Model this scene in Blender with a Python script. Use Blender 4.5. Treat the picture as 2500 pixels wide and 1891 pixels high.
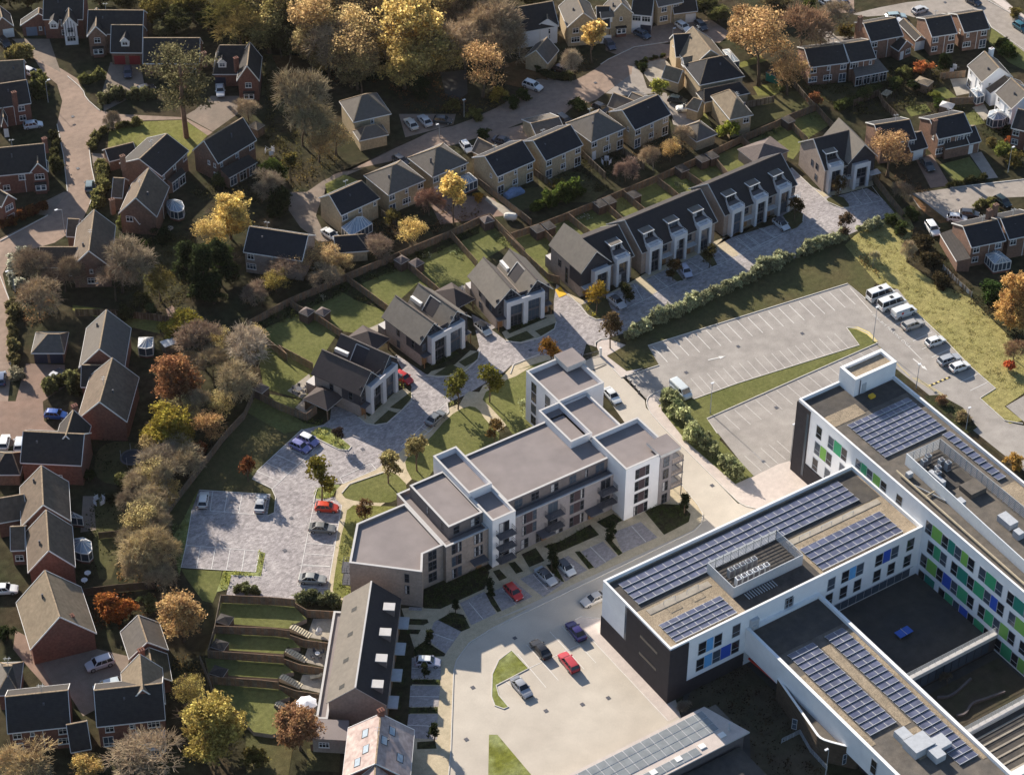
import bpy, math, random
from math import sin, cos, pi, radians, hypot, atan2
from mathutils import Matrix, Vector
random.seed(7)
for o in list(bpy.data.objects): bpy.data.objects.remove(o)
scene = bpy.context.scene
C = scene.collection

# ---------------------------------------------------------------- camera
# World axes: X runs along the long facades of the school and the flats, Y away from their fronts.
CAM_H, CAM_PITCH, CAM_ROLL, CAM_F = 280.0, radians(39.626), radians(-0.5045), 5937.47   # focal length in 2500ths of the picture width
SITE = radians(33.7)
def _cam_axes():
    th, ro = CAM_PITCH, CAM_ROLL
    r = Vector((1, 0, 0)); f = Vector((0, cos(th), -sin(th))); d = Vector((0, -sin(th), -cos(th)))
    R = Matrix.Rotation(-SITE, 3, 'Z')
    return R @ (cos(ro)*r + sin(ro)*d), R @ (-sin(ro)*r + cos(ro)*d), R @ f
AX_R, AX_D, AX_F = _cam_axes()
CAM_O = Matrix.Rotation(-SITE, 3, 'Z') @ Vector((0, -CAM_H/math.tan(CAM_PITCH), CAM_H))
cam = bpy.data.cameras.new('camera'); camo = bpy.data.objects.new('camera', cam); C.objects.link(camo)
cam.sensor_fit = 'HORIZONTAL'; cam.sensor_width = 36; cam.lens = 36*CAM_F/2500
cam.clip_start = 5; cam.clip_end = 6000
camo.matrix_world = Matrix(((AX_R.x, -AX_D.x, -AX_F.x, CAM_O.x), (AX_R.y, -AX_D.y, -AX_F.y, CAM_O.y), (AX_R.z, -AX_D.z, -AX_F.z, CAM_O.z), (0, 0, 0, 1)))
scene.camera = camo
scene.render.resolution_x, scene.render.resolution_y = 1024, 774

# ---------------------------------------------------------------- sky, sun, exposure
SUN_EL, SUN_AZ = radians(24.5), radians(90.0)          # the sun stands over +Y
w = bpy.data.worlds.new('World'); scene.world = w; w.use_nodes = True
nt = w.node_tree; bg = nt.nodes['Background']; sk = nt.nodes.new('ShaderNodeTexSky')
sk.sky_type = 'NISHITA'; sk.sun_disc = False; sk.sun_elevation = SUN_EL; sk.sun_rotation = radians(90) - SUN_AZ
sk.dust_density = 0.8; sk.ozone_density = 2.2
nt.links.new(sk.outputs[0], bg.inputs[0]); bg.inputs[1].default_value = 0.082
sun = bpy.data.lights.new('sun', 'SUN'); sun.energy = 5.0; sun.angle = radians(0.55); sun.color = (1.0, 0.90, 0.76)
suno = bpy.data.objects.new('sun', sun); C.objects.link(suno)
suno.rotation_euler = (Vector((cos(SUN_AZ)*cos(SUN_EL), sin(SUN_AZ)*cos(SUN_EL), sin(SUN_EL)))).to_track_quat('Z', 'Y').to_euler()
suno.location = (0, 200, 150)
vs = scene.view_settings
vs.view_transform = 'Standard'; vs.look = 'None'; vs.gamma = 1.0; vs.use_curve_mapping = False; vs.exposure = 0.93

# ---------------------------------------------------------------- survey: a point read off the picture, at a height, to a place on the site
TILE = {k: ((i % 4)*600, (0, 450, 900, 1361)[i//4]) for i, k in enumerate('ABCDEFGHIJKLMNOQ')}
TS = 700/2210
def P(k, x, y, z=0.0):
    px, py = TILE[k][0] + x*TS, TILE[k][1] + y*TS
    d = AX_R*((px-1250)/CAM_F) + AX_D*((py-945.5)/CAM_F) + AX_F
    t = (z - CAM_O.z)/d.z
    return Vector((CAM_O.x + d.x*t, CAM_O.y + d.y*t))
def PS(s, z=0.0):
    out = []; k = 'A'
    for tok in s.split():
        if tok[0].isalpha(): k = tok[0]; tok = tok[1:]
        x, y = tok.split(','); out.append(P(k, float(x), float(y), z))
    return out
def chaikin(p, n=2, closed=True):
    for _ in range(n):
        q = []
        m = len(p)
        for i in range(m if closed else m-1):
            a, b = p[i], p[(i+1) % m]
            q += [a*0.75 + b*0.25, a*0.25 + b*0.75]
        if not closed: q = [p[0]] + q + [p[-1]]
        p = q
    return p

# ---------------------------------------------------------------- materials
MATS = {}
def _n(nt, t, **kw):
    n = nt.nodes.new(t)
    for k, v in kw.items(): setattr(n, k, v)
    return n
def mat(name, col, rough=0.85, var=0.15, scale=1.2, col2=None, scale2=0.15, spec=0.2, metal=0.0, bands=0.0, blocks=0.0, bpitch=0.15, bump=0.0, speck=0.0, objcol=False, bmix=0.35):
    """procedural surface: large patches (scale2) towards col2, fine grain (scale), optional tile courses (bands in z)"""
    if name in MATS: return MATS[name]
    m = bpy.data.materials.new(name); m.use_nodes = True; nt = m.node_tree; L = nt.links
    b = nt.nodes['Principled BSDF']; b.inputs['Roughness'].default_value = rough; b.inputs['Metallic'].default_value = metal
    b.inputs['Specular IOR Level'].default_value = spec
    tc = _n(nt, 'ShaderNodeTexCoord')
    geo = _n(nt, 'ShaderNodeNewGeometry')
    def noise(s, det=3):
        n = _n(nt, 'ShaderNodeTexNoise'); n.inputs['Scale'].default_value = s; n.inputs['Detail'].default_value = det
        L.new(geo.outputs['Position'], n.inputs['Vector']); return n
    def mixc(f, a, bb, blend='MIX'):
        x = _n(nt, 'ShaderNodeMix', data_type='RGBA', blend_type=blend)
        for sock, v in ((x.inputs[0], f), (x.inputs[6], a), (x.inputs[7], bb)):
            if hasattr(v, 'is_linked'): L.new(v, sock)
            else: sock.default_value = v if not isinstance(v, tuple) else (*v, 1)[:4]
        return x.outputs[2]
    def ramp(inp, lo, hi, a=0.35, bb=0.65):
        r = _n(nt, 'ShaderNodeMapRange'); r.inputs[1].default_value = a; r.inputs[2].default_value = bb
        r.inputs[3].default_value = lo; r.inputs[4].default_value = hi; L.new(inp, r.inputs[0]); return r.outputs[0]
    if objcol:
        oi = _n(nt, 'ShaderNodeObjectInfo'); base = oi.outputs['Color']
        base = mixc(1.0, base, tuple(col), 'MULTIPLY')
    else: base = tuple(col)
    if col2: base = mixc(ramp(noise(scale2, 4).outputs[0], 0, 1), base, tuple(col2))
    if var:
        g = noise(scale, 4).outputs[0]
        f = ramp(g, 1-var, 1+var, 0.3, 0.7)
        cm = _n(nt, 'ShaderNodeCombineColor')
        for i in range(3): L.new(f, cm.inputs[i])
        base = mixc(1.0, base, cm.outputs[0], 'MULTIPLY')
    if speck:
        g = noise(9.0, 2).outputs[0]; f = ramp(g, 1-speck, 1+speck, 0.35, 0.65)
        cm = _n(nt, 'ShaderNodeCombineColor')
        for i in range(3): L.new(f, cm.inputs[i])
        base = mixc(1.0, base, cm.outputs[0], 'MULTIPLY')
    if bands:
        sx = _n(nt, 'ShaderNodeSeparateXYZ'); L.new(geo.outputs['Position'], sx.inputs[0])
        d = _n(nt, 'ShaderNodeMath', operation='FRACT'); dv = _n(nt, 'ShaderNodeMath', operation='DIVIDE'); dv.inputs[1].default_value = bpitch
        L.new(sx.outputs[2], dv.inputs[0]); L.new(dv.outputs[0], d.inputs[0])
        base = mixc(ramp(d.outputs[0], 0, bands, 0.0, 0.45), base, (0.5*col[0], 0.5*col[1], 0.5*col[2]))
    if blocks:                                                        # laid blocks, each a little lighter or darker
        bk = _n(nt, 'ShaderNodeTexBrick'); bk.inputs['Scale'].default_value = 1.0; bk.inputs['Brick Width'].default_value = .55; bk.inputs['Row Height'].default_value = .28; bk.inputs['Mortar Size'].default_value = .018
        bk.inputs['Color1'].default_value = (1-blocks,)*3+(1,); bk.inputs['Color2'].default_value = (1+blocks*.8,)*3+(1,); bk.inputs['Mortar'].default_value = (.8,.8,.8,1)
        L.new(geo.outputs['Position'], bk.inputs['Vector']); base = mixc(1.0, base, bk.outputs['Color'], 'MULTIPLY')
    if bump:
        bp = _n(nt, 'ShaderNodeBump'); bp.inputs['Strength'].default_value = bump; bp.inputs['Distance'].default_value = 0.2
        L.new(noise(4.0, 4).outputs[0], bp.inputs['Height']); L.new(bp.outputs[0], b.inputs['Normal'])
    if hasattr(base, 'is_linked'): L.new(base, b.inputs['Base Color'])
    else: b.inputs['Base Color'].default_value = (*base, 1)
    MATS[name] = m
    return m
M = MATS
mat('brick_red', (.205,.090,.066), .9, .22, 2.5, (.165,.080,.062), .4)
mat('brick_brown', (.235,.135,.095), .9, .22, 2.5, (.185,.115,.088), .4)
mat('brick_buff', (.47,.365,.235), .9, .18, 2.5, (.40,.315,.205), .4)
mat('brick_tan', (.33,.265,.225), .9, .14, 2.5, (.29,.235,.205), .5)
mat('brick_grey', (.27,.245,.25), .9, .10, 2.5, (.245,.225,.23), .5)
mat('render_white', (.86,.86,.87), .8, .03, .8, (.80,.80,.82), .3)
mat('bay_white', (.60,.59,.61), .8, .04, .8, (.55,.545,.565), .3)
mat('flats_white', (.72,.715,.735), .8, .03, .8, (.67,.665,.69), .3)
mat('render_pale', (.66,.62,.58), .85, .06, .8)
mat('render_pink', (.82,.72,.70), .8, .06, .8)
mat('cladding_dark', (.045,.042,.05), .75, .15, 2.0)
mat('cladding_grey', (.15,.13,.13), .75, .12, 2.0)
mat('school_dark', (.040,.036,.042), .7, .12, 1.0)
mat('roof_slate', (.046,.041,.041), .8, .22, 1.5, (.055,.047,.043), .35, bands=.45)
mat('roof_blue', (.028,.029,.036), .8, .2, 1.5, (.038,.037,.042), .35, bands=.4)
mat('roof_brown', (.165,.125,.095), .85, .22, 1.5, (.135,.102,.077), .35, bands=.4)
mat('roof_tan', (.26,.205,.145), .85, .2, 1.5, (.215,.17,.12), .35, bands=.4)
mat('roof_grey', (.155,.136,.118), .85, .15, 1.5, (.14,.125,.115), .35, bands=.4)
mat('roof_pantile', (.10,.085,.05), .85, .3, 1.5, (.055,.05,.035), .8, bands=.6, bpitch=.22)
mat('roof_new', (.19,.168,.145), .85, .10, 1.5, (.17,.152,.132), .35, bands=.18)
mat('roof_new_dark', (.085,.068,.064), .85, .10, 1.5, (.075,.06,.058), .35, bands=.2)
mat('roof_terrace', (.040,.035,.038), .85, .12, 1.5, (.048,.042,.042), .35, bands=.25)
mat('roof_red', (.43,.33,.305), .85, .22, 1.2, (.56,.45,.41), .3, bands=.3)
mat('ridge', (.30,.225,.15), .85, .3, 3.0)
mat('ridge_dark', (.10,.085,.08), .85, .2, 3.0)
mat('white_paint', (.75,.74,.72), .5, .04, 2.0)
mat('metal_rail', (.10,.10,.115), .5, .05)
mat('metal_pale', (.45,.47,.50), .45, .08, 2.0)
mat('metal_white', (.72,.74,.76), .45, .05, 2.0)
mat('galv', (.40,.42,.44), .5, .12, 3.0, spec=.5)
mat('glass_dark', (.018,.021,.028), .12, .0, spec=.6)
mat('glass_blue', (.06,.08,.11), .15, .0, spec=.6)
mat('glass_roof', (.30,.36,.42), .15, .12, 2.0, spec=.7)
mat('curtain', (.42,.41,.42), .8, .2, 3.0)
mat('door_wood', (.25,.13,.06), .6, .1)
mat('door_blue', (.16,.19,.26), .5, .05)
mat('door_navy', (.03,.033,.06), .5, .05)
mat('door_red', (.30,.03,.035), .5, .05)
mat('panel_purple', (.055,.038,.046), .6, .08)
mat('lime', (.20,.42,.09), .5, .04); mat('green', (.05,.33,.16), .5, .04); mat('teal', (.02,.21,.16), .5, .04)
mat('blue', (.03,.09,.46), .5, .04); mat('sky_blue', (.12,.36,.68), .5, .04); mat('orange_p', (.75,.22,.03), .5, .04); mat('red_p', (.62,.05,.03), .5, .04); mat('yellow_p', (.75,.45,.04), .5, .04)
mat('flat_roof', (.225,.195,.190), .9, .06, .5, (.265,.230,.222), .18, speck=.03)
mat('felt_roof', (.15,.13,.11), .9, .16, 1.0, (.105,.095,.085), .35, speck=.12)
mat('felt_dark', (.065,.06,.058), .9, .16, 1.0, (.09,.08,.07), .35, speck=.12)
mat('gravel_roof', (.33,.265,.19), .95, .16, 1.5, (.26,.21,.15), .4, speck=.35, bump=.3)
mat('coping', (.50,.485,.475), .8, .05, 1.5)
mat('coping_white', (.80,.80,.80), .7, .04, 1.5)
mat('solar_cell', (.058,.066,.118), .3, .3, .6, (.085,.092,.14), .5, spec=.7)
mat('solar_pale', (.22,.235,.24), .25, .15, .8, spec=.7)
mat('alu', (.55,.56,.58), .4, .05, spec=.5)
mat('fence_wood', (.25,.165,.105), .9, .24, 1.6, (.19,.13,.09), .5)
mat('fence_grey', (.21,.17,.13), .9, .24, 1.6, (.16,.13,.10), .5)
mat('fence_dark', (.10,.072,.05), .9, .24, 1.6)
mat('sleeper', (.58,.50,.36), .9, .18, 1.6)
mat('shed_wood', (.10,.070,.060), .85, .2, 2.0)
mat('shed_roof', (.155,.125,.115), .85, .15, 2.0, bands=.2)
# ground
mat('soil', (.038,.040,.020), 1, .4, .7, (.055,.042,.026), .12, speck=.35, spec=.05)
mat('leaf_litter', (.20,.105,.05), 1, .35, .8, (.10,.065,.03), .2, speck=.4, spec=.05)
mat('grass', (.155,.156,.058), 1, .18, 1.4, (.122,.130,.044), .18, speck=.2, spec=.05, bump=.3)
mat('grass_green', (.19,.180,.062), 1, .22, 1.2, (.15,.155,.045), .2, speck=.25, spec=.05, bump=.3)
mat('grass_shaded', (.082,.082,.036), 1, .2, 1.0, (.095,.082,.040), .15, speck=.2, spec=.05, bump=.3)  # same grass with shade put into its colour
mat('grass_rough', (.26,.235,.09), 1, .2, .9, (.30,.26,.105), .2, speck=.35, spec=.05, bump=.5)
mat('grass_island', (.16,.17,.035), 1, .3, .9, (.24,.26,.11), .25, speck=.3, spec=.05, bump=.4)
mat('bed', (.050,.058,.022), 1, .4, 1.5, (.035,.03,.02), .6, speck=.45, spec=.05, bump=.6)
mat('block_paving', (.33,.30,.30), .9, .22, 1.1, (.40,.365,.358), .16, speck=.18, spec=.15, bump=.15, blocks=.22)
mat('bay_paving', (.33,.30,.30), .9, .10, 1.7, (.36,.33,.325), .2, speck=.12, spec=.15, blocks=.15)
mat('forecourt', (.535,.482,.41), .92, .06, .35, (.48,.428,.363), .09, speck=.05, spec=.1)
mat('carpark', (.305,.278,.255), .92, .13, .45, (.36,.33,.302), .10, speck=.10, spec=.1)
mat('footway', (.52,.45,.41), .92, .08, .9, (.56,.49,.44), .2, speck=.07, spec=.1)
mat('path_buff', (.46,.39,.27), .95, .10, 1.0, (.50,.42,.30), .25, speck=.12, spec=.1)
mat('road_brown', (.32,.235,.185), .92, .14, .8, (.26,.195,.155), .12, speck=.10, spec=.1)
mat('road_grey', (.34,.30,.265), .92, .12, .8, (.29,.255,.225), .12, speck=.10, spec=.1)
mat('drive', (.26,.205,.165), .92, .14, .8, (.20,.165,.135), .2, speck=.12, spec=.1)
mat('drive_red', (.265,.18,.14), .92, .14, .8, (.21,.15,.12), .2, speck=.12, spec=.1)
mat('patio', (.38,.34,.28), .92, .14, .8, (.30,.27,.23), .3, speck=.12, spec=.1)
mat('court', (.065,.062,.062), .92, .14, .6, (.085,.078,.07), .2, speck=.08, spec=.1)
mat('court_brown', (.085,.068,.05), .92, .2, .6, (.07,.065,.04), .2, speck=.12, spec=.1)
mat('kerb', (.56,.53,.49), .9, .10, 2.0)
mat('paint_line', (.70,.68,.65), .8, .12, 3.0)
mat('paint_dirty', (.56,.53,.50), .8, .15, 3.0)
mat('paint_yellow', (.62,.50,.20), .8, .15, 3.0)
mat('bark', (.12,.085,.06), .95, .3, 2.0); mat('bark_pale', (.36,.31,.26), .95, .25, 2.0); mat('bark_pine', (.19,.115,.08), .95, .25, 2.0)
mat('tyre', (.018,.018,.02), .9, .0); mat('rim', (.40,.41,.43), .35, .0, metal=.6); mat('lamp_clear', (.65,.66,.68), .2, .0, spec=.7); mat('lamp_red', (.32,.02,.02), .3, .0)
mat('trim_black', (.02,.02,.022), .6, .0); mat('plastic_white', (.78,.78,.77), .4, .02); mat('cover_blue', (.22,.30,.46), .6, .2, 2.0); mat('cloth_white', (.74,.74,.78), .8, .08, 2.0)
mat('trampoline', (.03,.035,.05), .6, .1); mat('table_blue', (.06,.15,.55), .4, .0)
mat('tank', (.62,.59,.52), .7, .1, 1.0)
def paint_mat():
    m = bpy.data.materials.new('car_paint'); m.use_nodes = True; nt = m.node_tree; b = nt.nodes['Principled BSDF']
    oi = _n(nt, 'ShaderNodeObjectInfo'); nt.links.new(oi.outputs['Color'], b.inputs['Base Color'])
    b.inputs['Roughness'].default_value = .32; b.inputs['Coat Weight'].default_value = .5; b.inputs['Coat Roughness'].default_value = .08; b.inputs['Metallic'].default_value = .1
    MATS['car_paint'] = m
paint_mat()
def leaf_mat(name, transl=.35, vary=.5, patch=.35):
    m = bpy.data.materials.new(name); m.use_nodes = True; nt = m.node_tree; L = nt.links
    for n in list(nt.nodes): nt.nodes.remove(n)
    out = _n(nt, 'ShaderNodeOutputMaterial'); oi = _n(nt, 'ShaderNodeObjectInfo'); geo = _n(nt, 'ShaderNodeNewGeometry')
    nz = _n(nt, 'ShaderNodeTexNoise'); nz.inputs['Scale'].default_value = .9; L.new(geo.outputs['Position'], nz.inputs['Vector'])
    hsv = _n(nt, 'ShaderNodeHueSaturation'); L.new(oi.outputs['Color'], hsv.inputs['Color'])
    r1 = _n(nt, 'ShaderNodeMapRange'); r1.inputs[3].default_value = 1-vary; r1.inputs[4].default_value = 1+vary; L.new(geo.outputs['Random Per Island'], r1.inputs[0])
    r2 = _n(nt, 'ShaderNodeMapRange'); r2.inputs[1].default_value = .3; r2.inputs[2].default_value = .7; r2.inputs[3].default_value = 1-patch; r2.inputs[4].default_value = 1+patch; L.new(nz.outputs[0], r2.inputs[0])
    mu = _n(nt, 'ShaderNodeMath', operation='MULTIPLY'); L.new(r1.outputs[0], mu.inputs[0]); L.new(r2.outputs[0], mu.inputs[1]); L.new(mu.outputs[0], hsv.inputs['Value'])
    r3 = _n(nt, 'ShaderNodeMapRange'); r3.inputs[1].default_value = .3; r3.inputs[2].default_value = .7; r3.inputs[3].default_value = .485; r3.inputs[4].default_value = .515; L.new(nz.outputs[0], r3.inputs[0]); L.new(r3.outputs[0], hsv.inputs['Hue'])
    d = _n(nt, 'ShaderNodeBsdfDiffuse'); t = _n(nt, 'ShaderNodeBsdfTranslucent'); mx = _n(nt, 'ShaderNodeMixShader'); mx.inputs[0].default_value = transl
    L.new(hsv.outputs[0], d.inputs[0]); L.new(hsv.outputs[0], t.inputs[0]); L.new(d.outputs[0], mx.inputs[1]); L.new(t.outputs[0], mx.inputs[2]); L.new(mx.outputs[0], out.inputs[0])
    MATS[name] = m
leaf_mat('leaf', .58, .5, .3); leaf_mat('twig', .35, .35, .3)

# ---------------------------------------------------------------- mesh and object helpers
class MB:
    def __init__(s): s.v = []; s.f = []; s.m = []; s.mats = []
    def mi(s, name):
        if name not in s.mats: s.mats.append(name)
        return s.mats.index(name)
    def face(s, pts, mat):
        b = len(s.v); s.v += [tuple(p) for p in pts]; s.f.append(tuple(range(b, b+len(pts)))); s.m.append(s.mi(mat))
    def box(s, x0, y0, z0, x1, y1, z1, mat, top=None):
        if x0 > x1: x0, x1 = x1, x0
        if y0 > y1: y0, y1 = y1, y0
        b = len(s.v); k = s.mi(mat); kt = s.mi(top) if top else k
        s.v += [(x0,y0,z0),(x1,y0,z0),(x1,y1,z0),(x0,y1,z0),(x0,y0,z1),(x1,y0,z1),(x1,y1,z1),(x0,y1,z1)]
        for f, mm in (((0,3,2,1),k),((4,5,6,7),kt),((0,1,5,4),k),((1,2,6,5),k),((2,3,7,6),k),((3,0,4,7),k)):
            s.f.append(tuple(b+i for i in f)); s.m.append(mm)
        return s
    def prism(s, poly, z0, z1, mat, top=None, bottom=True, cap=True):
        n = len(poly); a = sum(poly[i][0]*poly[(i+1)%n][1]-poly[(i+1)%n][0]*poly[i][1] for i in range(n))
        if a < 0: poly = list(reversed(poly))
        b = len(s.v); k = s.mi(mat)
        s.v += [(p[0], p[1], z0) for p in poly] + [(p[0], p[1], z1) for p in poly]
        for i in range(n):
            j = (i+1) % n; s.f.append((b+i, b+j, b+n+j, b+n+i)); s.m.append(k)
        if cap: s.f.append(tuple(b+n+i for i in range(n))); s.m.append(s.mi(top) if top else k)
        if bottom: s.f.append(tuple(b+n-1-i for i in range(n))); s.m.append(k)
        return s
    def bar(s, a, b, w, h, mat):
        """box beam from point a to point b (3d), w wide, h high, centred"""
        a, b = Vector(a), Vector(b); d = b-a
        if d.length < 1e-6: return s
        d.normalize(); up = Vector((0,0,1)) if abs(d.z) < .95 else Vector((1,0,0))
        x = d.cross(up).normalized(); y = x.cross(d)
        k = len(s.v); mm = s.mi(mat)
        for q in (a, b):
            for sx, sy in ((-1,-1),(1,-1),(1,1),(-1,1)): s.v.append(tuple(q + x*(sx*w/2) + y*(sy*h/2)))
        for f in ((0,1,5,4),(1,2,6,5),(2,3,7,6),(3,0,4,7),(3,2,1,0),(4,5,6,7)): s.f.append(tuple(k+i for i in f)); s.m.append(mm)
        return s
    def tube(s, a, b, r0, r1, mat, n=6, caps=True):
        a, b = Vector(a), Vector(b); d = (b-a)
        if d.length < 1e-6: return s
        d.normalize(); up = Vector((0,0,1)) if abs(d.z) < .95 else Vector((1,0,0))
        x = d.cross(up).normalized(); y = x.cross(d); k = len(s.v); mm = s.mi(mat)
        for q, r in ((a, r0), (b, r1)):
            for i in range(n): s.v.append(tuple(q + x*(cos(2*pi*i/n)*r) + y*(sin(2*pi*i/n)*r)))
        for i in range(n): j = (i+1) % n; s.f.append((k+i, k+n+i, k+n+j, k+j)); s.m.append(mm)
        if caps: s.f.append(tuple(k+i for i in range(n))); s.m.append(mm); s.f.append(tuple(k+n+n-1-i for i in range(n))); s.m.append(mm)
        return s
    def mesh(s, name):
        me = bpy.data.meshes.new(name); me.from_pydata(s.v, [], s.f)
        for n in s.mats: me.materials.append(MATS[n])
        me.polygons.foreach_set('material_index', s.m); me.update(); return me
    def build(s, name, parent=None, loc=(0,0,0), rz=0.0): return put(name, s.mesh(name), parent, loc, rz)
def put(name, me, parent=None, loc=(0,0,0), rz=0.0, scale=None, color=None):
    o = bpy.data.objects.new(name, me); C.objects.link(o)
    if parent: o.parent = parent
    o.location = loc; o.rotation_euler = (0, 0, rz)
    if scale: o.scale = scale
    if color: o.color = (*color, 1)
    return o
LABELS = {}
def tag(o, label, cat, group=None):
    o['label'] = label; o['category'] = cat
    if group: o['group'] = group
    return o
def thing(name, label, cat, loc=(0,0,0), rz=0.0, group=None):
    o = bpy.data.objects.new(name, None); C.objects.link(o); o.empty_display_size = .3
    o.location = (loc[0], loc[1], loc[2] if len(loc) > 2 else 0); o.rotation_euler = (0,0,rz)
    return tag(o, label, cat, group)
def struct(o): o['kind'] = 'structure'; return o
ZL = [0.0]
def decal(name, matn, pts, dz=.002):
    return sheet(name, matn, pts, .05+dz)
def sheet(name, matn, pts, z, smooth=0, stuff=False):
    p = PS(pts) if isinstance(pts, str) else [Vector(q) for q in pts]
    if smooth: p = chaikin(p, smooth)
    ZL[0] += .0002; z += ZL[0]                     # no two sheets share a plane
    mb = MB(); n = len(p)
    a = sum(p[i].x*p[(i+1)%n].y-p[(i+1)%n].x*p[i].y for i in range(n))
    if a < 0: p = p[::-1]
    mb.face([(q.x, q.y, z) for q in p], matn)
    return struct(mb.build(name))
def ribbon(pts, w, z, closed=False):
    """flat strip along a polyline -> list of quads"""
    out = []; n = len(pts)
    nr = []
    for i in range(n):
        a = pts[i-1] if (i > 0 or closed) else pts[i]; b = pts[(i+1) % n] if (i < n-1 or closed) else pts[i]
        d = (b-a); d = d.normalized() if d.length > 1e-9 else Vector((1,0)); nr.append(Vector((-d.y, d.x)))
    for i in range(n if closed else n-1):
        j = (i+1) % n
        out.append([pts[i]+nr[i]*w/2, pts[i]-nr[i]*w/2, pts[j]-nr[j]*w/2, pts[j]+nr[j]*w/2])
    return out
def kerb(pts, smooth=0, closed=False, w=.16, h=.10, z0=0.0, m='kerb', name='kerb'):
    p = PS(pts) if isinstance(pts, str) else pts
    if smooth: p = chaikin(p, smooth, closed)
    mb = MB()
    n = len(p); nr = []
    for i in range(n):
        a = p[i-1] if (i > 0 or closed) else p[i]; b = p[(i+1) % n] if (i < n-1 or closed) else p[i]
        d = (b-a).normalized(); nr.append(Vector((-d.y, d.x))*w/2)
    k = mb.mi(m)
    for i in range(n):
        l, r = p[i]+nr[i], p[i]-nr[i]
        mb.v += [(l.x,l.y,z0),(r.x,r.y,z0),(r.x,r.y,z0+h),(l.x,l.y,z0+h)]
    for i in range(n if closed else n-1):
        a, b = 4*i, 4*((i+1) % n)
        for e in ((1,2),(2,3),(3,0)): mb.f.append((a+e[0], b+e[0], b+e[1], a+e[1])); mb.m.append(k)
    return struct(mb.build(name))
def lines(name, segs, z, w=.10, m='paint_line'):
    """painted lines as one set of thin sheets"""
    mb = MB(); z += ZL[0]+.002
    for a, b in segs:
        for q in ribbon([a, b], w, z): mb.face([(p.x, p.y, z) for p in q], m)
    return struct(mb.build(name))
# ================================================================ GROUND
def big(name, m, h, z):
    mb = MB(); mb.face([(-h,-h,z),(h,-h,z),(h,h,z),(-h,h,z)], m); return struct(mb.build(name))
big('ground', 'soil', 900, 0.0)
# --- west close: brown block road
sheet('road', 'road_brown', 'A180,300 330,470 470,530 600,610 650,740 760,850 900,880 1420,905 1640,1020 1600,1045 1420,920 1080,930 830,1000 705,1090 690,1170 705,1290 735,1440 690,1580 640,1690 E560,360 420,450 250,500 60,620 20,690 70,900 80,1500 60,1680 I150,300 0,620 -300,900 -400,-200 E-250,520 A0,1840 380,1650 520,1480 490,1200 440,960 480,780 440,650 330,560 250,430 120,330', .008)
sheet('driveway', 'drive', 'A1420,895 1500,850 1630,740 1840,740 1830,880 1640,1015', .012)
sheet('driveway', 'drive', 'A790,700 850,480 1080,480 1110,640 1050,730 800,860', .012)
sheet('driveway', 'drive', 'A90,300 380,300 420,420 470,560 320,480', .012)
sheet('driveway', 'drive', 'A705,1180 830,1190 850,1240 720,1280', .012)
sheet('driveway', 'drive', 'A130,1660 490,1480 520,1480 400,1640 E380,240 150,220', .012)
sheet('driveway', 'drive_red', 'E200,1380 500,1390 500,1560 330,1673 I340,400 430,480 330,500 0,630 0,500 0,250 120,250', .012)
sheet('driveway', 'drive', 'M290,780 740,700 1000,760 940,1060 640,1220 500,1000 380,980', .012)
sheet('driveway', 'drive_red', 'M120,560 240,620 300,780 420,1000 360,1000 180,800 100,700', .012)
sheet('lawn', 'grass_green', 'A840,1010 1080,940 1420,925 1600,1045 1500,1150 1420,1240 1180,1180 830,1150', .016)
sheet('lawn', 'grass_shaded', 'A2060,470 2330,600 2200,900 2060,760', .008)
sheet('lawn', 'grass_shaded', 'I740,560 1130,560 1150,880 720,900', .008, 2)
sheet('lawn', 'grass_shaded', 'I720,960 960,960 900,1620 720,1620', .008, 1)
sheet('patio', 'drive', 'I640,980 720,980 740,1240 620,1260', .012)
sheet('lawn', 'grass_shaded', 'E860,480 1500,420 1350,700 860,800', .008, 2)
sheet('lawn', 'grass_green', 'E1050,650 1180,720 1200,820 1120,760', .012)
sheet('lawn', 'grass_green', 'E560,930 1240,1010 1230,1150 1010,1100 560,970', .010)
sheet('patio', 'drive_red', 'E1280,960 1330,930 1380,1010 1300,1050', .014)
# --- buff-house close
sheet('road', 'road_brown', 'C1360,325 1100,365 900,460 760,560 600,640 380,590 250,680 B2000,800 1650,960 1450,1000 1250,1100 850,1270 640,1400 560,1560 F500,300 470,300 450,100 B500,1500 620,1390 700,1330 1000,1270 1240,1215 1400,1160 1640,1110 1790,1060 1990,1000 C200,960 400,880 540,900 650,800 780,790 900,700 1090,570 1130,500 1320,480 1420,400', .008, 1)
sheet('driveway', 'drive', 'B470,1480 600,1390 780,1320 900,1300 760,1360 620,1430 590,1560 F600,60 540,240 590,350 700,440 560,440 420,330 330,200 340,60', .009)
sheet('driveway', 'road_brown', 'C870,240 930,200 1230,210 1430,150 1700,160 1850,260 1760,330 1480,310 1100,370 960,420 880,390', .012)
sheet('driveway', 'road_grey', 'C1090,500 1160,560 1200,680 1350,720 1400,960 1560,1010 1450,1000 1260,720 1050,740 880,720 1080,570', .012)
sheet('driveway', 'patio', 'C1150,490 1330,450 1500,640 1450,660 1240,660 1180,580', .016)
sheet('driveway', 'road_grey', 'C1330,760 1400,720 1570,820 1650,940 1440,1000', .018)
sheet('driveway', 'road_brown', 'B1180,880 1620,880 1600,960 1420,1010 1230,1060', .014)
sheet('driveway', 'road_brown', 'C-120,1050 250,960 530,900 600,960 400,1080 -60,1160', .012)
sheet('lawn', 'grass_green', 'B610,1420 760,1345 890,1400 860,1450 640,1540', .014)
sheet('lawn', 'grass_green', 'C1570,870 1640,850 1700,980 1560,930', .02)
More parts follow.
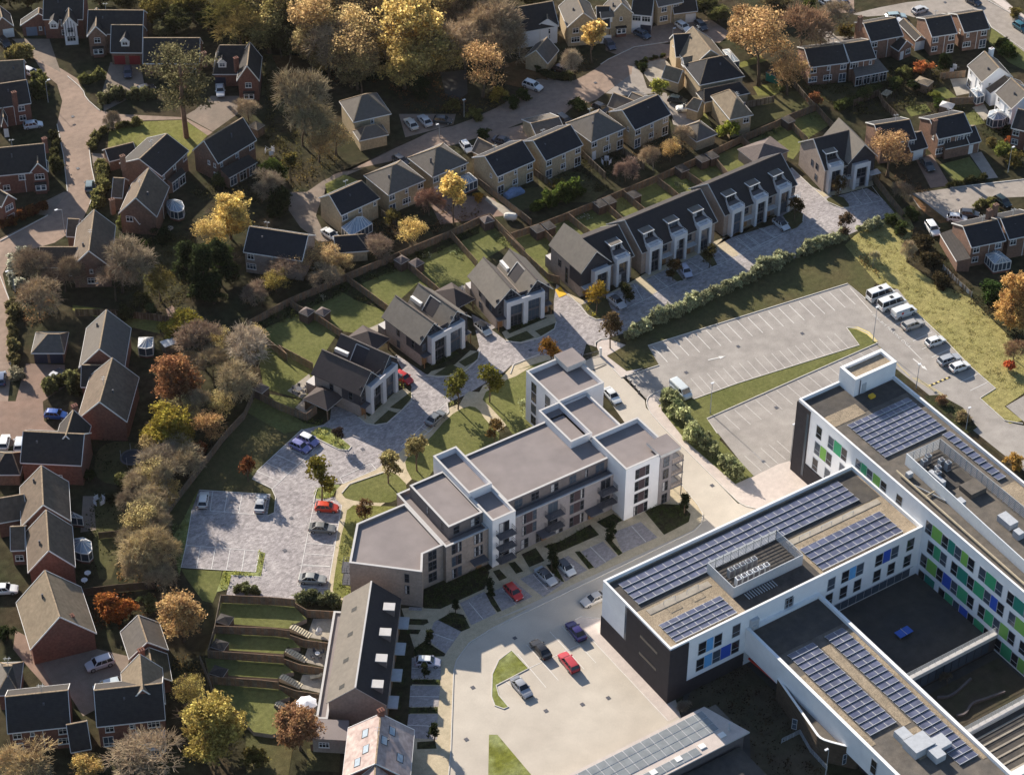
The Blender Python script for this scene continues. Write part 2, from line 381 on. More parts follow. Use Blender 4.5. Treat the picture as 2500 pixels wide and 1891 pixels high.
sheet('path', 'leaf_litter', 'B2000,500 2200,420 2330,620 C350,600 250,680 B1960,640', .012)
sheet('court_pad', 'court', 'B1500,560 1700,540 1710,720 1640,770 1540,740', .014)
sheet('lawn', 'grass_shaded', 'B150,420 500,440 520,520 300,700 120,740', .008)
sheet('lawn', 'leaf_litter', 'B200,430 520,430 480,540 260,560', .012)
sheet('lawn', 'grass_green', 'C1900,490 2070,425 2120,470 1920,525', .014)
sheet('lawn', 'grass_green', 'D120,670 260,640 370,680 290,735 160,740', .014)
sheet('lawn', 'grass_shaded', 'D60,740 500,700 620,800 380,890 100,1000', .008)
sheet('lawn', 'grass_shaded', 'C350,1300 700,1330 900,1460 780,1560 380,1560', .008)
sheet('lawn', 'grass_shaded', 'C-20,1480 380,1440 420,1560 120,1660', .010)
sheet('lawn', 'grass_shaded', 'C1900,760 2210,720 2210,900 1960,1010', .010)
sheet('patio', 'drive_red', 'F1380,60 1960,110 2000,240 1500,310', .008)
sheet('path', 'patio', 'F1860,90 1920,130 2110,230 2060,290 1960,210 1840,120', .012)
# --- top-right brick houses
sheet('road', 'road_grey', 'D1850,-40 2000,-60 2330,250 2330,480 2210,400 1960,215 1880,75 1700,90 1360,135 1280,110 1000,130 880,110 1090,60 1300,20', .008)
sheet('footway', 'footway', 'D1960,-60 2330,200 2330,260 1880,-60', .012)
sheet('lawn', 'grass', 'D1960,215 2210,400 2330,520 2210,540 2090,480 1940,330', .010)
sheet('driveway', 'road_grey', 'D560,170 650,160 760,280 930,290 900,330 700,330', .010)
sheet('driveway', 'road_brown', 'D600,-40 900,-40 900,100 700,100', .008)
sheet('road', 'road_grey', 'D1300,1500 1640,1450 2000,1400 2330,1370 H2330,90 1930,110 1830,190 1640,290 1500,250 1400,180 1340,90', .008)
sheet('path', 'leaf_litter', 'H1320,60 1420,120 1640,290 1560,300 1440,220', .014)
sheet('driveway', 'drive_red', 'D1370,1220 1500,1190 1640,1430 1490,1450', .012)
sheet('driveway', 'road_grey', 'D1790,1190 1880,1170 2010,1370 1920,1380', .012)
sheet('lawn', 'grass', 'D1560,1270 1790,1210 1910,1370 1700,1420', .012)
sheet('lawn', 'grass', 'D1500,690 1600,670 1690,750 1570,770', .010)
sheet('lawn', 'grass', 'D1760,890 1830,840 1910,950 1800,975', .010)
sheet('patio', 'patio', 'D1640,610 1770,600 1790,720 1690,740', .010)
sheet('patio', 'patio', 'D1810,830 1900,800 1960,900 1900,930', .012)
sheet('lawn', 'grass_shaded', 'D520,660 900,640 960,740 700,790', .008)
sheet('lawn', 'grass', 'D1290,830 1450,800 1500,860 1340,900', .008)
# --- new homes: block paving, paths, greens
BZ = .020
sheet('block_paving', 'block_paving', 'J430,470 85,790 45,850 I2095,925 2125,990 2115,1110 2060,1135 2085,970 1535,930 1480,1085 1395,1530 1970,1565 2000,1405 2045,1420 2010,1600 1780,1590 M1745,285 N375,325 640,330 J750,1045 700,990 600,990 590,930 640,890 750,885 1005,775 1180,650 1420,480 1560,340 1560,260 1700,200 F1985,1450 2050,1390 G160,1460 350,1330 700,1340 730,1230 800,1250 820,1200 890,1190 1010,1150 1160,1050 1640,880 2040,700 2210,610 H180,680 830,400 1000,330 1230,210 1120,110 1000,30 D740,1520 560,1430 420,1290 400,1310 440,1430 300,1640 G2210,300 1815,420 1720,450 1180,700 900,840 700,900 590,840 500,770 480,900 480,1100 330,1200 120,1210 0,1120 F1930,1100 1740,1000 1800,1250 1700,1430 1500,1480 1400,1470 1160,1310 1150,1330 1280,1560 1260,1640 J1200,330 1000,440 870,370 740,290 660,290 650,390 600,430', BZ)
sheet('footpath', 'path_buff', 'J740,890 1005,775 1180,650 1350,490 1560,340 1570,300 1650,270 1690,200 1720,175 1800,180 1830,130 F1990,1470 2050,1400 2210,1340 G380,1320 560,1320 K270,20 260,340 J1700,640 1450,680 1170,960 860,1190 805,1500 N760,330 620,300 J740,1050 690,1000 700,930', BZ+.006)
sheet('lawn', 'grass', 'J735,960 790,895 1060,800 1140,790 1265,915 1165,960 1160,1025 1000,1035 780,1010', BZ+.014, 1)
sheet('lawn', 'grass', 'J1220,740 1255,660 1390,570 1560,370 1700,285 1790,300 1850,400 1990,530 1840,620 1700,690 1600,600 1450,690 1450,810 1300,890', BZ+.014, 1)
sheet('lawn', 'grass', 'J1825,240 1850,180 2020,80 F2080,1480 2210,1400 G200,1430 380,1370 560,1330 K300,0 280,300 330,440 J2210,460 2060,510 1990,410 1880,290', BZ+.014)
sheet('lawn', 'grass_green', 'J780,1090 830,1050 1160,1062 1230,1060 880,1190 830,1500 N830,290 760,315 690,290 670,250 690,100 J700,1500 735,1290 765,1180', BZ+.014)
sheet('planting_bed', 'grass_island', 'J530,1000 525,950 560,915 640,895 740,890 690,940 670,990 600,1005', BZ+.016, 1)
sheet('planting_bed', 'grass_island', 'J590,440 680,470 760,560 815,600 790,630 720,620 560,545 480,500', BZ+.016, 1)
sheet('planting_bed', 'grass_island', 'I1990,1408 2045,1418 2012,1602 1785,1592 1755,1700 1670,1720 1720,1560 1975,1570', BZ+.016)
sheet('lawn', 'grass', 'I1395,1540 1710,1560 1680,1700 M1640,350 1560,330 1430,150', .012)
sheet('lawn', 'grass_shaded', 'I1960,330 2210,500 J430,470 I1950,850 2110,930 2120,1090 2060,1130 2085,970 1535,930 1480,1085 1400,1530 1380,1620 1260,1160 1420,950 1920,330', .012)
sheet('planting_bed', 'grass_island', 'I1500,980 1530,935 1480,1085 1400,1520 1380,1600 1330,1300 1420,1150', .018)
sheet('lawn', 'grass', 'J100,180 430,240 340,350 460,420 600,440 430,470 300,500 0,330', .014)
# back gardens of the three pairs
sheet('lawn', 'grass', 'F0,1080 340,930 770,740 1190,570 1590,410 1820,320 1880,300 2210,620 G480,760 440,760 120,480 F1800,600 1730,860 1500,900 1330,760 1070,1000 1060,1070 880,1150 720,1130 550,1390 500,1560 470,1640 J440,240 140,150 F60,1160', .012)
sheet('planting_bed', 'bed', 'F20,1090 340,930 770,740 1190,570 1590,410 1800,320 1800,380 1590,470 1190,640 770,820 400,1000 100,1130', .018)
sheet('planting_bed', 'bed', 'F770,740 830,790 1090,930 1060,970 860,900 740,830', .022)
sheet('patio', 'patio', 'F320,1590 490,1460 520,1570 430,1650', .018)
sheet('patio', 'patio', 'F880,1140 1060,1060 1090,1090 980,1160', .018)
sheet('patio', 'patio', 'F1640,790 1740,760 1760,830 1690,840', .018)
sheet('patio', 'patio', 'J380,300 450,230 540,290 470,350', .018)
# terrace back gardens
sheet('lawn', 'grass', 'G150,430 600,270 1010,100 C1010,1520 1290,1400 1560,1290 1930,1110 2210,990 D380,950 610,860 720,960 560,1060 430,1230 330,1190 0,1330 G1690,0 700,420 470,420 420,560 440,700', .012)
for s in ('G590,270 640,250 800,390 740,400', 'C1320,1400 1480,1340 1520,1420 1420,1460'):
    sheet('planting_bed', 'grass_island', s, .018)
# front gardens of the pairs
for a, b, c in (('F1390,1480 1430,1440 1610,1390 1730,1280 1800,1290 1800,1350 1690,1430 1580,1475 1480,1485', 'F1450,1470 1580,1385 1660,1420 1560,1475', 'F1640,1370 1790,1285 1800,1350 1690,1405'),
                ('G80,1140 130,1115 400,1010 480,1000 500,1060 480,1120 380,1180 230,1220 120,1210', 'G120,1190 270,1130 330,1180 220,1215 140,1210', 'G335,1130 500,1065 485,1110 380,1170'),
                ('J860,370 950,340 1150,180 1230,150 1285,190 1270,250 1180,330 1080,420 990,435 930,420', 'J985,425 1100,320 1180,345 1080,420 1010,435', 'J1110,300 1275,175 1275,230 1200,315')):
    sheet('footpath', 'path_buff', a, BZ+.006)
    sheet('lawn', 'grass_shaded', b, BZ+.014); sheet('lawn', 'grass_shaded', c, BZ+.014)
for s in ('F1400,1390 1660,1265 1690,1290 1440,1420', 'G110,1120 390,1020 430,1030 140,1150', 'J900,330 1110,170 1140,190 950,370'):
    sheet('planting_bed', 'bed', s, BZ+.012)
# terrace front path and bays
sheet('footpath', 'path_buff', 'G900,840 1080,750 1180,690 1640,480 1720,440 1820,400 2210,220 D-60,1690 380,1600 430,1560 430,1610 300,1660 H0,330 G1800,440 1920,545 1860,560 1720,480 1190,730 1280,830 1230,850 1110,760 940,830', BZ+.006)
sheet('footpath', 'path_buff', 'G590,840 720,900 700,930 570,850', BZ+.010)
sheet('footpath', 'path_buff', 'D580,1450 640,1480 960,1380 1040,1390 1050,1430 830,1490 660,1520', BZ+.006)
for s in ('G690,930 880,860 930,980 870,1040 810,1040 740,1000', 'G1340,680 1400,640 1480,740 1430,750', 'G1600,540 1680,500 1740,620 1700,635', 'H350,240 440,190 510,230 505,290 460,335 420,350 400,320'):
    sheet('planting_bed', 'grass_shaded', s, BZ+.014)
sheet('lawn', 'grass_shaded', 'D670,1530 800,1500 880,1600 800,1605 720,1580', BZ+.014, 1)
sheet('lawn', 'grass_shaded', 'D1040,1440 1120,1420 1300,1650 1220,1650', BZ+.014)
# --- access road, forecourt, school footways
sheet('road', 'forecourt', 'G700,1370 830,1310 1000,1480 K1180,240 1190,300 1560,690 1900,1040 2210,990 L200,1250 O1300,700 1460,1230 1900,1500 1900,1900 N1480,1900 1540,870 1480,640 K300,1560 900,1300 1030,420', .016)
sheet('footpath', 'path_buff', 'K1030,420 1180,560 1460,880 1590,1040 1640,1120 1630,1180 1560,1240 O0,490 N2210,370 1900,540 1720,660 1620,790 1600,880 1580,1500 1560,1900 1220,1900 1300,700 1200,390 1400,380 K400,1300 900,1000', .024)
sheet('road', 'carpark', 'G1205,1245 H850,765 1000,900 1240,800 1990,1570 1870,1650 L2070,410 2400,480 2600,1100 L1100,-100 700,500 480,700 K2010,830 1660,390 1190,230 G1180,1640 1030,1480 1290,1390', .012)
sheet('footway', 'footway', 'K1190,265 1215,205 1290,165 1400,150 1700,500 2000,840 2210,735 L480,690 700,900 K2110,1075 2030,1075 1930,1045 1870,1000 1560,690 1240,370', .026)
sheet('footway', 'footway', 'O640,480 690,455 850,470 1380,1110 1460,1220 1360,1260 1280,1180 980,850', .026)
sheet('footway', 'footway', 'G810,1250 820,1210 890,1190 1040,1240 890,1320 1040,1440 1190,1380 1210,1400 1000,1490 840,1320', .026)
sheet('verge', 'grass', 'H840,1105 920,1110 1010,1150 1080,1225 K1660,385 1740,500 1770,530 1755,545 2020,825 1880,890 1500,560 1310,320 1300,200 1380,155 1560,235 H0,1535 940,1240', .05)
sheet('verge', 'grass_shaded', 'G1010,1160 1160,1060 1640,890 2040,710 2210,620 H180,690 830,410 900,440 830,470 1080,750 990,870 850,770 G1205,1245 1290,1395 1040,1440 890,1325 1040,1235', .03)
sheet('bank', 'grass_rough', 'H830,470 900,400 1000,330 1240,220 1290,180 1360,330 1300,600 1500,740 1800,880 2000,1080 2330,1400 2400,1673 L2400,300 2210,190 2060,290 2200,400 2100,425 1870,230 1990,150 H1790,1400 1390,1000 1240,810 1080,770', .034)
sheet('planting_bed', 'bed', 'L1440,210 1560,200 1740,300 1850,450 1700,560 1500,330', .03)
sheet('road', 'carpark', 'L2070,290 2400,100 2400,420 2210,410', .04)
sheet('island', 'grass_island', 'N2050,715 2180,855 1930,985 1950,1060 2025,1150 1990,1165 1920,1140 1895,1070 1900,900 1950,790', .09)
sheet('island', 'grass_island', 'N1875,1365 1940,1365 2200,1673 2200,1900 1865,1900', .09)
# beds in front of the flats
for s in ('N1380,260 1480,230 1830,70 1880,110 1840,240 1500,395 1370,390', 'N1480,480 1590,420 1680,440 1730,540 1660,570', 'N1300,700 1380,640 1540,740 1530,760 1290,760', 'N1280,940 1500,940 1500,980 1280,975', 'N1260,1155 1480,1150 1480,1200 1255,1200', 'N1320,1420 1460,1410 1470,1470 1320,1475',
          'N1240,470 1400,475 1410,500 1370,520 1240,515', 'N1240,550 1350,555 1330,590 1240,585', 'N1220,625 1275,620 1270,680 1215,775', 'N1195,820 1225,830 1215,970 1180,970', 'N1170,1015 1210,1025 1195,1170 1150,1165', 'N1150,1215 1190,1215 1185,1250 1150,1250',
          'K530,1330 760,1200 830,1280 510,1420 400,1370', 'K230,1430 340,1380 410,1480 290,1530', 'K130,1500 180,1485 245,1560 190,1580', 'K10,1560 60,1545 120,1610 60,1635', 'K810,1180 940,1115 1010,1170 880,1230', 'K1180,1100 1290,1040 1470,1050 1535,1120 1520,1180 1330,1280', 'K640,1410 680,1405 790,1530 750,1545', 'K870,1310 910,1305 1010,1420 980,1440', 'K420,1510 480,1500 560,1640 520,1655', 'N1830,280 1880,260 1970,410 1940,420'):
    sheet('planting_bed', 'bed', s, .036)
for s in ('N1650,350 1840,260 1930,430 1740,520', 'N1450,500 1480,480 1660,570 1540,740 1400,630', 'N1280,770 1510,790 1500,935 1275,930', 'N1270,985 1500,990 1485,1145 1258,1150', 'N1255,1205 1480,1205 1475,1400 1300,1390 1245,1290',
          'N1890,270 2070,180 2210,300 1975,410', 'K220,1620 410,1530 560,1650 400,1760', 'K480,1500 590,1440 740,1550 570,1640', 'K690,1410 860,1330 970,1440 800,1540', 'K940,1260 1150,1180 1280,1300 1010,1420'):
    sheet('parking_bay', 'bay_paving', s, .036)
sheet('footway', 'bay_paving', 'N1260,380 1360,385 1355,410 1255,405', .04)
# south gardens (raised lawns above the patios)
def raised(name, pts, h, side, top):
    mb = MB(); mb.prism([tuple(p) for p in PS(pts, h)], 0, h, side, top, bottom=False); return struct(mb.build(name))
raised('garden_terrace', 'M1700,345 N375,375 470,470 350,520 330,545 M1670,500', .9, 'brick_tan', 'grass')
raised('garden_terrace', 'M1660,580 N340,610 420,690 310,700 290,740 M1620,700', .9, 'brick_tan', 'grass')
raised('garden_terrace', 'M1580,770 N290,810 370,880 270,900 250,930 M1610,900', .9, 'brick_tan', 'grass')
raised('garden_terrace', 'M1640,975 N255,1010 340,1070 230,1110 215,1150 260,1200 300,1340 200,1360 60,1340 M1700,1050', .9, 'brick_tan', 'grass')
for s in ('N520,470 680,470 640,640 470,610', 'N480,690 630,690 600,840 440,800', 'N440,900 590,900 570,1040 400,1000', 'N380,1090 560,1080 540,1230 330,1190'):
    sheet('patio', 'patio', s, .012)
sheet('lawn', 'grass_shaded', 'N470,1470 730,1460 720,1650 470,1640', .01)
sheet('lawn', 'grass_shaded', 'N0,1350 250,1340 360,1480 330,1673 0,1673', .01)
# school courts
sheet('court', 'court', [(7.4,-125),(28.6,-125),(28.6,-97),(7.4,-97)], .02)
sheet('court_bed', 'court_brown', [(8.5,-108),(28,-108),(28,-98.5),(8.5,-98.5)], .03)
sheet('court', 'court', 'O1460,1220 1500,900 1900,500 2210,900 2500,1700 1900,1700 1900,1500', .022)
sheet('court_bed', 'court_brown', 'O1470,1180 1560,980 1850,720 2210,1050 2600,1673 2000,1700 1990,1350 1640,1150', .03)
# --- painted bays
def bays(name, a, b, n, dirn, ln, z, w=.10, m='paint_line', close=False):
    """n+1 short lines from the edge a-b, each ln long along dirn"""
    d = Vector(dirn).normalized()*ln; segs = []
    for i in range(n+1):
        p = a.lerp(b, i/n); segs.append((p, p+d))
    if close: segs.append((a+d, b+d))
    return lines(name, segs, z, w, m)
def pd(s): a, b = PS(s); return a, b
a, b = pd('G1245,1250 H790,812'); bays('bay_line', a, b, 18, P('G',1345,1358)-P('G',1245,1250), 5.2, .02, .11)
a, b = pd('G1535,1495 H750,1150'); bays('bay_line', a, b, 18, P('G',1640,1615)-P('G',1535,1495), 5.0, .02, .11, 'paint_dirty')
a, b = pd('K1790,355 H1010,1255'); bays('bay_line', a, b, 14, P('K',1905,460)-P('K',1790,355), 4.8, .02, .11, 'paint_dirty')
a, b = pd('K1950,670 L305,555'); bays('bay_line', a, b, 4, P('K',2060,770)-P('K',1950,670), 4.8, .02, .11, 'paint_dirty')
a, b = pd('H1140,1025 1795,1590'); bays('bay_line', a, b, 9, P('H',1430,1100)-P('H',1300,1160), 4.8, .02, .11)
lines('bay_line', [pd('H870,800 1040,990'), pd('H1310,1240 1420,1350')], .02, .11)
lines('bay_line', [pd('J85,790 265,870'), pd('J160,725 330,805'), pd('J230,660 405,740'), pd('J295,598 470,680'), pd('J205,925 560,590'), pd('J430,470 85,790')], .03, .10)
lines('bay_line', [pd('J725,840 965,730'), pd('J965,730 1005,775'), pd('J725,840 750,885'), pd('J750,885 1005,775')], .03, .10)
lines('bay_line', [pd('J1195,600 1350,450'), pd('J1350,450 1410,485'), pd('J1195,600 1235,610'), pd('J1350,450 1545,265')], .03, .10)
lines('bay_line', [pd('I1640,945 1620,1095'), pd('I1755,955 1728,1105'), pd('I1868,962 1840,1112'), pd('I1980,967 1955,1120'), pd('I1620,1095 2060,1132'), pd('I1540,935 2085,968')], .03, .10)
lines('bay_line', [pd('I1435,1360 2005,1405'), pd('I1545,1372 1515,1535'), pd('I1660,1380 1630,1543'), pd('I1775,1388 1745,1550'), pd('I1888,1396 1862,1558'), pd('I2000,1404 1970,1565'), pd('I1435,1360 1395,1530'), pd('I1395,1530 1970,1565'), pd('I1480,1085 1435,1360'), pd('M1770,215 2000,232'), pd('I1780,1590 2010,1602')], .03, .10)
lines('bay_line', [pd('J525,1040 740,1050'), pd('J500,1112 728,1125'), pd('J483,1190 715,1200'), pd('J478,1268 705,1280'), pd('J470,1345 690,1362'), pd('J445,1425 672,1440'), pd('J430,1508 650,1522'), pd('N415,60 650,70'), pd('N400,215 640,240'), pd('J525,1040 400,1673'), pd('J740,1050 640,1650')], .03, .10)
for s0, s1 in (('G1095,770 1165,890', 'G960,990 1300,840'), ('G1250,705 1360,795', 'G1260,840 1460,745'), ('G1515,590 1630,665', 'G1480,740 1960,530'), ('G1720,490 1815,585', 'G1880,420 2000,510'), ('G1950,390 2060,475', 'G2000,510 2070,475'), ('G2060,340 2180,415', 'G2000,520 2210,420')):
    lines('bay_line', [pd(s0), pd(s1)], .045, .10)
lines('bay_line', [pd('H0,410 100,500'), pd('H75,390 180,470'), pd('H180,340 300,415'), pd('H0,550 400,360'), pd('D880,1480 965,1580'), pd('D960,1450 1040,1560'), pd('D1040,1440 1120,1545'), pd('D870,1600 1120,1545')], .045, .10)
lines('bay_line', [pd('N1720,345 1830,475'), pd('N1460,590 1600,640'), pd('N1280,850 1505,858'), pd('N1265,1068 1490,1072'), pd('N1245,1290 1475,1298'), pd('O80,240 190,360'), pd('O320,130 430,245'), pd('K760,1370 880,1490'), pd('K1080,1215 1190,1335')], .045, .10)
lines('bay_line', [pd('O270,670 515,945'), pd('O200,740 420,1000'), pd('O110,955 260,1080'), pd('O450,570 715,860'), pd('O545,530 805,810'), pd('O280,855 690,665'), pd('O725,580 1360,1255')], .03, .10)
# arrows
def arrow(a, b, z):
    d = (b-a); L = d.length; d = d/L; n = Vector((-d.y, d.x)); mb = MB()
    h = a+d*(L-1.3)
    mb.face([(*(a+n*.12), z), (*(a-n*.12), z), (*(h-n*.12), z), (*(h+n*.12), z)], 'paint_line')
    mb.face([(*(h+n*.42), z), (*(h-n*.42), z), (*b, z)], 'paint_line')
    return struct(mb.build('road_arrow'))
a, b = pd('G1670,1355 1805,1325'); arrow(a, b, .075)
a, b = pd('H1355,1345 1465,1435'); arrow(a, b, .075)
# lettering on the tarmac beside the minibuses
def painted_text(txt, a, b, z):
    cu = bpy.data.curves.new('lettering', 'FONT'); cu.body = txt; cu.size = 1; cu.align_x = 'LEFT'; cu.align_y = 'BOTTOM'; cu.space_character = 1.15
    tmp = bpy.data.objects.new('lettering_tmp', cu); C.objects.link(tmp); bpy.context.view_layer.update()
    dg = bpy.context.evaluated_depsgraph_get(); me = bpy.data.meshes.new_from_object(tmp.evaluated_get(dg)); bpy.data.objects.remove(tmp)
    wd = max(v.co.x for v in me.vertices); d = b-a; s = d.length/wd
    me.materials.clear(); me.materials.append(MATS['paint_line'])
    o = put('painted_lettering', me, None, (a.x, a.y, z), atan2(d.y, d.x), (s, s*1.0, 1)); return struct(o)
painted_text('MINI-BUS PARKING ONLY', P('H',1030,1010), P('H',1318,1262), .075)
# kerbs
for s, sm, cl in (('G1205,1245 H850,767 990,885', 0, False), ('H840,1105 920,1110 1010,1150 1080,1225 K1660,385 1740,500', 0, False), ('H840,1105 940,1240 0,1535 K1560,235', 0, False), ('H1210,830 1390,1000 1600,1200 1790,1400 1990,1575 1870,1650 L2060,400 2200,425', 0, False),
                  ('K1340,158 1215,205 1188,265 1240,370 1560,690 1870,1000 1940,1055 2030,1075', 1, False), ('G1290,1395 1040,1478 1000,1490 840,1320', 0, False), ('K1460,890 1590,1050 1630,1120 1620,1190 1560,1250 N1900,545 1720,660 1625,790 1602,880 1580,1500 1562,1690', 0, False),
                  ('N2050,715 2180,855 1930,985 1950,1060 2025,1150 1990,1165 1920,1140 1895,1070 1900,900 1950,790', 0, True), ('O640,480 690,455 850,472', 0, False), ('J430,470 560,545 720,625 790,630 815,600', 0, False), ('I1945,850 2095,925 2125,990 2115,1110 2060,1135', 0, False),
                  ('J740,960 800,890 1060,800', 0, False), ('J525,1035 530,990 550,925', 0, False), ('J1240,610 1420,480 1565,335 1550,260', 0, False), ('F1390,1470 1480,1487 1600,1475 1700,1430 1790,1350 1805,1280', 0, False), ('G110,1210 230,1222 380,1180 485,1115 500,1060', 0, False), ('J870,375 930,425 1000,435 1090,420 1180,340 1280,250 1280,190', 0, False),
                  ('G590,845 690,950 750,1020 810,1045 880,1035', 0, False), ('G800,1255 800,1220 840,1195 890,1190', 0, False), ('D420,1300 580,1450 700,1560 800,1605 880,1600', 0, False), ('H505,290 510,235', 0, False), ('G370,1310 170,1390 145,1460', 0, False), ('A520,590 640,690 660,760 770,855', 1, False), ('A690,1100 690,1170 705,1290 738,1440 690,1580', 0, False), ('A440,960 490,1200 520,1480', 0, False), ('C840,500 900,460 1100,365 1360,325', 0, False), ('D1640,1450 2330,1370', 0, False), ('D1850,-40 2330,230', 0, False), ('D1880,75 1960,215 2330,470', 0, False), ('E0,710 75,900 85,1500', 0, False), ('E370,240 0,440', 0, False)):
    kerb(s, 1 if sm else 0, cl, h=.15)

# drain covers, gullies and repair patches
_r = random.Random(11)
for k, x, y in (('O',420,1180),('O',700,1130),('O',180,620),('N',1750,1000),('N',1700,1400),('O',900,1080),('K',1150,420),('K',1700,900),('G',1500,1450),('G',1900,1250),('H',500,1150),('H',1200,1120),('L',300,300),('J',350,1150),('J',300,1400),('J',900,620),('G',300,1280),('A',560,900),('A',600,1300),('C',800,640),('D',1600,20),('H',1700,120)):
    p = P(k, x, y); a = .32
    sheet('drain_cover', 'metal_rail', [p+Vector((-a,-a)), p+Vector((a,-a)), p+Vector((a,a)), p+Vector((-a,a))], .05)
# ================================================================ building helpers
WCACHE = {}
def window_mesh(w, h, style, cols, rows):
    key = ('f', round(w, 2), round(h, 2), style, cols, rows)
    if key in WCACHE: return WCACHE[key]
    fm = {'white': 'white_paint', 'grey': 'metal_pale', 'dark': 'metal_rail', 'rail': 'metal_rail'}[style]; t = .09 if style == 'white' else .07
    mb = MB(); x = w/2
    mb.box(-x, -.07, 0, -x+t, 0, h, fm); mb.box(x-t, -.07, 0, x, 0, h, fm)
    mb.box(-x+t, -.07, 0, x-t, 0, t, fm); mb.box(-x+t, -.07, h-t, x-t, 0, h, fm)
    for i in range(1, cols): c = -x+w*i/cols; mb.box(c-.035, -.065, t, c+.035, 0, h-t, fm)
    for r in rows: z = h*r; mb.box(-x+t, -.062, z-.03, x-t, 0, z+.03, fm)
    if style == 'white': mb.box(-x-.06, -.13, -.06, x+.06, 0, -.004, fm)
    g = MB(); g.face([(-x+t, -.025, t), (x-t, -.025, t), (x-t, -.025, h-t), (-x+t, -.025, h-t)], 'glass_dark')
    g2 = MB(); g2.face([(-x+t, -.025, t), (x-t, -.025, t), (x-t, -.025, h-t), (-x+t, -.025, h-t)], 'glass_blue')
    g3 = MB(); q = -x+t+(w-2*t)*.42
    g3.face([(-x+t, -.025, t), (q, -.025, t), (q, -.025, h-t), (-x+t, -.025, h-t)], 'curtain'); g3.face([(q, -.025, t), (x-t, -.025, t), (x-t, -.025, h-t), (q, -.025, h-t)], 'glass_dark')
    WCACHE[key] = (mb.mesh('window'), [g.mesh('pane'), g.mesh('pane'), g2.mesh('pane'), g3.mesh('pane')]); return WCACHE[key]
def win(parent, x, y, z, beta, w, h, style='white', cols=2, rows=(.62,), curt=False):
    me, gs = window_mesh(w, h, style, cols, tuple(rows))
    o = put('window', me, parent, (x, y, z), beta+pi/2)
    put('pane', random.choice(gs if curt else gs[:3]), o)
    return o
def panel(parent, x, y, z, beta, w, h, m, name='panel', d=.05):
    key = ('p', round(w, 2), round(h, 2), m, d)
    if key not in WCACHE:
        mb = MB(); mb.box(-w/2, -d, 0, w/2, 0, h, m); WCACHE[key] = mb.mesh(name)
    return put(name, WCACHE[key], parent, (x, y, z), beta+pi/2)
def inset(poly, t):
    n = len(poly); a = sum(poly[i][0]*poly[(i+1)%n][1]-poly[(i+1)%n][0]*poly[i][1] for i in range(n))
    p = [Vector(q[:2]) for q in (poly if a > 0 else poly[::-1])]; out = []
    for i in range(n):
        a0, a1, a2 = p[i-1], p[i], p[(i+1) % n]
        d1 = (a1-a0).normalized(); d2 = (a2-a1).normalized(); n1 = Vector((-d1.y, d1.x)); n2 = Vector((-d2.y, d2.x))
        b = n1+n2; k = t/max(.3, (1+n1.dot(n2))); out.append(a1+b*k)
    return p, out
def rect(x0, y0, x1, y1): return [(x0,y0),(x1,y0),(x1,y1),(x0,y1)]
def flat_block(parent, poly, z0, z1, wall, roof='flat_roof', cop='coping', ph=.55, t=.30, inner=None, o=(0,0)):
    poly = [(p[0]-o[0], p[1]-o[1]) for p in poly]
    p, q = inset(poly, t); n = len(p); zr = z1-ph
    mb = MB(); k = mb.mi(wall); b = len(mb.v)
    mb.v += [(v.x, v.y, z0) for v in p] + [(v.x, v.y, z1-.08) for v in p]
    for i in range(n): j = (i+1) % n; mb.f.append((i, j, n+j, n+i)); mb.m.append(k)
    b = len(mb.v); k2 = mb.mi(inner or wall); mb.v += [(v.x, v.y, zr-.05) for v in q] + [(v.x, v.y, z1-.08) for v in q]
    for i in range(n): j = (i+1) % n; mb.f.append((b+j, b+i, b+n+i, b+n+j)); mb.m.append(k2)
    wo = mb.build('wall', parent)
    r = MB(); r.face([(v.x, v.y, zr) for v in q], roof); r.build('roof', parent)
    _, po = inset(poly, -.04); _, qi = inset(poly, t+.02)
    c = MB(); k = c.mi(cop); c.v += [(v.x,v.y,z1-.1) for v in po]+[(v.x,v.y,z1) for v in po]+[(v.x,v.y,z1) for v in qi]+[(v.x,v.y,z1-.1) for v in qi]
    for i in range(n):
        j = (i+1) % n
        for l0, l1 in ((0,1),(1,2),(2,3)): c.f.append((l0*n+i, l0*n+j, l1*n+j, l1*n+i)); c.m.append(k)
    c.build('coping', parent)
    return wo
def simple(name, parent, mbf, loc=(0,0,0), rz=0.0):
    mb = MB(); mbf(mb); return mb.build(name, parent, loc, rz)
def railing(parent, pts, z, h=1.05, step=1.5, m='metal_rail', bars=3, name='railing', w=.05):
    mb = MB()
    for i in range(len(pts)-1):
        a, b = Vector(pts[i]), Vector(pts[i+1]); L = (b-a).length; n = max(1, round(L/step))
        for k in range(bars): zz = z+h*(k+1)/bars; mb.bar((*a, zz), (*b, zz), w, w, m)
        for k in range(n+1): p = a.lerp(b, k/n); mb.bar((*p, z), (*p, z+h), w, w, m)
    return mb.build(name, parent)

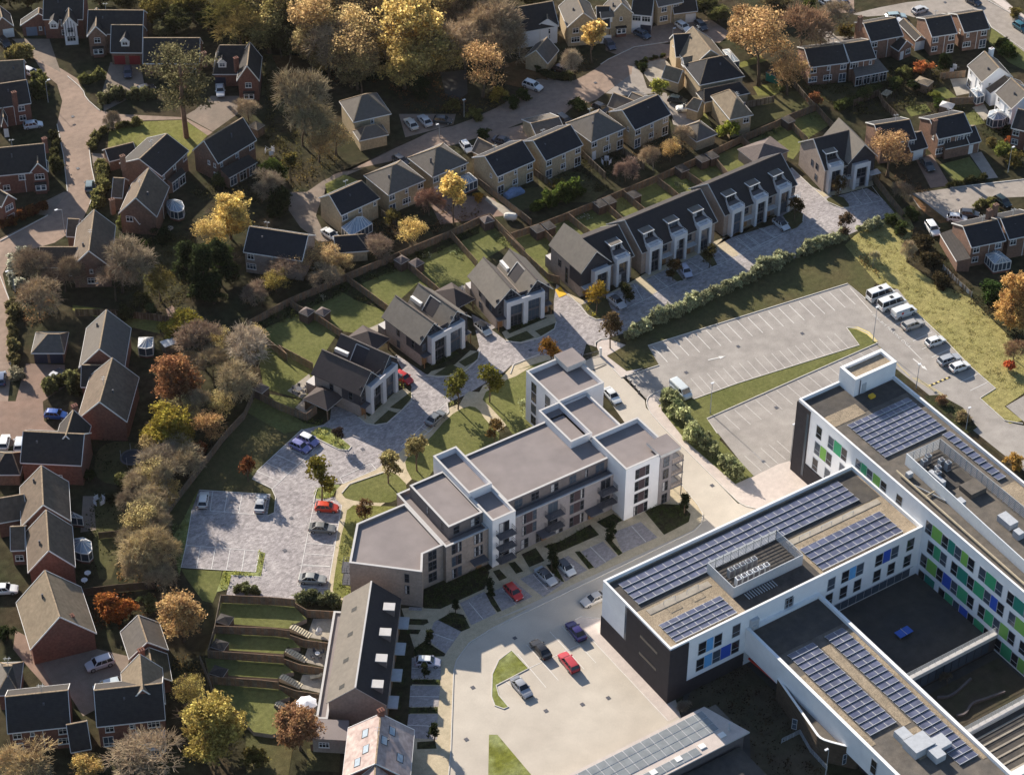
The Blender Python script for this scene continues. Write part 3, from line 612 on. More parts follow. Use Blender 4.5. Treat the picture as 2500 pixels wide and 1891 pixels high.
# solar panels: tilted towards +Y, one shared mesh per size
def solar_mesh(w, d, tilt, cell='solar_cell'):
    key = ('s', w, d, tilt, cell)
    if key not in WCACHE:
        mb = MB(); rise = d*sin(tilt); run = d*cos(tilt); t = .04
        def q(x0, y0, x1, y1, off, m):
            mb.face([(x0, y0*run, (1-y0)*rise+off), (x1, y0*run, (1-y0)*rise+off), (x1, y1*run, (1-y1)*rise+off), (x0, y1*run, (1-y1)*rise+off)], m)
        q(-w/2, 0, w/2, 1, 0, 'alu'); e = .045
        q(-w/2+e, e/d, w/2-e, 1-e/d, .012, cell)
        mb.face([(-w/2, 0, rise-t*3), (w/2, 0, rise-t*3), (w/2, 0, rise), (-w/2, 0, rise)], 'alu')
        WCACHE[key] = mb.mesh('solar_panel')
    return WCACHE[key]
def solar_array(label, u0, u1, v0, v1, z, cols, rows, tilt=.13, gapr=.88, cell='solar_cell', skip=(), group='solar arrays on the school roofs'):
    root = thing('solar_array', label, 'solar panels', ((u0+u1)/2, (v0+v1)/2, z), 0, group)
    pw = (u1-u0)/cols; pv = (v1-v0)/rows; me = solar_mesh(round(pw-.03, 2), round(pv*gapr/cos(tilt), 2), tilt, cell)
    rise = pv*gapr*math.tan(tilt)
    for r in range(rows):
        y = v0+pv*r-(v0+v1)/2
        for c in range(cols):
            if (c, r) in skip: continue
            put('solar_panel', me, root, (u0+pw*(c+.5)-(u0+u1)/2, y, .1))
        mb = MB(); mb.bar((u0-(u0+u1)/2, y+.08, .05), (u1-(u0+u1)/2, y+.08, .05), .10, .10, 'alu'); mb.bar((u0-(u0+u1)/2, y-.03, .10+rise), (u1-(u0+u1)/2, y-.03, .10+rise), .06, .10, 'alu')
        mb.bar((u0-(u0+u1)/2, y+pv*gapr-.05, .05), (u1-(u0+u1)/2, y+pv*gapr-.05, .05), .08, .08, 'alu')
        mb.build('mounting_rail', root)
    return root
# ================================================================ SCHOOL
S = thing('school_building', 'large white school with flat roofs, solar panels and green and blue window panels', 'school', (0,-78,0)); SO = (0,-78)
def sb(poly, z0, z1, wall='render_white', roof='felt_roof', **k): return flat_block(S, poly, z0, z1, wall, roof, k.pop('cop', 'coping_white'), o=SO, **k)
sb(rect(-22.2,-77.6,28.45,-59.7), 0, 12, ph=.75, roof='gravel_roof')          # west wing
sb(rect(28.5,-130,46.1,-45.0), 0, 16, ph=.75)                                  # east block
sb(rect(37.1,-49.05,46.2,-44.95), 15.3, 19.1, roof='gravel_roof', t=.5)         # stair head
sb(rect(-7.3,-128,7.3,-77.65), 3.2, 8.4, ph=.7, t=.5)                          # lower middle wing
sb(rect(-5.6,-128,7.2,-78), 0, 3.2, wall='school_dark', ph=.1)
def sp(name, f, parent=None): return simple(name, parent or S, f, (0,0,0))
def sbox(name, x0, y0, z0, x1, y1, z1, m, top=None): return sp(name, lambda mb: mb.box(x0, y0+78, z0, x1, y1+78, z1, m, top))
def swin(face, pos, z, w, h, **k):
    if face == 'S': win(S, pos, -77.6+78, z, -pi/2, w, h, 'grey', 1, (.36,), **k)
    if face == 'W': win(S, 28.5, pos+78, z, pi, w, h, 'grey', 1, (.36,), **k)
def span(face, p, z, w, h, m):
    if face == 'S': panel(S, p, .4, z, -pi/2, w, h, m, 'coloured_panel')
    else: panel(S, 28.5, p+78, z, pi, w, h, m, 'coloured_panel')
# roof finishes
sbox('roof_felt', -21.6,-67.6,11.25, 27.9,-60.3,11.29, 'felt_dark')
sbox('roof_felt', -7,-77,11.25, 8,-66,11.285, 'felt_dark')
sbox('walkway', -20,-69.4,11.25, -8,-68.2,11.33, 'patio'); sbox('walkway', 8,-69.0,11.25, 27,-67.9,11.33, 'patio')
sbox('roof_felt', 29,-53,15.25, 45.6,-45.6,15.29, 'felt_dark'); sbox('roof_gravel', 36.2,-53.5,15.25, 29.2,-50.6,15.30, 'gravel_roof')
sbox('roof_gravel', 42.4,-118,15.25, 45.6,-80,15.30, 'gravel_roof')
sbox('roof_felt', -6.7,-84.6,7.7, 6.7,-78.3,7.74, 'felt_dark')
sbox('roof_gravel', .3,-106.5,7.7, 1.9,-87,7.74, 'gravel_roof'); sbox('roof_gravel', -6.7,-107,7.7, -5.4,-90,7.74, 'gravel_roof'); sbox('roof_gravel', 6.0,-118,7.7, 6.75,-86,7.74, 'gravel_roof'); sbox('roof_gravel', -2,-113,7.7, 2,-107.4,7.735, 'gravel_roof')
# dark cladding on west end and north-west corner of east block
sbox('cladding', -22.29,-77.68,0, -22.21,-59.6,4.2, 'school_dark')
sbox('cladding', -22.32,-77.70,4.2, -22.22,-66.4,11.6, 'school_dark')
sbox('cladding', -22.33,-77.78,0, -18.7,-77.61,11.6, 'school_dark')
sbox('cladding', -18.7,-77.74,0, -7.4,-77.61,2.9, 'school_dark')
sbox('cladding', 28.3,-48.3,0, 28.49,-44.9,15.4, 'school_dark'); sbox('cladding', 28.3,-44.98,0, 46,-44.8,15.4, 'school_dark'); sbox('cladding', 28.3,-59.6,0, 28.49,-48.3,3.9, 'school_dark')
for z0 in (4.6, 8.3): panel(S, -22.32, -72.4+78, z0, pi, 4.6, .55, 'glass_dark', 'strip_window')
panel(S, -22.22, -66.1+78, 4.3, pi, .5, 7.2, 'glass_blue', 'strip_window')
panel(S, 28.3, -47.9+78, 1, pi, .5, 13.6, 'glass_blue', 'strip_window')
# south face of the wing
for x, z in ((-15.9,7.4),(-12.85,7.4),(-9.3,7.6),(9.75,7.6),(1.25,7.6)): swin('S', x, z, 1.6, 2.7)
for x in (-16.1,-12.9,-9.2): swin('S', x, 3.9, 1.6, 2.7)
span('S', -14.45, 7.4, 1.3, 2.7, 'sky_blue'); span('S', -14.55, 3.9, 1.5, 2.7, 'sky_blue'); span('S', -11.1, 3.9, 2.0, 2.7, 'blue')
for x in (12.6,15.6,19.6,22.9,26.2): swin('S', x, 7.8, 1.6, 2.6)
span('S', 14.1, 7.8, 1.3, 2.6, 'sky_blue'); span('S', 21.25, 7.8, 1.5, 2.6, 'blue')
for x in (9.6,12.6,15.5,19.6,22.6,26.0): swin('S', x, 4.3, 1.6, 2.6)
sw = simple('ground_strip_window', S, lambda mb: mb.box(7.5, .30, 3.5, 27.6, .41, 3.62, 'metal_pale'))
for i in range(12): simple('pane', sw, lambda mb: mb.box(7.6+i*1.62, .32, 1.75, 9.1+i*1.62, .40, 3.5, 'glass_blue'))
# west face of the east block, rows of windows and coloured panels
rows = [(11.3, 'W l W t W l W . W g W . W t W g W . W l W b W'), (7.7, '.W g W . W t W g W b W . W l W g W t W . W b W'), (4.0, 'W l W b W g W . W g W l W . W t W b W g W'), (.4, 'W t . W g W b W g W . W g W l W . W t W')]
cm = {'l': 'lime', 'g': 'green', 't': 'teal', 'b': 'blue'}
for z, pat in rows:
    v = -78.15
    for tok in pat.replace(' ', ''):
        if tok == '.': v -= 1.05; continue
        wd = 1.55 if tok == 'W' else random.choice((1.5, 1.9, 2.3))
        if v-wd < -118: break
        if tok == 'W': swin('W', v-wd/2, z, wd, 2.65)
        else: span('W', v-wd/2, z, wd-.02, 2.65, cm[tok])
        v -= wd+.03
for z, seq in ((11.3, [(-50.85,'W'),(-54.0,'W'),(-55.75,'g'),(-57.45,'W'),(-61.15,'W'),(-62.5,'g'),(-64.0,'W'),(-65.75,'l'),(-67.55,'W'),(-71.5,'W')]), (7.7, [(-50.85,'W'),(-52.4,'l'),(-53.95,'W'),(-57.4,'W')]), (4.1, [(-50.75,'W'),(-54,'W')])):
    for v, k in seq:
        if z < 11 and v < -59.5: continue
        if z > 11 and v < -59.6:
            if k == 'W': win(S, 28.5, v+78, 12.1, pi, 1.5, 2.0, 'grey', 1, (.36,))
            else: panel(S, 28.5, v+78, 12.1, pi, 1.75, 2.0, cm[k], 'coloured_panel')
        elif k == 'W': swin('W', v, z, 1.5, 2.65)
        else: span('W', v, z, 1.9 if k == 'g' else 1.5, 2.65, cm[k])
# terrace between the wings, its railing and the strip of windows under it
sp('terrace_deck', lambda mb: mb.box(7.35,-96.4+78,0, 28.45,-77.65+78,1.5,'school_dark','court'))
sp('terrace_edge', lambda mb: mb.box(7.35,-97.2+78,3.2, 28.45,-96.4+78,3.9,'coping'))
tw = simple('terrace_wall', S, lambda mb: mb.box(7.35,-96.9+78,0, 28.45,-96.45+78,3.2,'school_dark'))
for i in range(12): simple('pane', tw, lambda mb: mb.box(8+i*1.6,-97.0+78,.5, 9.4+i*1.6,-96.9+78,2.9,'glass_blue'))
railing(S, [(7.4,-96.6+78),(28.4,-96.6+78)], 3.9, 1.1, 1.4, 'galv', 4)
sp('terrace_edge', lambda mb: mb.box(7.35,-110.5+78,3.0, 28.45,-109.7+78,3.7,'coping'))
td = sp('terrace_deck', lambda mb: mb.box(7.35,-128+78,0, 28.45,-110.4+78,3.0,'school_dark','felt_dark'))
for i in range(8): simple('slat', td, lambda mb: mb.box(8,-111.5-i*1.5+78,3.0,28,-111.8-i*1.5+78,3.12,'patio'))
railing(S, [(7.4,-109.8+78),(28.4,-109.8+78)], 3.7, 1.1, 1.4, 'galv', 4)
sp('link_roof', lambda mb: mb.box(7.35,-121.5+78,3.1, 28.4,-120.2+78,4.6,'coping_white'))
win(S, 1.25-.2, .39, 8.5-.2, -pi/2, 1.6, 2.4, 'grey', 2, (.4,))
sp('roof_door', lambda mb: mb.box(-6.7, -.2, 7.72, -5.2, .5, 9.9, 'metal_pale'))
# middle wing windows
for v in (-109,-113.2): win(S, -7.3, v+78, 4.2, pi, 1.3, 3.0, 'grey', 1, (.5,))
for v, m in ((-85.5,'orange_p'),(-88.5,'red_p'),(-91.2,'orange_p'),(-93.6,'orange_p'),(-96.4,'yellow_p'),(-98.7,'glass_blue'),(-100.8,'red_p')): panel(S, -5.6, v+78, .6, pi, 1.7, 2.3, m, 'coloured_panel', .06)
sp('red_beam', lambda mb: mb.bar((-7.2,-.8,2.6), (-6.6,-8.5,2.6), .25, .3, 'red_p'))
# plant screens
def screen(x0, y0, x1, y1, z0, z1, sides, m='metal_pale', name='plant_screen'):
    mb = MB()
    for s_ in sides:
        a, b = {'S': ((x0,y0),(x1,y0)), 'N': ((x0,y1),(x1,y1)), 'W': ((x0,y0),(x0,y1)), 'E': ((x1,y0),(x1,y1))}[s_]
        a, b = (a[0], a[1]+78), (b[0], b[1]+78); mb.bar((*a, (z0+z1)/2), (*b, (z0+z1)/2), .14, z1-z0, m)
    return mb.build(name, S)
screen(-6.9,-73.4,6.9,-66.6,11.25,13.5,'SW', 'metal_pale'); sbox('plant_floor', -6.7,-73.2,11.25, 6.7,-66.8,11.32, 'felt_dark')
railing(S, [(-6.8,-66.6+78),(6.9,-66.6+78),(6.9,-73.3+78)], 11.3, 2.2, 1.6, 'galv', 7, 'louvre_screen', .09)
sp('plant_pipe', lambda mb: [mb.bar((-5+i*.5,-75.2+78,11.5), (-5+i*.5,-73.8+78,11.5), .12, .12, 'metal_pale') for i in range(12)])
simple('plant_screen', S, lambda mb: mb.bar((33.2,-67.1+78,16.5), (31.9,-100+78,16.5), .16, 2.4, 'metal_white'))
railing(S, [(33.3,-67.2+78),(40.3,-67.3+78),(40.9,-120+78)], 15.3, 2.3, 1.3, 'galv', 7, 'louvre_screen', .09)
sbox('plant_floor', 33.6,-76,15.25, 40.1,-67.6,15.31, 'felt_dark')
sbox('roof_hatch', 36.5,-79.5,15.3, 39.8,-76.6,16.3, 'felt_roof')
sp('roof_pipe', lambda mb: [mb.tube((30.5,-68+78,15.9),(29.9,-100+78,15.9),.16,.16,'path_buff',6), mb.tube((32.6,-75+78,15.6),(30.3,-75.2+78,15.6),.14,.14,'path_buff',6), mb.tube((30.9,-72+78,15.5),(32.8,-78+78,15.5),.12,.12,'galv',6)])
for a, b in (((33.5,-80.5),(34.4,-79.2)), ((36.6,-88.5),(38.4,-85.5)), ((36.2,-91),(37.4,-89.6)), ((31.2,-70.2),(32.2,-69.4)), ((34.2,-75),(35.0,-71.5))):
    sbox('roof_duct', a[0], a[1], 15.3, b[0], b[1], 16.2+random.random()*.6, 'metal_pale')
for a, b, h in (((-2.3,-109.3),(-.4,-107.2), 1.2), ((-2.6,-112.6),(1.2,-109.6), 1.5), ((1.2,-113.6),(3.6,-111.2), 1.0), ((-.6,-115),(1.2,-112.8), 1.3)):
    sbox('roof_duct', a[0], a[1], 7.75, b[0], b[1], 7.75+h, 'metal_pale')
sp('roof_handrail', lambda mb: [mb.bar((x, -68.8+78, 12.2), (x+2.2, -68.8+78, 12.2), .06, .06, 'galv') for x in (-17,-12.5,10,14.5,19)] + [mb.bar((x+e, -68.8+78, 11.3), (x+e, -68.8+78, 12.2), .06, .06, 'galv') for x in (-17,-12.5,10,14.5,19) for e in (0, 2.2)])
sp('roof_pipe', lambda mb: [mb.bar((38.2,-49.2+78,15.3), (38.2,-49.2+78,18.6), .12, .12, 'metal_rail'), mb.box(39.2,-51.2+78,15.3,40.2,-50.4+78,15.8,'yellow_p')])
sp('door', lambda mb: mb.box(38.8+.0,-49.15+78,15.3,39.7,-49.05+78,17.4,'metal_pale'))
simple('chimney_stub', S, lambda mb: [mb.box(-6.5, -.5-78+78, 8.4, -5.9, -.0, 8.9, 'coping')])
# rooftop units
def ac_unit(label, x, y, z, m='metal_pale', group='rooftop cooling units'):
    r = thing('cooling_unit', label, 'cooling unit', (x, y, z), 0, group)
    simple('casing', r, lambda mb: [mb.box(-.45,-.4,0,.45,.4,1.7,m), mb.box(-.4,-.43,.2,.4,-.4,1.5,'metal_rail')])
    simple('fan', r, lambda mb: mb.tube((0,0,1.7),(0,0,1.82),.34,.30,'metal_rail',10)); return r
for i in range(6): ac_unit('pale cooling unit, front row in the screened pen on the west wing roof', -4.6+i*1.12, -71.6, 11.34, 'metal_white', 'front row of cooling units')
for i in range(5): ac_unit('grey cooling unit, back row in the screened pen on the west wing roof', -4.4+i*1.15, -69.4, 11.34, 'galv', 'back row of cooling units')
for x, y in ((35.2,-69.3),(36.5,-68.8),(36.0,-71.8),(35.1,-72.8),(37.6,-70.8),(38.1,-71.9)): ac_unit('grey twin-fan cooling unit behind the louvre screen on the tall east block', x, y, 15.34, 'galv', 'cooling units on the east block')
# solar arrays
solar_array('long four-row solar array along the north edge of the west wing roof', -20.3, 24.3, -66.6, -60.9, 11.3, 26, 4)
solar_array('short solar array at the west tip of the west wing roof', -20.3, -8.4, -76.4, -71.8, 11.28, 7, 4)
solar_array('solar array between the plant pen and the courtyard corner on the west wing', 8.7, 25.4, -76.3, -70.3, 11.28, 10, 4)
solar_array('big square solar array on the tall east block roof below the stair head', 31.4, 44.7, -64.1, -54.1, 15.3, 9, 8)
solar_array('single-file solar panels beside the east parapet of the tall block', 43.2, 44.9, -78.5, -64.6, 15.3, 1, 9)
solar_array('three-wide solar array on the courtyard side wing nearest the timber annexe', -5.2, -.1, -105.3, -85.2, 7.74, 3, 15)
solar_array('two-wide solar array along the courtyard parapet of the middle wing', 2.2, 5.8, -117, -85.2, 7.74, 2, 23)
# table tennis table on the terrace
t = thing('table_tennis_table', 'blue table tennis table on the dark school terrace', 'table', (*P('Q',1280,595,1.5), 1.5), radians(2))
simple('table_top', t, lambda mb: [mb.box(-1.4,-.76,.72,1.4,.76,.76,'table_blue')]); simple('net', t, lambda mb: mb.box(-.015,-.8,.76,.015,.8,.9,'white_paint'))
for x in (-1,1): simple('leg', t, lambda mb: mb.box(x-.05,-.5,0,x+.05,.5,.72,'metal_rail'))
# low curved walls in the lower court
for s in ('Q1540,1085 1650,1080 1800,940', 'Q1690,1225 1760,1215 1800,1130 1900,1100 2060,1040'):
    p = chaikin(PS(s), 2, False); mb = MB()
    for i in range(len(p)-1): mb.bar((*p[i], .25), (*p[i+1], .25), .35, .5, 'cladding_grey')
    tag(mb.build('garden_wall'), ('short' if s[1] == '1' and s[4] == '0' else 'winding') + ' low pale seat wall in the sunken school court', 'wall')
# timber annexe with a curved corner
ann = PS('Q310,930 590,1330 625,1380 680,1410 870,1458 935,1470', 4.6)
A = thing('timber_annexe', 'dark timber clad annexe with a curved corner beside the middle wing', 'building', (*ann[2], 0)); ao = ann[2]
outer = chaikin(ann, 1, False); poly = [p-ao for p in outer] + [Vector((-5.7, ann[-1].y))-ao, Vector((-5.7, -86))-ao]
flat_block(A, [tuple(p) for p in poly], 0, 4.6, 'fence_dark', 'felt_roof', 'coping_white', ph=.9, t=.3)
sp_ = MB()
for i in range(len(outer)-1):
    for z in (.7,1.4,2.1,2.8,3.5): sp_.bar((*(outer[i]-ao), z), (*(outer[i+1]-ao), z), .06, .05, 'shed_wood')
sp_.build('cladding_batten', A)
win(A, *(P('Q',440,1290,2)-ao), 1.2, radians(215), .8, 2.2, 'grey', 1, (.5,)); win(A, *(P('Q',825,1560,2)-ao), 1.2, radians(262), .7, 2.2, 'grey', 1, (.5,))
q = PS('Q340,1430 480,1360 560,1500 690,1640'); railing(A, [tuple(p-ao) for p in q], 0, 1.1, 1.2, 'galv', 5)
# low hall at the bottom edge with a pale roof and pale panels
HL = thing('low_hall', 'low hall with pale sloping roof, skylights and rows of pale solar panels', 'hall', (-32,-88,0)); ho = Vector((-32,-88))
pts = [(-20.4,-84.4),(-17.7,-92.5),(-50,-92.0),(-60,-84.6)]
simple('wall', HL, lambda mb: mb.prism([tuple(Vector(p)-ho) for p in rect(-59,-92,-18.4,-84.8)], 0, 4.0, 'cladding_grey', 'felt_roof', bottom=False))
simple('roof', HL, lambda mb: mb.prism([tuple(Vector(p)-ho) for p in [(-20.3,-84.4),(-17.6,-92.4),(-60,-92.4),(-60,-84.4)]], 4.0, 4.25, 'coping', 'footway'))
me = solar_mesh(1.62, 1.45, .03, 'solar_pale')
for i in range(24):
    for j in range(3): put('solar_panel', me, HL, (-22.0-i*1.66+32, -89.4+j*1.5+88, 4.3))
for i in range(9):
    put('solar_panel', me, HL, (-27.2-i*1.66+32, -91.9+88, 4.3))
for x, y in ((-21.6,-90.6),(-25.5,-90.8),(-30,-90.9),(-34.7,-91.0)):
    simple('skylight', HL, lambda mb: [mb.box(x+32-.55,y+88-.45,4.25,x+32+.55,y+88+.45,4.42,'white_paint')])
fx, fy = P('O',1830,1320,4.3)
simple('flue', HL, lambda mb: [mb.tube((fx+32,fy+88,4.2),(fx+32,fy+88,5.6),.16,.16,'galv',8), mb.tube((fx+32,fy+88,4.2),(fx+32,fy+88,4.6),.3,.25,'coping',8)])
simple('roof', HL, lambda mb: mb.box(-59+32, -100+88, 0, -19.5+32, -92.5+88, 2.2, 'cladding_dark', 'felt_dark'))
for x in (-31,-27): simple('skylight', HL, lambda mb: mb.box(x+32-.7,-97+88,2.2,x+32+.7,-95.6+88,2.4,'glass_roof'))
# ================================================================ FLATS
FO = (-20,-30); FB = thing('apartment_building', 'four storey block of flats with taupe flat roofs and white stair towers', 'apartment block', (*FO, 0))
def fb(poly, z0, z1, wall, **k): return flat_block(FB, poly, z0, z1, wall, o=FO, **k)
fb(rect(-23.9,-36.4,-3.4,-21.0), 0, 8.05, 'brick_grey', ph=.7, t=.3)
fb(rect(-23.85,-34.6,-3.3,-21.05), 7.4, 10.35, 'cladding_grey', ph=.35)
fb(rect(-3.6,-39.85,5.9,-29.9), 0, 11.6, 'flats_white', ph=1.0)
fb(rect(-2.85,-18.7,6.75,-8.7), 0, 11.1, 'flats_white', ph=1.0)
fb(rect(-3.0,-29.85,3.1,-18.72), 0, 10.5, 'flats_white', ph=.5)
fb(rect(-7.3,-29.0,-2.95,-19.2), 8, 11.55, 'flats_white', ph=1.2)
fb(rect(-28.65,-30.4,-24.1,-19.35), 8, 11.5, 'flats_white', ph=1.2)
fb(rect(-28.6,-25,-24.15,-19.4), 0, 8.2, 'flats_white', ph=.2)
fb(rect(-28.45,-37.3,-23.95,-30.0), 0, 10.55, 'flats_white', ph=.8)
fb(rect(-36.75,-36.15,-28.5,-20.8), 0, 8.05, 'brick_tan', ph=.7, t=.3)
fb(rect(-35.1,-34.4,-28.5,-22.35), 7.4, 10.3, 'cladding_grey', ph=.4)
fb([(-36.8,-23.5),(-46,-23.4),(-51.7,-30.7),(-43.0,-38.9),(-40.7,-35.4),(-36.8,-35.4)], 0, 8.0, 'brick_tan', ph=.5)
def fx(x0,y0,z0,x1,y1,z1,m,name,top=None): return simple(name, FB, lambda mb: mb.box(x0-FO[0],y0-FO[1],z0,x1-FO[0],y1-FO[1],z1,m,top))
def fw(x, y, z, beta, w, h, cols=2, rows=(.5,)): return win(FB, x-FO[0], y-FO[1], z, beta, w, h, 'dark', cols, rows, curt=True)
def fp(x, y, z, beta, w, h, m='panel_purple'): return panel(FB, x-FO[0], y-FO[1], z, beta, w, h, m, 'infill_panel', .04)
fx(3.2,-40.3,11.15,7.4,-36.2,11.75,'coping','canopy','flat_roof'); fx(3.3,-12.4,10.6,7.2,-8.3,11.7,'coping','canopy','flat_roof')
DN = -pi/2
# main front: tall stacks with purple infill between side windows
def stack(x, y, beta, zs, w=3.0, along=(1,0)):
    for z in zs:
        fw(x-along[0]*(w/2-.45), y-along[1]*(w/2-.45), z, beta, .8, 2.1, 1); fp(x, y, z, beta, w-1.8, 2.1); fw(x+along[0]*(w/2-.45), y+along[1]*(w/2-.45), z, beta, .8, 2.1, 1)
stack(-20.6, -36.4, DN, (3.15, 5.75)); stack(-11.0, -36.4, DN, (.3, 3.15, 5.75))
def balcony(x, y, z, w=3.2, d=1.5, door=True, face=DN):
    if door: fw(x, y, z+.15, face, 2.0, 2.15, 2, (.98,))
    b = simple('balcony', FB, lambda mb: mb.box(x-w/2-FO[0], y-d-FO[1], z-.05, x+w/2-FO[0], y-.01-FO[1], z+.13, 'metal_rail'))
    X, Y = x-FO[0], y-FO[1]
    railing(b, [(X-w/2+.05, Y-.05), (X-w/2+.05, Y-d+.05), (X+w/2-.05, Y-d+.05), (X+w/2-.05, Y-.05)], z+.13, 1.05, .35, 'metal_rail', 2, 'railing', .04)
for z in (2.7, 5.4): balcony(-15.9, -36.4, z); balcony(-5.2, -36.4, z)
for z in (1.9, 4.6, 7.3): balcony(-26.2, -37.3, z-.4)
fw(-26.2, -37.3, .1, DN, 2.0, 2.1, 2)
for x, z in ((-18.5,.2),(-8,.2),(-21.5,.2),(-14.5,.2)): fw(x, -36.4, z, DN, 1.5, 2.1, 2)
fx(-19.2,-38.4,2.5,-16.6,-36.45,2.7,'metal_rail','entrance_canopy'); fx(-9.4,-38.4,2.5,-6.8,-36.45,2.7,'metal_rail','entrance_canopy'); fx(-32.2,-37.8,2.5,-29.4,-36.2,2.7,'metal_rail','entrance_canopy')
for x in (-17.6,-8.0,-30.4): panel(FB, x-FO[0], -36.4-FO[1]+(.23 if x < -29 else 0), .05, DN, 1.0, 2.2, 'door_wood', 'door', .06)
for x, w in ((-21.6,1.6),(-18.3,1.6),(-14.4,1.6),(-10.7,1.4),(-7.9,.6),(-5.2,1.8)): fw(x, -34.6, 8.1, DN, w, 1.75, 2 if w > 1 else 1)
fx(-23.7,-35.9,7.36,-3.7,-34.7,7.42,'flat_roof','ledge_deck')
stack(-.2, -39.85, DN, (.15, 2.95, 5.7, 8.4))
fx(3.4,-39.97,0,5.95,-39.86,11.1,'brick_grey','brick_pier')
for z in (.15, 2.95, 5.7, 8.4): fw(4.7, -39.97, z, DN, 1.2, 2.1, 2)
# corner balconies on the east side with posts
for z in (2.75, 5.5, 8.2):
    b = fx(5.95,-40.1,z-.12,8.4,-35.6,z+.06,'metal_rail','balcony')
    railing(b, [(8.3-FO[0],-35.7-FO[1]),(8.3-FO[0],-40.0-FO[1]),(6.0-FO[0],-40.0-FO[1])], z+.06, 1.05, .4, 'brick_tan', 5, 'railing', .05)
    fw(5.9, -37.6, z+.1, 0, 1.8, 2.1, 2)
for x, y in ((8.25,-40.0),(8.25,-35.75)): fx(x-.06,y-.06,0,x+.06,y+.06,9.3,'metal_rail','post')
# west parts
stack(-34.7, -36.15, DN, (.3, 3.0, 5.75), 2.0); stack(-30.5, -36.15, DN, (3.0, 5.75), 1.8)
fw(-33.6,-34.4,8.1,DN,1.2,1.7,1); fw(-30.0,-34.4,8.1,DN,1.8,1.7,2); fw(-35.1,-28,8.1,pi,.8,1.7,1); fw(-35.1,-32.4,8.1,pi,.6,1.7,1)
fx(-36.5,-35.9,7.36,-28.6,-34.5,7.42,'flat_roof','ledge_deck'); fx(-36.45,-34.4,7.36,-35.2,-21.1,7.42,'flat_roof','ledge_deck')
for z in (.9, 3.4, 5.7): fw(-38.9, -35.4, z, DN, 1.6, 2.0, 2)
for z in (2.6, 5.2):
    c = Vector((-51.7,-30.7)).lerp(Vector((-43,-38.9)), .79); fw(c.x, c.y, z, atan2(-8.7, -8.2), .8, 1.9, 1)
bx, by = Vector((-46,-23.4)).lerp(Vector((-51.7,-30.7)), .84)-Vector(FO); an = atan2(-7.3,-5.7)
for z in (2.7, 5.4):
    b = simple('balcony', FB, lambda mb: mb.box(-1.3,-1.4,z-.1,1.3,-.02,z+.06,'metal_rail'), (bx, by, 0), an)
    railing(b, [(-1.25,-.05),(-1.25,-1.35),(1.25,-1.35),(1.25,-.05)], z+.06, 1.05, .4, 'metal_rail', 2, 'railing', .04)
# north tower, west face, and the sides
for v in (-11.2,-15.5):
    for z in (.9, 3.5, 6.1, 8.3): fw(-2.85, v, z-.3, pi, 1.5, 2.0, 2)
for z in (3.2, 5.8): fw(-28.65+.05, -22, z, pi, 1.0, 1.9, 1)
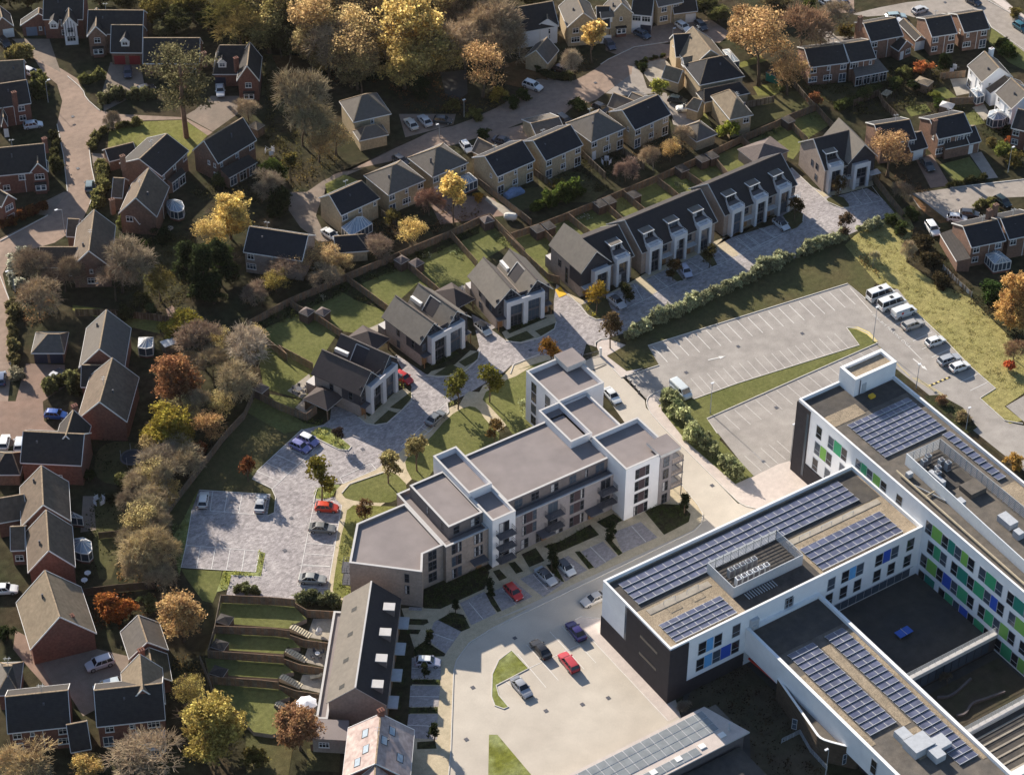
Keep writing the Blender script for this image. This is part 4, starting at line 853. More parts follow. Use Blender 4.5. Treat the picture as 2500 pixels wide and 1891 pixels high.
# ================================================================ NEW HOUSES
def gable_roof(parent, x0, x1, yw, ze, zr, y0=0.0, m='roof_new', th=.16, name='roof', ridge=None, yc=None, verge='white_paint', yl=None, yr=None):
    """roof with ridge along y from y0 to yw, spanning x0..x1"""
    xc = (x0+x1)/2 if yc is None else yc; mb = MB()
    for xa, sgn in ((x0, 1), (x1, -1)):
        pts = [(xa, y0, ze), (xc, y0, zr), (xc, yw, zr), (xa, yw, ze)]
        if sgn > 0: pts = pts[::-1]
        if True:
            up = [(p[0], p[1], p[2]+th) for p in pts]; mb.face(up[::-1] if sgn < 0 else up[::-1], m)
            for i in range(4): j = (i+1) % 4; mb.face([pts[i], pts[j], up[j], up[i]], verge if pts[i][1] == pts[j][1] else m)
            mb.face(pts, m)
    return mb.build(name, parent)
def pair_house(label, sw_px, ang, roofm, wall='brick_tan', garage=None):
    """semi-detached pair with twin gables; local frame: x across (12.4 m), y back (10.6 m), origin at the front middle"""
    h = thing('semi_detached_house', label, 'house', (*sw_px, 0), ang, 'twin-gabled new houses')
    W2, D, ze, zr = 5.6, 10.6, 5.5, 8.6
    simple('wall', h, lambda mb: [mb.box(-W2, .25, 0, W2, D-.3, ze+.1, wall)] + [mb.face([(s*W2, y, ze+.1), (s*.03, y, ze+.1), (s*W2/2, y, zr-.25)], 'cladding_dark') for s in (-1,1) for y in (.6, D-.3)])
    simple('cladding', h, lambda mb: [mb.box(-W2-.05, .2, 2.6, -W2+.0, 4.2, ze+.1, 'cladding_dark'), mb.box(W2, .2, 2.6, W2+.05, 4.2, ze+.1, 'cladding_dark'), mb.box(-W2, .15, 2.6, W2, .25, ze+1.2, 'cladding_dark')])
    for s in (-1, 1):
        r = gable_roof(h, -6.2 if s < 0 else .0, 0.0 if s < 0 else 6.2, D, ze-.15, zr, -.35, roofm, yc=s*2.75)
        mb = MB(); mb.box(s*2.75-.14, -.3, zr+.10, s*2.75+.14, D, zr+.24, 'ridge_dark'); mb.build('ridge_cap', r)
    # roof windows; the shade of a roof inset painted as a flush dark face
    sl = (zr-ze+.15)/2.75; zz = lambda x, d: ze-.15+sl*x+.16+d
    simple('rooflight', h, lambda mb: [mb.prism([(.55,7.5),(1.15,7.5),(1.15,10.4),(.55,10.4)], zz(.5,-.2), zz(1.15,.05), 'white_paint')])
    simple('roof_recess', h, lambda mb: [mb.face([(.35,3.9,zz(.35,.03)),(2.3,3.9,zz(2.3,.03)),(2.3,6.7,zz(2.3,.03)),(.35,6.7,zz(.35,.03))], 'school_dark'), mb.bar((.3,6.78,zz(.3,.08)),(2.35,6.78,zz(2.35,.08)),.16,.14,'coping'), mb.bar((2.38,3.9,zz(2.38,.08)),(2.38,6.8,zz(2.38,.08)),.10,.12,'coping')])
    # white frontispiece
    simple('portal_frame', h, lambda mb: [mb.box(-4.0,-1.1,0,-3.2,.2,5.9,'bay_white'), mb.box(3.2,-1.1,0,4.0,.2,5.9,'bay_white'), mb.box(-.5,-1.1,0,.5,.2,5.9,'bay_white'), mb.box(-3.2,-1.1,5.2,-.5,.2,5.9,'bay_white'), mb.box(.5,-1.1,5.2,3.2,.2,5.9,'bay_white'), mb.box(-4.0,-1.1,5.9,4.0,-.9,6.3,'bay_white'), mb.box(-4,-.9,5.9,-3.8,.2,6.3,'bay_white'), mb.box(3.8,-.9,5.9,4,.2,6.3,'bay_white')])
    for x in (-1.85, 1.85):
        for z in (.1, 2.75): win(h, x, -.55, z, -pi/2, 2.5, 2.35, 'dark', 3, (.35,), curt=True)
        simple('bay_back', h, lambda mb: mb.box(x-1.34,-.54,0,x+1.34,.2,5.2,'cladding_grey'))
        win(h, x*1.4, .14, 6.3, -pi/2, 2.2, 1.5, 'dark', 3, (.5,), curt=True)
    for s in (-1, 1):
        simple('porch', h, lambda mb: [mb.box(s*4.0,-.9,2.4,s*5.7,.2,2.6,'metal_rail')] + [mb.box(s*5.55-.06,-.85,0,s*5.55+.06,-.73,2.4,'door_wood')])
        panel(h, s*4.8, .25, .05, -pi/2, .95, 2.15, 'door_wood', 'door', .08)
        win(h, s*4.8, .15, 3.2, -pi/2, .9, 1.6, 'dark', 1, (.5,))
        beta = pi if s < 0 else 0
        win(h, s*W2, 6.5, 3.2, beta, .9, 1.5, 'dark', 1, (.5,)); win(h, s*W2, 6.5, .5, beta, .9, 1.6, 'dark', 1, (.5,)); win(h, s*(W2+.05), 2.2, 3.0, beta, 1.0, 1.9, 'dark', 1, (.5,))
        simple('rear_wing', h, lambda mb: mb.box(s*3.2, D-.3, 0, s*5.8, D+1.6, 2.6, wall, 'coping'))
    return h
h1 = pair_house('dark roofed twin-gabled pair of houses beside the round garden table', (P('J',950,340)+P('F',1130,1590))/2+Vector((.1,.3)), radians(22.5), 'roof_new_dark')
h2 = pair_house('grey roofed twin-gabled pair, middle of the three, behind the silver car', (P('F',1440,1385)+P('F',1665,1260))/2+Vector((0,.8)), radians(8.3), 'roof_new')
h3 = pair_house('grey roofed twin-gabled pair next to the yellow patch, nearest the terrace', (P('G',125,1115)+P('G',395,1020))/2+Vector((0,.8)), radians(-5.2), 'roof_new')
# gardens' car ports (hipped roofs beside the pairs)
def pyramid(parent, x0, y0, x1, y1, ze, zr, m, rl=0.0, name='roof'):
    xc, yc = (x0+x1)/2, (y0+y1)/2; mb = MB(); dx = (x1-x0); dy = (y1-y0)
    a, b = ((xc-rl/2, yc), (xc+rl/2, yc)) if dx >= dy else ((xc, yc-rl/2), (xc, yc+rl/2))
    A, B, Cc, D = (x0,y0,ze), (x1,y0,ze), (x1,y1,ze), (x0,y1,ze); a3, b3 = (*a, zr), (*b, zr)
    if rl <= 1e-6:
        for f in ((A,B,a3),(B,Cc,a3),(Cc,D,a3),(D,A,a3)): mb.face(f, m)
    elif dx >= dy:
        for f in ((A,B,b3,a3),(B,Cc,b3),(Cc,D,a3,b3),(D,A,a3)): mb.face(f, m)
    else:
        for f in ((A,B,a3),(B,Cc,b3,a3),(Cc,D,b3),(D,A,a3,b3)): mb.face(f, m)
    mb.box(x0, y0, ze-.14, x1, y1, ze-.004, 'coping'); return mb.build(name, parent)
def carport(label, k, x, y, ang, w=5.2, d=5.6, ze=2.6, zr=4.3, m='roof_new_dark', open_=True):
    p = P(k, x, y, zr); t = thing('carport', label, 'car port', (*p, 0), ang, 'hipped car ports')
    pyramid(t, -w/2, -d/2, w/2, d/2, ze, zr, m)
    if open_:
        for sx in (-1, 1):
            for sy in (-1, 1): simple('post', t, lambda mb: mb.box(sx*(w/2-.3)-.1, sy*(d/2-.3)-.1, 0, sx*(w/2-.3)+.1, sy*(d/2-.3)+.1, ze-.14, 'fence_wood'))
        simple('rear_wall', t, lambda mb: mb.box(-w/2+.3, d/2-.4, 0, w/2-.3, d/2-.25, ze-.14, 'fence_wood'))
    else: simple('wall', t, lambda mb: mb.box(-w/2+.25, -d/2+.25, 0, w/2-.25, d/2-.25, ze-.14, 'brick_tan'))
    return t
carport('hipped car port with open front beside the dark roofed pair, near the round table', 'J', 600, 160, radians(22))
carport('hipped car port between the dark roofed pair and the middle pair', 'F', 940, 1130, radians(20), 5.0, 6.5)
carport('hipped car port between the middle pair and the pair by the yellow patch', 'F', 1605, 800, radians(8), 4.6, 6.8)
carport('closed hipped garden building behind the east terrace', 'D', 205, 1105, 0, 8.6, 6.2, 2.6, 4.2, 'shed_roof', False)

# terraces with tall white bays
def terrace_bay(h, x, y, w=3.1, top=None):
    """white bay from ground to second floor with a dormer box above; x centre, y wall line"""
    simple('bay', h, lambda mb: [mb.box(x-w/2,y-1.1,0,x-w/2+.55,y+.1,6.4,'bay_white'), mb.box(x+w/2-.55,y-1.1,0,x+w/2,y+.1,6.4,'bay_white'), mb.box(x-w/2+.55,y-1.1,5.3,x+w/2-.55,y+.1,5.9,'bay_white'), mb.box(x-w/2+.55,y-.7,0,x+w/2-.55,y+.1,5.3,'cladding_grey'), mb.box(x-w/2+.55,y-1.1,5.9,x+w/2-.55,y-.95,6.4,'bay_white')])
    for z in (.25, 2.85): win(h, x, y-.7, z, -pi/2, 1.8, 2.25, 'dark', 2, (.35,), curt=True)
    d = simple('dormer', h, lambda mb: [mb.box(x-1.15,y+1.6,5.6,x+1.15,y+4.0,7.92,'cladding_grey')] + [mb.face([(x+s*w/2,y-.2,6.3),(x+s*1.15,y+1.6,6.3),(x+s*1.15,y+1.6,7.9)][::s], 'bay_white') for s in (-1,1)])
    simple('terrace_deck', d, lambda mb: [mb.box(x-w/2+.02,y-.9,5.4,x+w/2-.02,y+1.62,6.0,'bay_white'), mb.prism([(x-w/2+.02,y+.1),(x+w/2-.02,y+.1),(x+1.2,y+1.62),(x-1.2,y+1.62)],6.0,6.62,'bay_white','cladding_grey')])
    simple('dormer_roof', d, lambda mb: [mb.box(x-1.35,y+1.35,7.92,x+1.35,y+3.4,8.04,'white_paint'), mb.box(x-1.2,y+1.5,8.04,x+1.2,y+3.35,8.08,'roof_new')])
    win(h, x, y+1.6, 6.62, -pi/2, 2.0, 1.25, 'dark', 3, (.98,), curt=True)
    railing(d, [(x-w/2+.05,y+.4),(x-w/2+.05,y-1.0),(x+w/2-.05,y-1.0),(x+w/2-.05,y+.4)], 6.4, .35, .9, 'white_paint', 1, 'railing', .05)
def terrace(label, x0, x1, yf, yb, bays_, zr=9.5, ze=5.3, m='roof_terrace', ang=0.0):
    o = Vector((x0, yf)); h = thing('terraced_house', label, 'terraced houses', (x0, yf, 0), ang, 'terraces with white bays')
    L = x1-x0; D = yb-yf; ym = D/2
    simple('wall', h, lambda mb: [mb.box(0, 0, 0, L, D, ze, 'brick_tan')] + [mb.face([(x, 0, ze), (x, D, ze), (x, ym, zr-.2)], 'brick_tan') for x in (0, L)])
    r = MB(); th = .15
    for ya, s in ((-.45, 1), (D+.45, -1)):
        zb = ze-.2
        pts = [(-.25, ya, zb), (L+.25, ya, zb), (L+.25, ym, zr), (-.25, ym, zr)]
        if s < 0: pts = pts[::-1]
        up = [(p[0], p[1], p[2]+th) for p in pts]; r.face(up, m); r.face(pts[::-1], m)
        for i in range(4): j = (i+1) % 4; r.face([pts[i], pts[j], up[j], up[i]], 'coping')
    ro = r.build('roof', h); simple('ridge_cap', ro, lambda mb: mb.box(-.25, ym-.1, zr+.06, L+.25, ym+.1, zr+.2, 'ridge_dark'))
    for xx in (-.27, L+.27):
        for ya in (-.45, D+.45): simple('bargeboard', ro, lambda mb: mb.bar((xx, ya, ze-.12), (xx, ym, zr+.08), .12, .2, 'coping'))
    for b in bays_:
        terrace_bay(h, b, 0)
        x = b+2.85
        if x < L-.4:
            win(h, x, 0, 3.1, -pi/2, 1.3, 1.5, 'dark', 2, (.5,), curt=True); panel(h, x, 0, .1, -pi/2, 1.0, 2.1, 'door_wood', 'door', .07)
            simple('porch', h, lambda mb: [mb.box(x-1.2,-1.2,2.45,x+1.2,-.05,2.6,'metal_pale')])
            railing(h, [(x-1.3,-1.1),(x+1.3,-1.1)], 2.6, .9, .5, 'metal_pale', 2, 'railing', .04)
    for i in range(len(bays_)):
        x = (i+.5)*L/len(bays_); win(h, x-1.3, D, .1, pi/2, 1.8, 2.1, 'dark', 2); win(h, x+1.3, D, 3, pi/2, 1.2, 1.3, 'dark', 2)
    for z in (3.1,): win(h, 0, D*.5, z, pi, .8, 1.5, 'dark', 1)
    return h
terrace('three terraced houses in the middle of the row, west gable beside a buff path', 39.4, 57.2, 15.0, 25.6, (2.6, 8.6, 14.6), ang=radians(1.6))
terrace('three terraced houses at the east end of the row, behind the parked silver car', 60.0, 78.0, 16.2, 26.6, (2.6, 8.6, 14.6), ang=radians(2.2))
te = terrace('terraced house with grey cross gable at the west end of the row', 29.0, 37.2, 15.2, 25.4, (5.5,), 9.1, 5.3)
def cross_gable(h, x0, x1, y0, y1, ze, zr, m, frontwall='cladding_dark', wall='brick_tan'):
    simple('wing_wall', h, lambda mb: [mb.box(x0+.35, y0+.5, 0, x1-.35, y1-.4, ze+.1, wall)] + [mb.face([(x0+.35, y, ze+.1), (x1-.35, y, ze+.1), ((x0+x1)/2, y, zr-.3)], frontwall) for y in (y0+.5, y1-.4)])
    simple('cladding', h, lambda mb: [mb.box(x0+.28, y0+.45, 2.5, x0+.34, y0+4, ze, frontwall), mb.box(x0+.35, y0+.4, 2.6, x1-.35, y0+.49, ze+.3, frontwall)])
    r = gable_roof(h, x0, x1, y1, ze, zr, y0-.1, m); return r
cross_gable(te, -3.9, 3.1, -.4, 10.4, 5.9, 9.7, 'roof_new')
def gable_bay(h, x, y, w=3.6):
    simple('portal_frame', h, lambda mb: [mb.box(x-w/2,y-1.3,0,x-w/2+.6,y+.5,5.6,'bay_white'), mb.box(x+w/2-.6,y-1.3,0,x+w/2,y+.5,5.6,'bay_white'), mb.box(x-w/2+.6,y-1.3,4.9,x+w/2-.6,y+.5,5.6,'bay_white'), mb.box(x-w/2,y-1.3,5.6,x+w/2,y-1.15,6.0,'bay_white'), mb.box(x-w/2+.6,y-.9,0,x+w/2-.6,y+.4,4.9,'cladding_grey')])
    for z in (.15, 2.6): win(h, x, y-.9, z, -pi/2, w-1.4, 2.2, 'dark', 2, (.35,), curt=True)
    win(h, x, y+.39, 5.9, -pi/2, 2.2, 1.9, 'dark', 3, (.98,), curt=True)
gable_bay(te, .6, 0)
win(te, -3.55, 7, 3, pi, 1.0, 1.6, 'dark', 1); win(te, -3.55, 4.6, .6, pi, .9, 3.6, 'dark', 1, (.3,.6))
simple('porch', te, lambda mb: [mb.box(-3.4,-1.2,2.4,-1.3,.2,2.6,'metal_pale')]); panel(te, -2.3, .1, .1, -pi/2, 1.0, 2.1, 'door_wood', 'door', .07)
simple('rear_wing', te, lambda mb: mb.box(-3.6, 10.0, 0, 1, 11.8, 2.6, 'brick_tan', 'coping'))
t5 = terrace('detached house with pale cross gable by the tall east fence', 86.0, 94.0, 17.4, 27.6, (2.0,), 9.5, 5.5, ang=radians(-10))
cross_gable(t5, 4.6, 11.4, -.9, 9.6, 6.0, 9.7, 'roof_new'); gable_bay(t5, 7.6, -.4)
simple('porch', t5, lambda mb: [mb.box(9.6,-1.9,2.5,12.0,-.3,2.65,'metal_pale')]+[mb.box(11.8,-1.8,0,11.95,-1.65,2.5,'door_wood')])
for z in (.8, 3.4): win(t5, 0, 3.2, z, pi, .9, 1.5, 'dark', 1); 
# ---------------------------------------------------------------- south terrace (bottom centre)
r0, r1 = P('N',968,190,8.4), P('N',845,1000,8.4); we = P('N',750,325,4.6); ee = P('N',1195,355,5.0)
d = (r1-r0); L = d.length; ang = atan2(d.y, d.x)+pi/2; nrm = Vector((-d.y, d.x))/L       # nrm points to the east side
st = thing('terraced_house', 'south terrace of four houses with dark east roof slope and white box dormers', 'terraced houses', (*r1, 0), ang, None)
wW = abs((we-r0).dot(nrm)); wE = abs((ee-r0).dot(nrm)); zr = 8.4
def st_local(p): q = p-r1; c, s_ = cos(-ang), sin(-ang); return Vector((q.x*c-q.y*s_, q.x*s_+q.y*c))
sgn = 1 if st_local(ee).x > 0 else -1
ew, ww = sgn*wE, -sgn*wW
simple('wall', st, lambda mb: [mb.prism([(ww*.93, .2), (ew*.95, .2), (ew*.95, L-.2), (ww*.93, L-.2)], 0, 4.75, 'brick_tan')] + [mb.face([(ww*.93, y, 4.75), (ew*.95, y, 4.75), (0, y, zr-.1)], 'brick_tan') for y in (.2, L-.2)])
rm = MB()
for xe, z, m in ((ew, 4.8, 'roof_terrace'), (ww, 4.6, 'roof_new')):  # one roof: shaded east and sunlit west put into the slope colours
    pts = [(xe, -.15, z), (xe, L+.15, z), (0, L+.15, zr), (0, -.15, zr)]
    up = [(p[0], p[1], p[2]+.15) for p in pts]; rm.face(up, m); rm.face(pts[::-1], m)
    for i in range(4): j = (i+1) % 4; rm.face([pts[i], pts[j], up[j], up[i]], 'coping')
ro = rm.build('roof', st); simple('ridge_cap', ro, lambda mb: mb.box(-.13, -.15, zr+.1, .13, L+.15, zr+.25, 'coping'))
for px in ((1105,375),(1075,570),(1045,770),(1015,970)):
    q = st_local(P('N', px[0], px[1], 7.0)); dm = simple('dormer', st, lambda mb: [mb.box(q.x-.85, q.y-.75, 5.0, q.x+.85, q.y+.75, 6.9, 'cladding_grey')])
    simple('dormer_roof', dm, lambda mb: mb.box(q.x-.93, q.y-.83, 6.9, q.x+.93, q.y+.83, 7.04, 'coping'))
for px in ((835,405),(805,597),(772,797),(740,1000)):
    q = st_local(P('N', px[0], px[1], 6.4)); sl = (zr-4.6)/wW
    simple('rooflight', st, lambda mb: mb.face([(q.x+a*.42, q.y+b*.42, zr-sl*abs(q.x+a*.42)+.2) for a, b in ((-1,-1),(1,-1),(1,1),(-1,1))], 'trim_black'))
fw0, fw1 = st_local(P('N',680,410,3.0)), st_local(P('N',540,1235,3.0)); xo = (fw0.x+fw1.x)/2; y0_, y1_ = min(fw0.y,fw1.y), max(fw0.y,fw1.y)
flat_block(st, rect(min(xo, ww*.93), y0_, max(xo, ww*.93), y1_), 0, 3.0, 'brick_tan', 'flat_roof', 'coping', ph=.3, t=.3)
for i in range(4):
    y = L*(i+.5)/4
    for z, w_ in ((.1, 2.4),): win(st, xo, y, z, 0 if xo > 0 else pi, w_, 2.1, 'white', 3)
    win(st, ww*.93, y, 3.15, 0 if ww > 0 else pi, 1.2, 1.2, 'white', 2)
    for dy in (-1.2, 1.2): win(st, ew*.95, y+dy, 3.0, 0 if ew > 0 else pi, 1.1, 1.3, 'dark', 2)
    simple('porch', st, lambda mb: mb.box(ew*.96, y-1.3, 2.4, ew*.96+sgn*1.6, y+1.3, 2.6, 'metal_pale'))
    panel(st, ew*.95, y, .05, 0 if ew > 0 else pi, 1.0, 2.1, 'door_wood', 'door', .07)
simple('end_wing', st, lambda mb: mb.box(min(xo, ww*.2), y0_-4.2, 0, max(xo, ww*.2), y0_-.1, 3.0, 'brick_tan', 'flat_roof'))
win(st, xo*.72, y0_-4.2, 1.2, -pi/2, 1.6, 1.1, 'white', 3)
# steps: sleepers down from each raised lawn
for k, (a, b, lab) in enumerate((('N345,520', 'N500,600', 'nearest the laurel bush'), ('N308,700', 'N468,790', 'behind the patio with the square table'), ('N268,905', 'N428,990', 'beside the sun lounger'), ('N228,1110', 'N365,1185', 'beside the white parasol'))):
    pa, pb = PS(a, .9)[0], PS(b, .1)[0]; d = pb-pa; an = atan2(d.y, d.x)
    t = thing('garden_steps', 'flight of timber sleeper garden steps '+lab, 'steps', (*pb, 0), an, 'sleeper steps in the south gardens')
    n = 9
    for i in range(n):
        x = -d.length*(i+.5)/n; z = .9*(i+1)/n
        simple('step', t, lambda mb: mb.box(x-d.length/n*.42, -.6, 0, x+d.length/n*.42, .6, z, 'sleeper'))
# ---------------------------------------------------------------- red roofed house at the bottom
# ================================================================ OLDER HOUSES
FWD2 = Vector((AX_F.x, AX_F.y)).normalized()
def frame_r(k, x0, y0, x1, y1, ex, ey, zr, ze, h0=0.0, h1=0.0):
    a, b = P(k, x0, y0, zr), P(k, x1, y1, zr); e = P(k, ex, ey, ze)
    d = (b-a).normalized(); n = Vector((d.y, -d.x))              # -y side normal
    if n.dot(FWD2) > 0: a, b = b, a; h0, h1 = h1, h0; d = -d; n = -n
    W = abs((e-a).dot(n)); a = a-d*h0; b = b+d*h1
    return (a+b)/2, atan2(d.y, d.x), (b-a).length, W, h0, h1
def frame_f(k, x0, y0, x1, y1, D, ze, ridge, h0, h1):
    a, b = P(k, x0, y0, ze), P(k, x1, y1, ze); d = (b-a).normalized(); n = Vector((d.y, -d.x))
    if n.dot(FWD2) > 0: a, b = b, a; d = -d; n = -n
    c = (a+b)/2-n*D/2; L = (b-a).length
    if ridge == 'x': return c, atan2(d.y, d.x), L, D/2, h0, h1
    return c, atan2(-n.y, -n.x), D, L/2, h0, h1
def facade(root, o, cx, cy, ang, side, L, W, ze, pat, upper_z=None, blk_z0=0.0):
    """windows and doors along one facade; pat 'upper/lower'"""
    beta = {'-y': ang-pi/2, '+y': ang+pi/2, '+x': ang, '-x': ang+pi}[side]
    ln = L if side in ('-y', '+y') else 2*W; off = W if side in ('-y', '+y') else L/2
    nx, ny = cos(beta), sin(beta); tx, ty = -ny, nx                 # left-to-right seen from outside
    rowsp = pat.split('/'); 
    for r, row in enumerate(rowsp):
        top = (r == 0 and len(rowsp) > 1)
        for i, ch in enumerate(row):
            if ch == '.': continue
            t = (i+.5)/len(row)*ln-ln/2
            x, y = cx+nx*off+tx*t-o.x, cy+ny*off+ty*t-o.y
            zs = (ze-1.75) if top else .95
            if ch == 'w': win(root, x, y, zs, beta, 1.35, 1.25, 'white', 2, (.66,))
            elif ch == 'v': win(root, x, y, zs, beta, 1.9, 1.3, 'white', 3, (.66,))
            elif ch == 's': win(root, x, y, zs+.25, beta, .65, .95, 'white', 1, (.6,))
            elif ch == 'd': win(root, x, y, .08, beta, 1.6, 2.1, 'white', 2, (.3,))
            elif ch == 'p': panel(root, x, y, .05, beta, .95, 2.05, 'white_paint', 'door', .06)
            elif ch == 'o': panel(root, x, y, .05, beta, .95, 2.05, 'door_wood', 'door', .06)
            elif ch in 'gGnB': panel(root, x, y, .05, beta, 2.35, 2.15, {'g': 'white_paint', 'G': 'door_red', 'n': 'door_navy', 'B': 'door_blue'}[ch], 'garage_door', .06)
            elif ch == 'b':
                bw = simple('bay_window', root, lambda mb: [mb.box(-1.1,-.75,0,1.1,0,.85,'brick_red'), mb.box(-1.05,-.7,.85,1.05,0,2.2,'white_paint'), mb.box(-1.2,-.85,2.2,1.2,0,2.4,'roof_slate')], (x, y, 0), beta+pi/2)
                for q in (-.52, .52): win(bw, q, -.7, .92, -pi/2, .92, 1.2, 'white', 1, (.66,))
def roof_mesh(L, W, ze, zr, h0, h1, m):
    mb = MB(); A, B, Cc, D = (-L/2,-W,ze), (L/2,-W,ze), (L/2,W,ze), (-L/2,W,ze); r0, r1 = (-L/2+h0,0,zr), (L/2-h1,0,zr)
    mb.face((A,B,r1,r0), m); mb.face((Cc,D,r0,r1), m)
    if h0 > 0: mb.face((D,A,r0), m)
    if h1 > 0: mb.face((B,Cc,r1), m)
    return mb
def block(root, o, fr, zr, ze, wall, roof, S='', G='', gcol=None, ridge='ridge', z0=0.0):
    c, ang, L, W, h0, h1 = fr; lx, ly = c.x-o.x, c.y-o.y; ov = .32; gv = .18; rise = zr-ze
    wl = L-(2*gv if True else 0); ww = W-ov
    e0 = .0 if h0 == 0 else ov-gv; e1 = .0 if h1 == 0 else ov-gv
    zt = ze + rise*ov/W - .03
    def wf(mb):
        mb.box(-wl/2+e0, -ww, z0, wl/2-e1, ww, ze if (h0 and h1) else ze+.001, wall)
        for h, x in ((h0, -wl/2), (h1, wl/2)):
            if h == 0: mb.face([(x, -ww, ze), (x, ww, ze), (x, ww, zt), (x, 0, zr-.05), (x, -ww, zt)], gcol or wall)
        for s in (-1, 1): mb.face([(-wl/2+e0, s*ww, ze), (wl/2-e1, s*ww, ze), (wl/2-e1, s*ww, zt), (-wl/2+e0, s*ww, zt)], wall) if not (h0 or h1) else None
    simple('wall', root, wf, (lx, ly, 0), ang)
    r = roof_mesh(L, W, ze, zr, h0, h1, roof).build('roof', root, (lx, ly, 0), ang)
    simple('fascia', r, lambda mb: [mb.box(-L/2, s*W-.06, ze-.2, L/2, s*W+.06, ze-.01, 'white_paint') for s in (-1, 1)] + [mb.bar((x, s*W, ze-.03), (x, 0, zr-.03), .08, .2, 'white_paint') for h, x in ((h0, -L/2), (h1, L/2)) if h == 0 for s in (-1, 1)] + [mb.box(x-.06, -W, ze-.2, x+.06, W, ze-.01, 'white_paint') for h, x in ((h0, -L/2), (h1, L/2)) if h > 0])
    def rc(mb):
        mb.bar((-L/2+h0, 0, zr), (L/2-h1, 0, zr), .24, .12, ridge)
        if h0: [mb.bar((-L/2+h0, 0, zr), (-L/2, s*W, ze), .18, .10, ridge) for s in (-1, 1)]
        if h1: [mb.bar((L/2-h1, 0, zr), (L/2, s*W, ze), .18, .10, ridge) for s in (-1, 1)]
    simple('ridge_cap', r, rc)
    wc = Vector((lx, ly))+o
    for side, nb in (('-y', ang-pi/2), ('+y', ang+pi/2), ('+x', ang), ('-x', ang+pi)):
        if Vector((cos(nb), sin(nb))).dot(FWD2) < -.12:
            pat = S if side in ('-y', '+y') else G
            if pat: facade(root, o, wc.x, wc.y, ang, side, wl, ww, ze, pat)
    if S and len(S.split('/')) > 1 and L > 5:                       # drainpipe
        x = -wl/2+wl*.55; simple('drainpipe', root, lambda mb: mb.box(x-.05, -ww-.1, .1, x+.05, -ww, ze-.1, 'white_paint'), (lx, ly, 0), ang)
    return r
def chimney(roof_root, o, k, x, y, zt, wall):
    p = P(k, x, y, zt)-o
    def f(mb):
        mb.box(-.45,-.35,zt-3.6,.45,.35,zt-.3,wall); mb.box(-.52,-.42,zt-.3,.52,.42,zt-.12,wall)
        for s in (-.2, .2): mb.tube((s,0,zt-.12),(s,0,zt+.2),.11,.09,'brick_brown',6)
    simple('chimney', roof_root, f, (p.x, p.y, 0))
def dormer(root, o, k, x, y, ang, z=5.6, w=1.7, wall='white_paint', roof='roof_slate'):
    """small gabled dormer whose front sits under the pixel at height z+1"""
    p = P(k, x, y, z+.8)-o
    d = simple('dormer', root, lambda mb: [mb.box(-w/2, 0, z-.3, w/2, 2.4, z+1.1, wall), mb.face([(-w/2,0,z+1.1),(w/2,0,z+1.1),(0,0,z+1.9)], wall), mb.face([(-w/2-.15,-.15,z+1.02),(0,-.15,z+2.0),(0,2.8,z+2.0),(-w/2-.15,2.8,z+1.02)][::-1], roof), mb.face([(w/2+.15,-.15,z+1.02),(0,-.15,z+2.0),(0,2.8,z+2.0),(w/2+.15,2.8,z+1.02)], roof)] + [mb.bar((s*(w/2+.15),-.17,z+1.0),(0,-.17,z+2.0),.06,.14,'white_paint') for s in (-1,1)], (p.x, p.y, 0), ang)
    win(d, 0, 0, z, -pi/2, w-.5, .95, 'white', 2, (.66,))
def lean(root, o, k, top, bot, zt, zb, wall, roof, doors=0, name='extension'):
    t = [P(k, *q, zt)-o for q in top]; b = [P(k, *q, zb)-o for q in bot]
    bi = [b[0]+(t[0]-b[0])*.08, b[1]+(t[1]-b[1])*.08]
    w_ = simple(name+'_wall', root, lambda mb: [mb.prism([tuple(t[0]), tuple(t[1]), tuple(bi[1]), tuple(bi[0])], 0, zb, wall)] + [mb.face([(*t[0], zb), (*bi[0], zb), (*t[0], zt)], wall), mb.face([(*t[1], zb), (*bi[1], zb), (*t[1], zt)], wall)])
    simple(name+'_roof', root, lambda mb: [mb.face([(*t[0], zt), (*t[1], zt), (*b[1], zb), (*b[0], zb)], roof), mb.bar((*b[0], zb-.06), (*b[1], zb-.06), .1, .14, 'white_paint')])
    d = (bi[1]-bi[0]); beta = atan2(d.y, d.x)-pi/2
    if Vector((cos(beta), sin(beta))).dot(FWD2) > 0: beta += pi
    for i in range(doors):
        p = bi[0].lerp(bi[1], (i+.5)/doors); win(root, p.x, p.y, .15, beta, min(1.8, d.length/doors-.3), zb-.4, 'white', 2, (.7,))
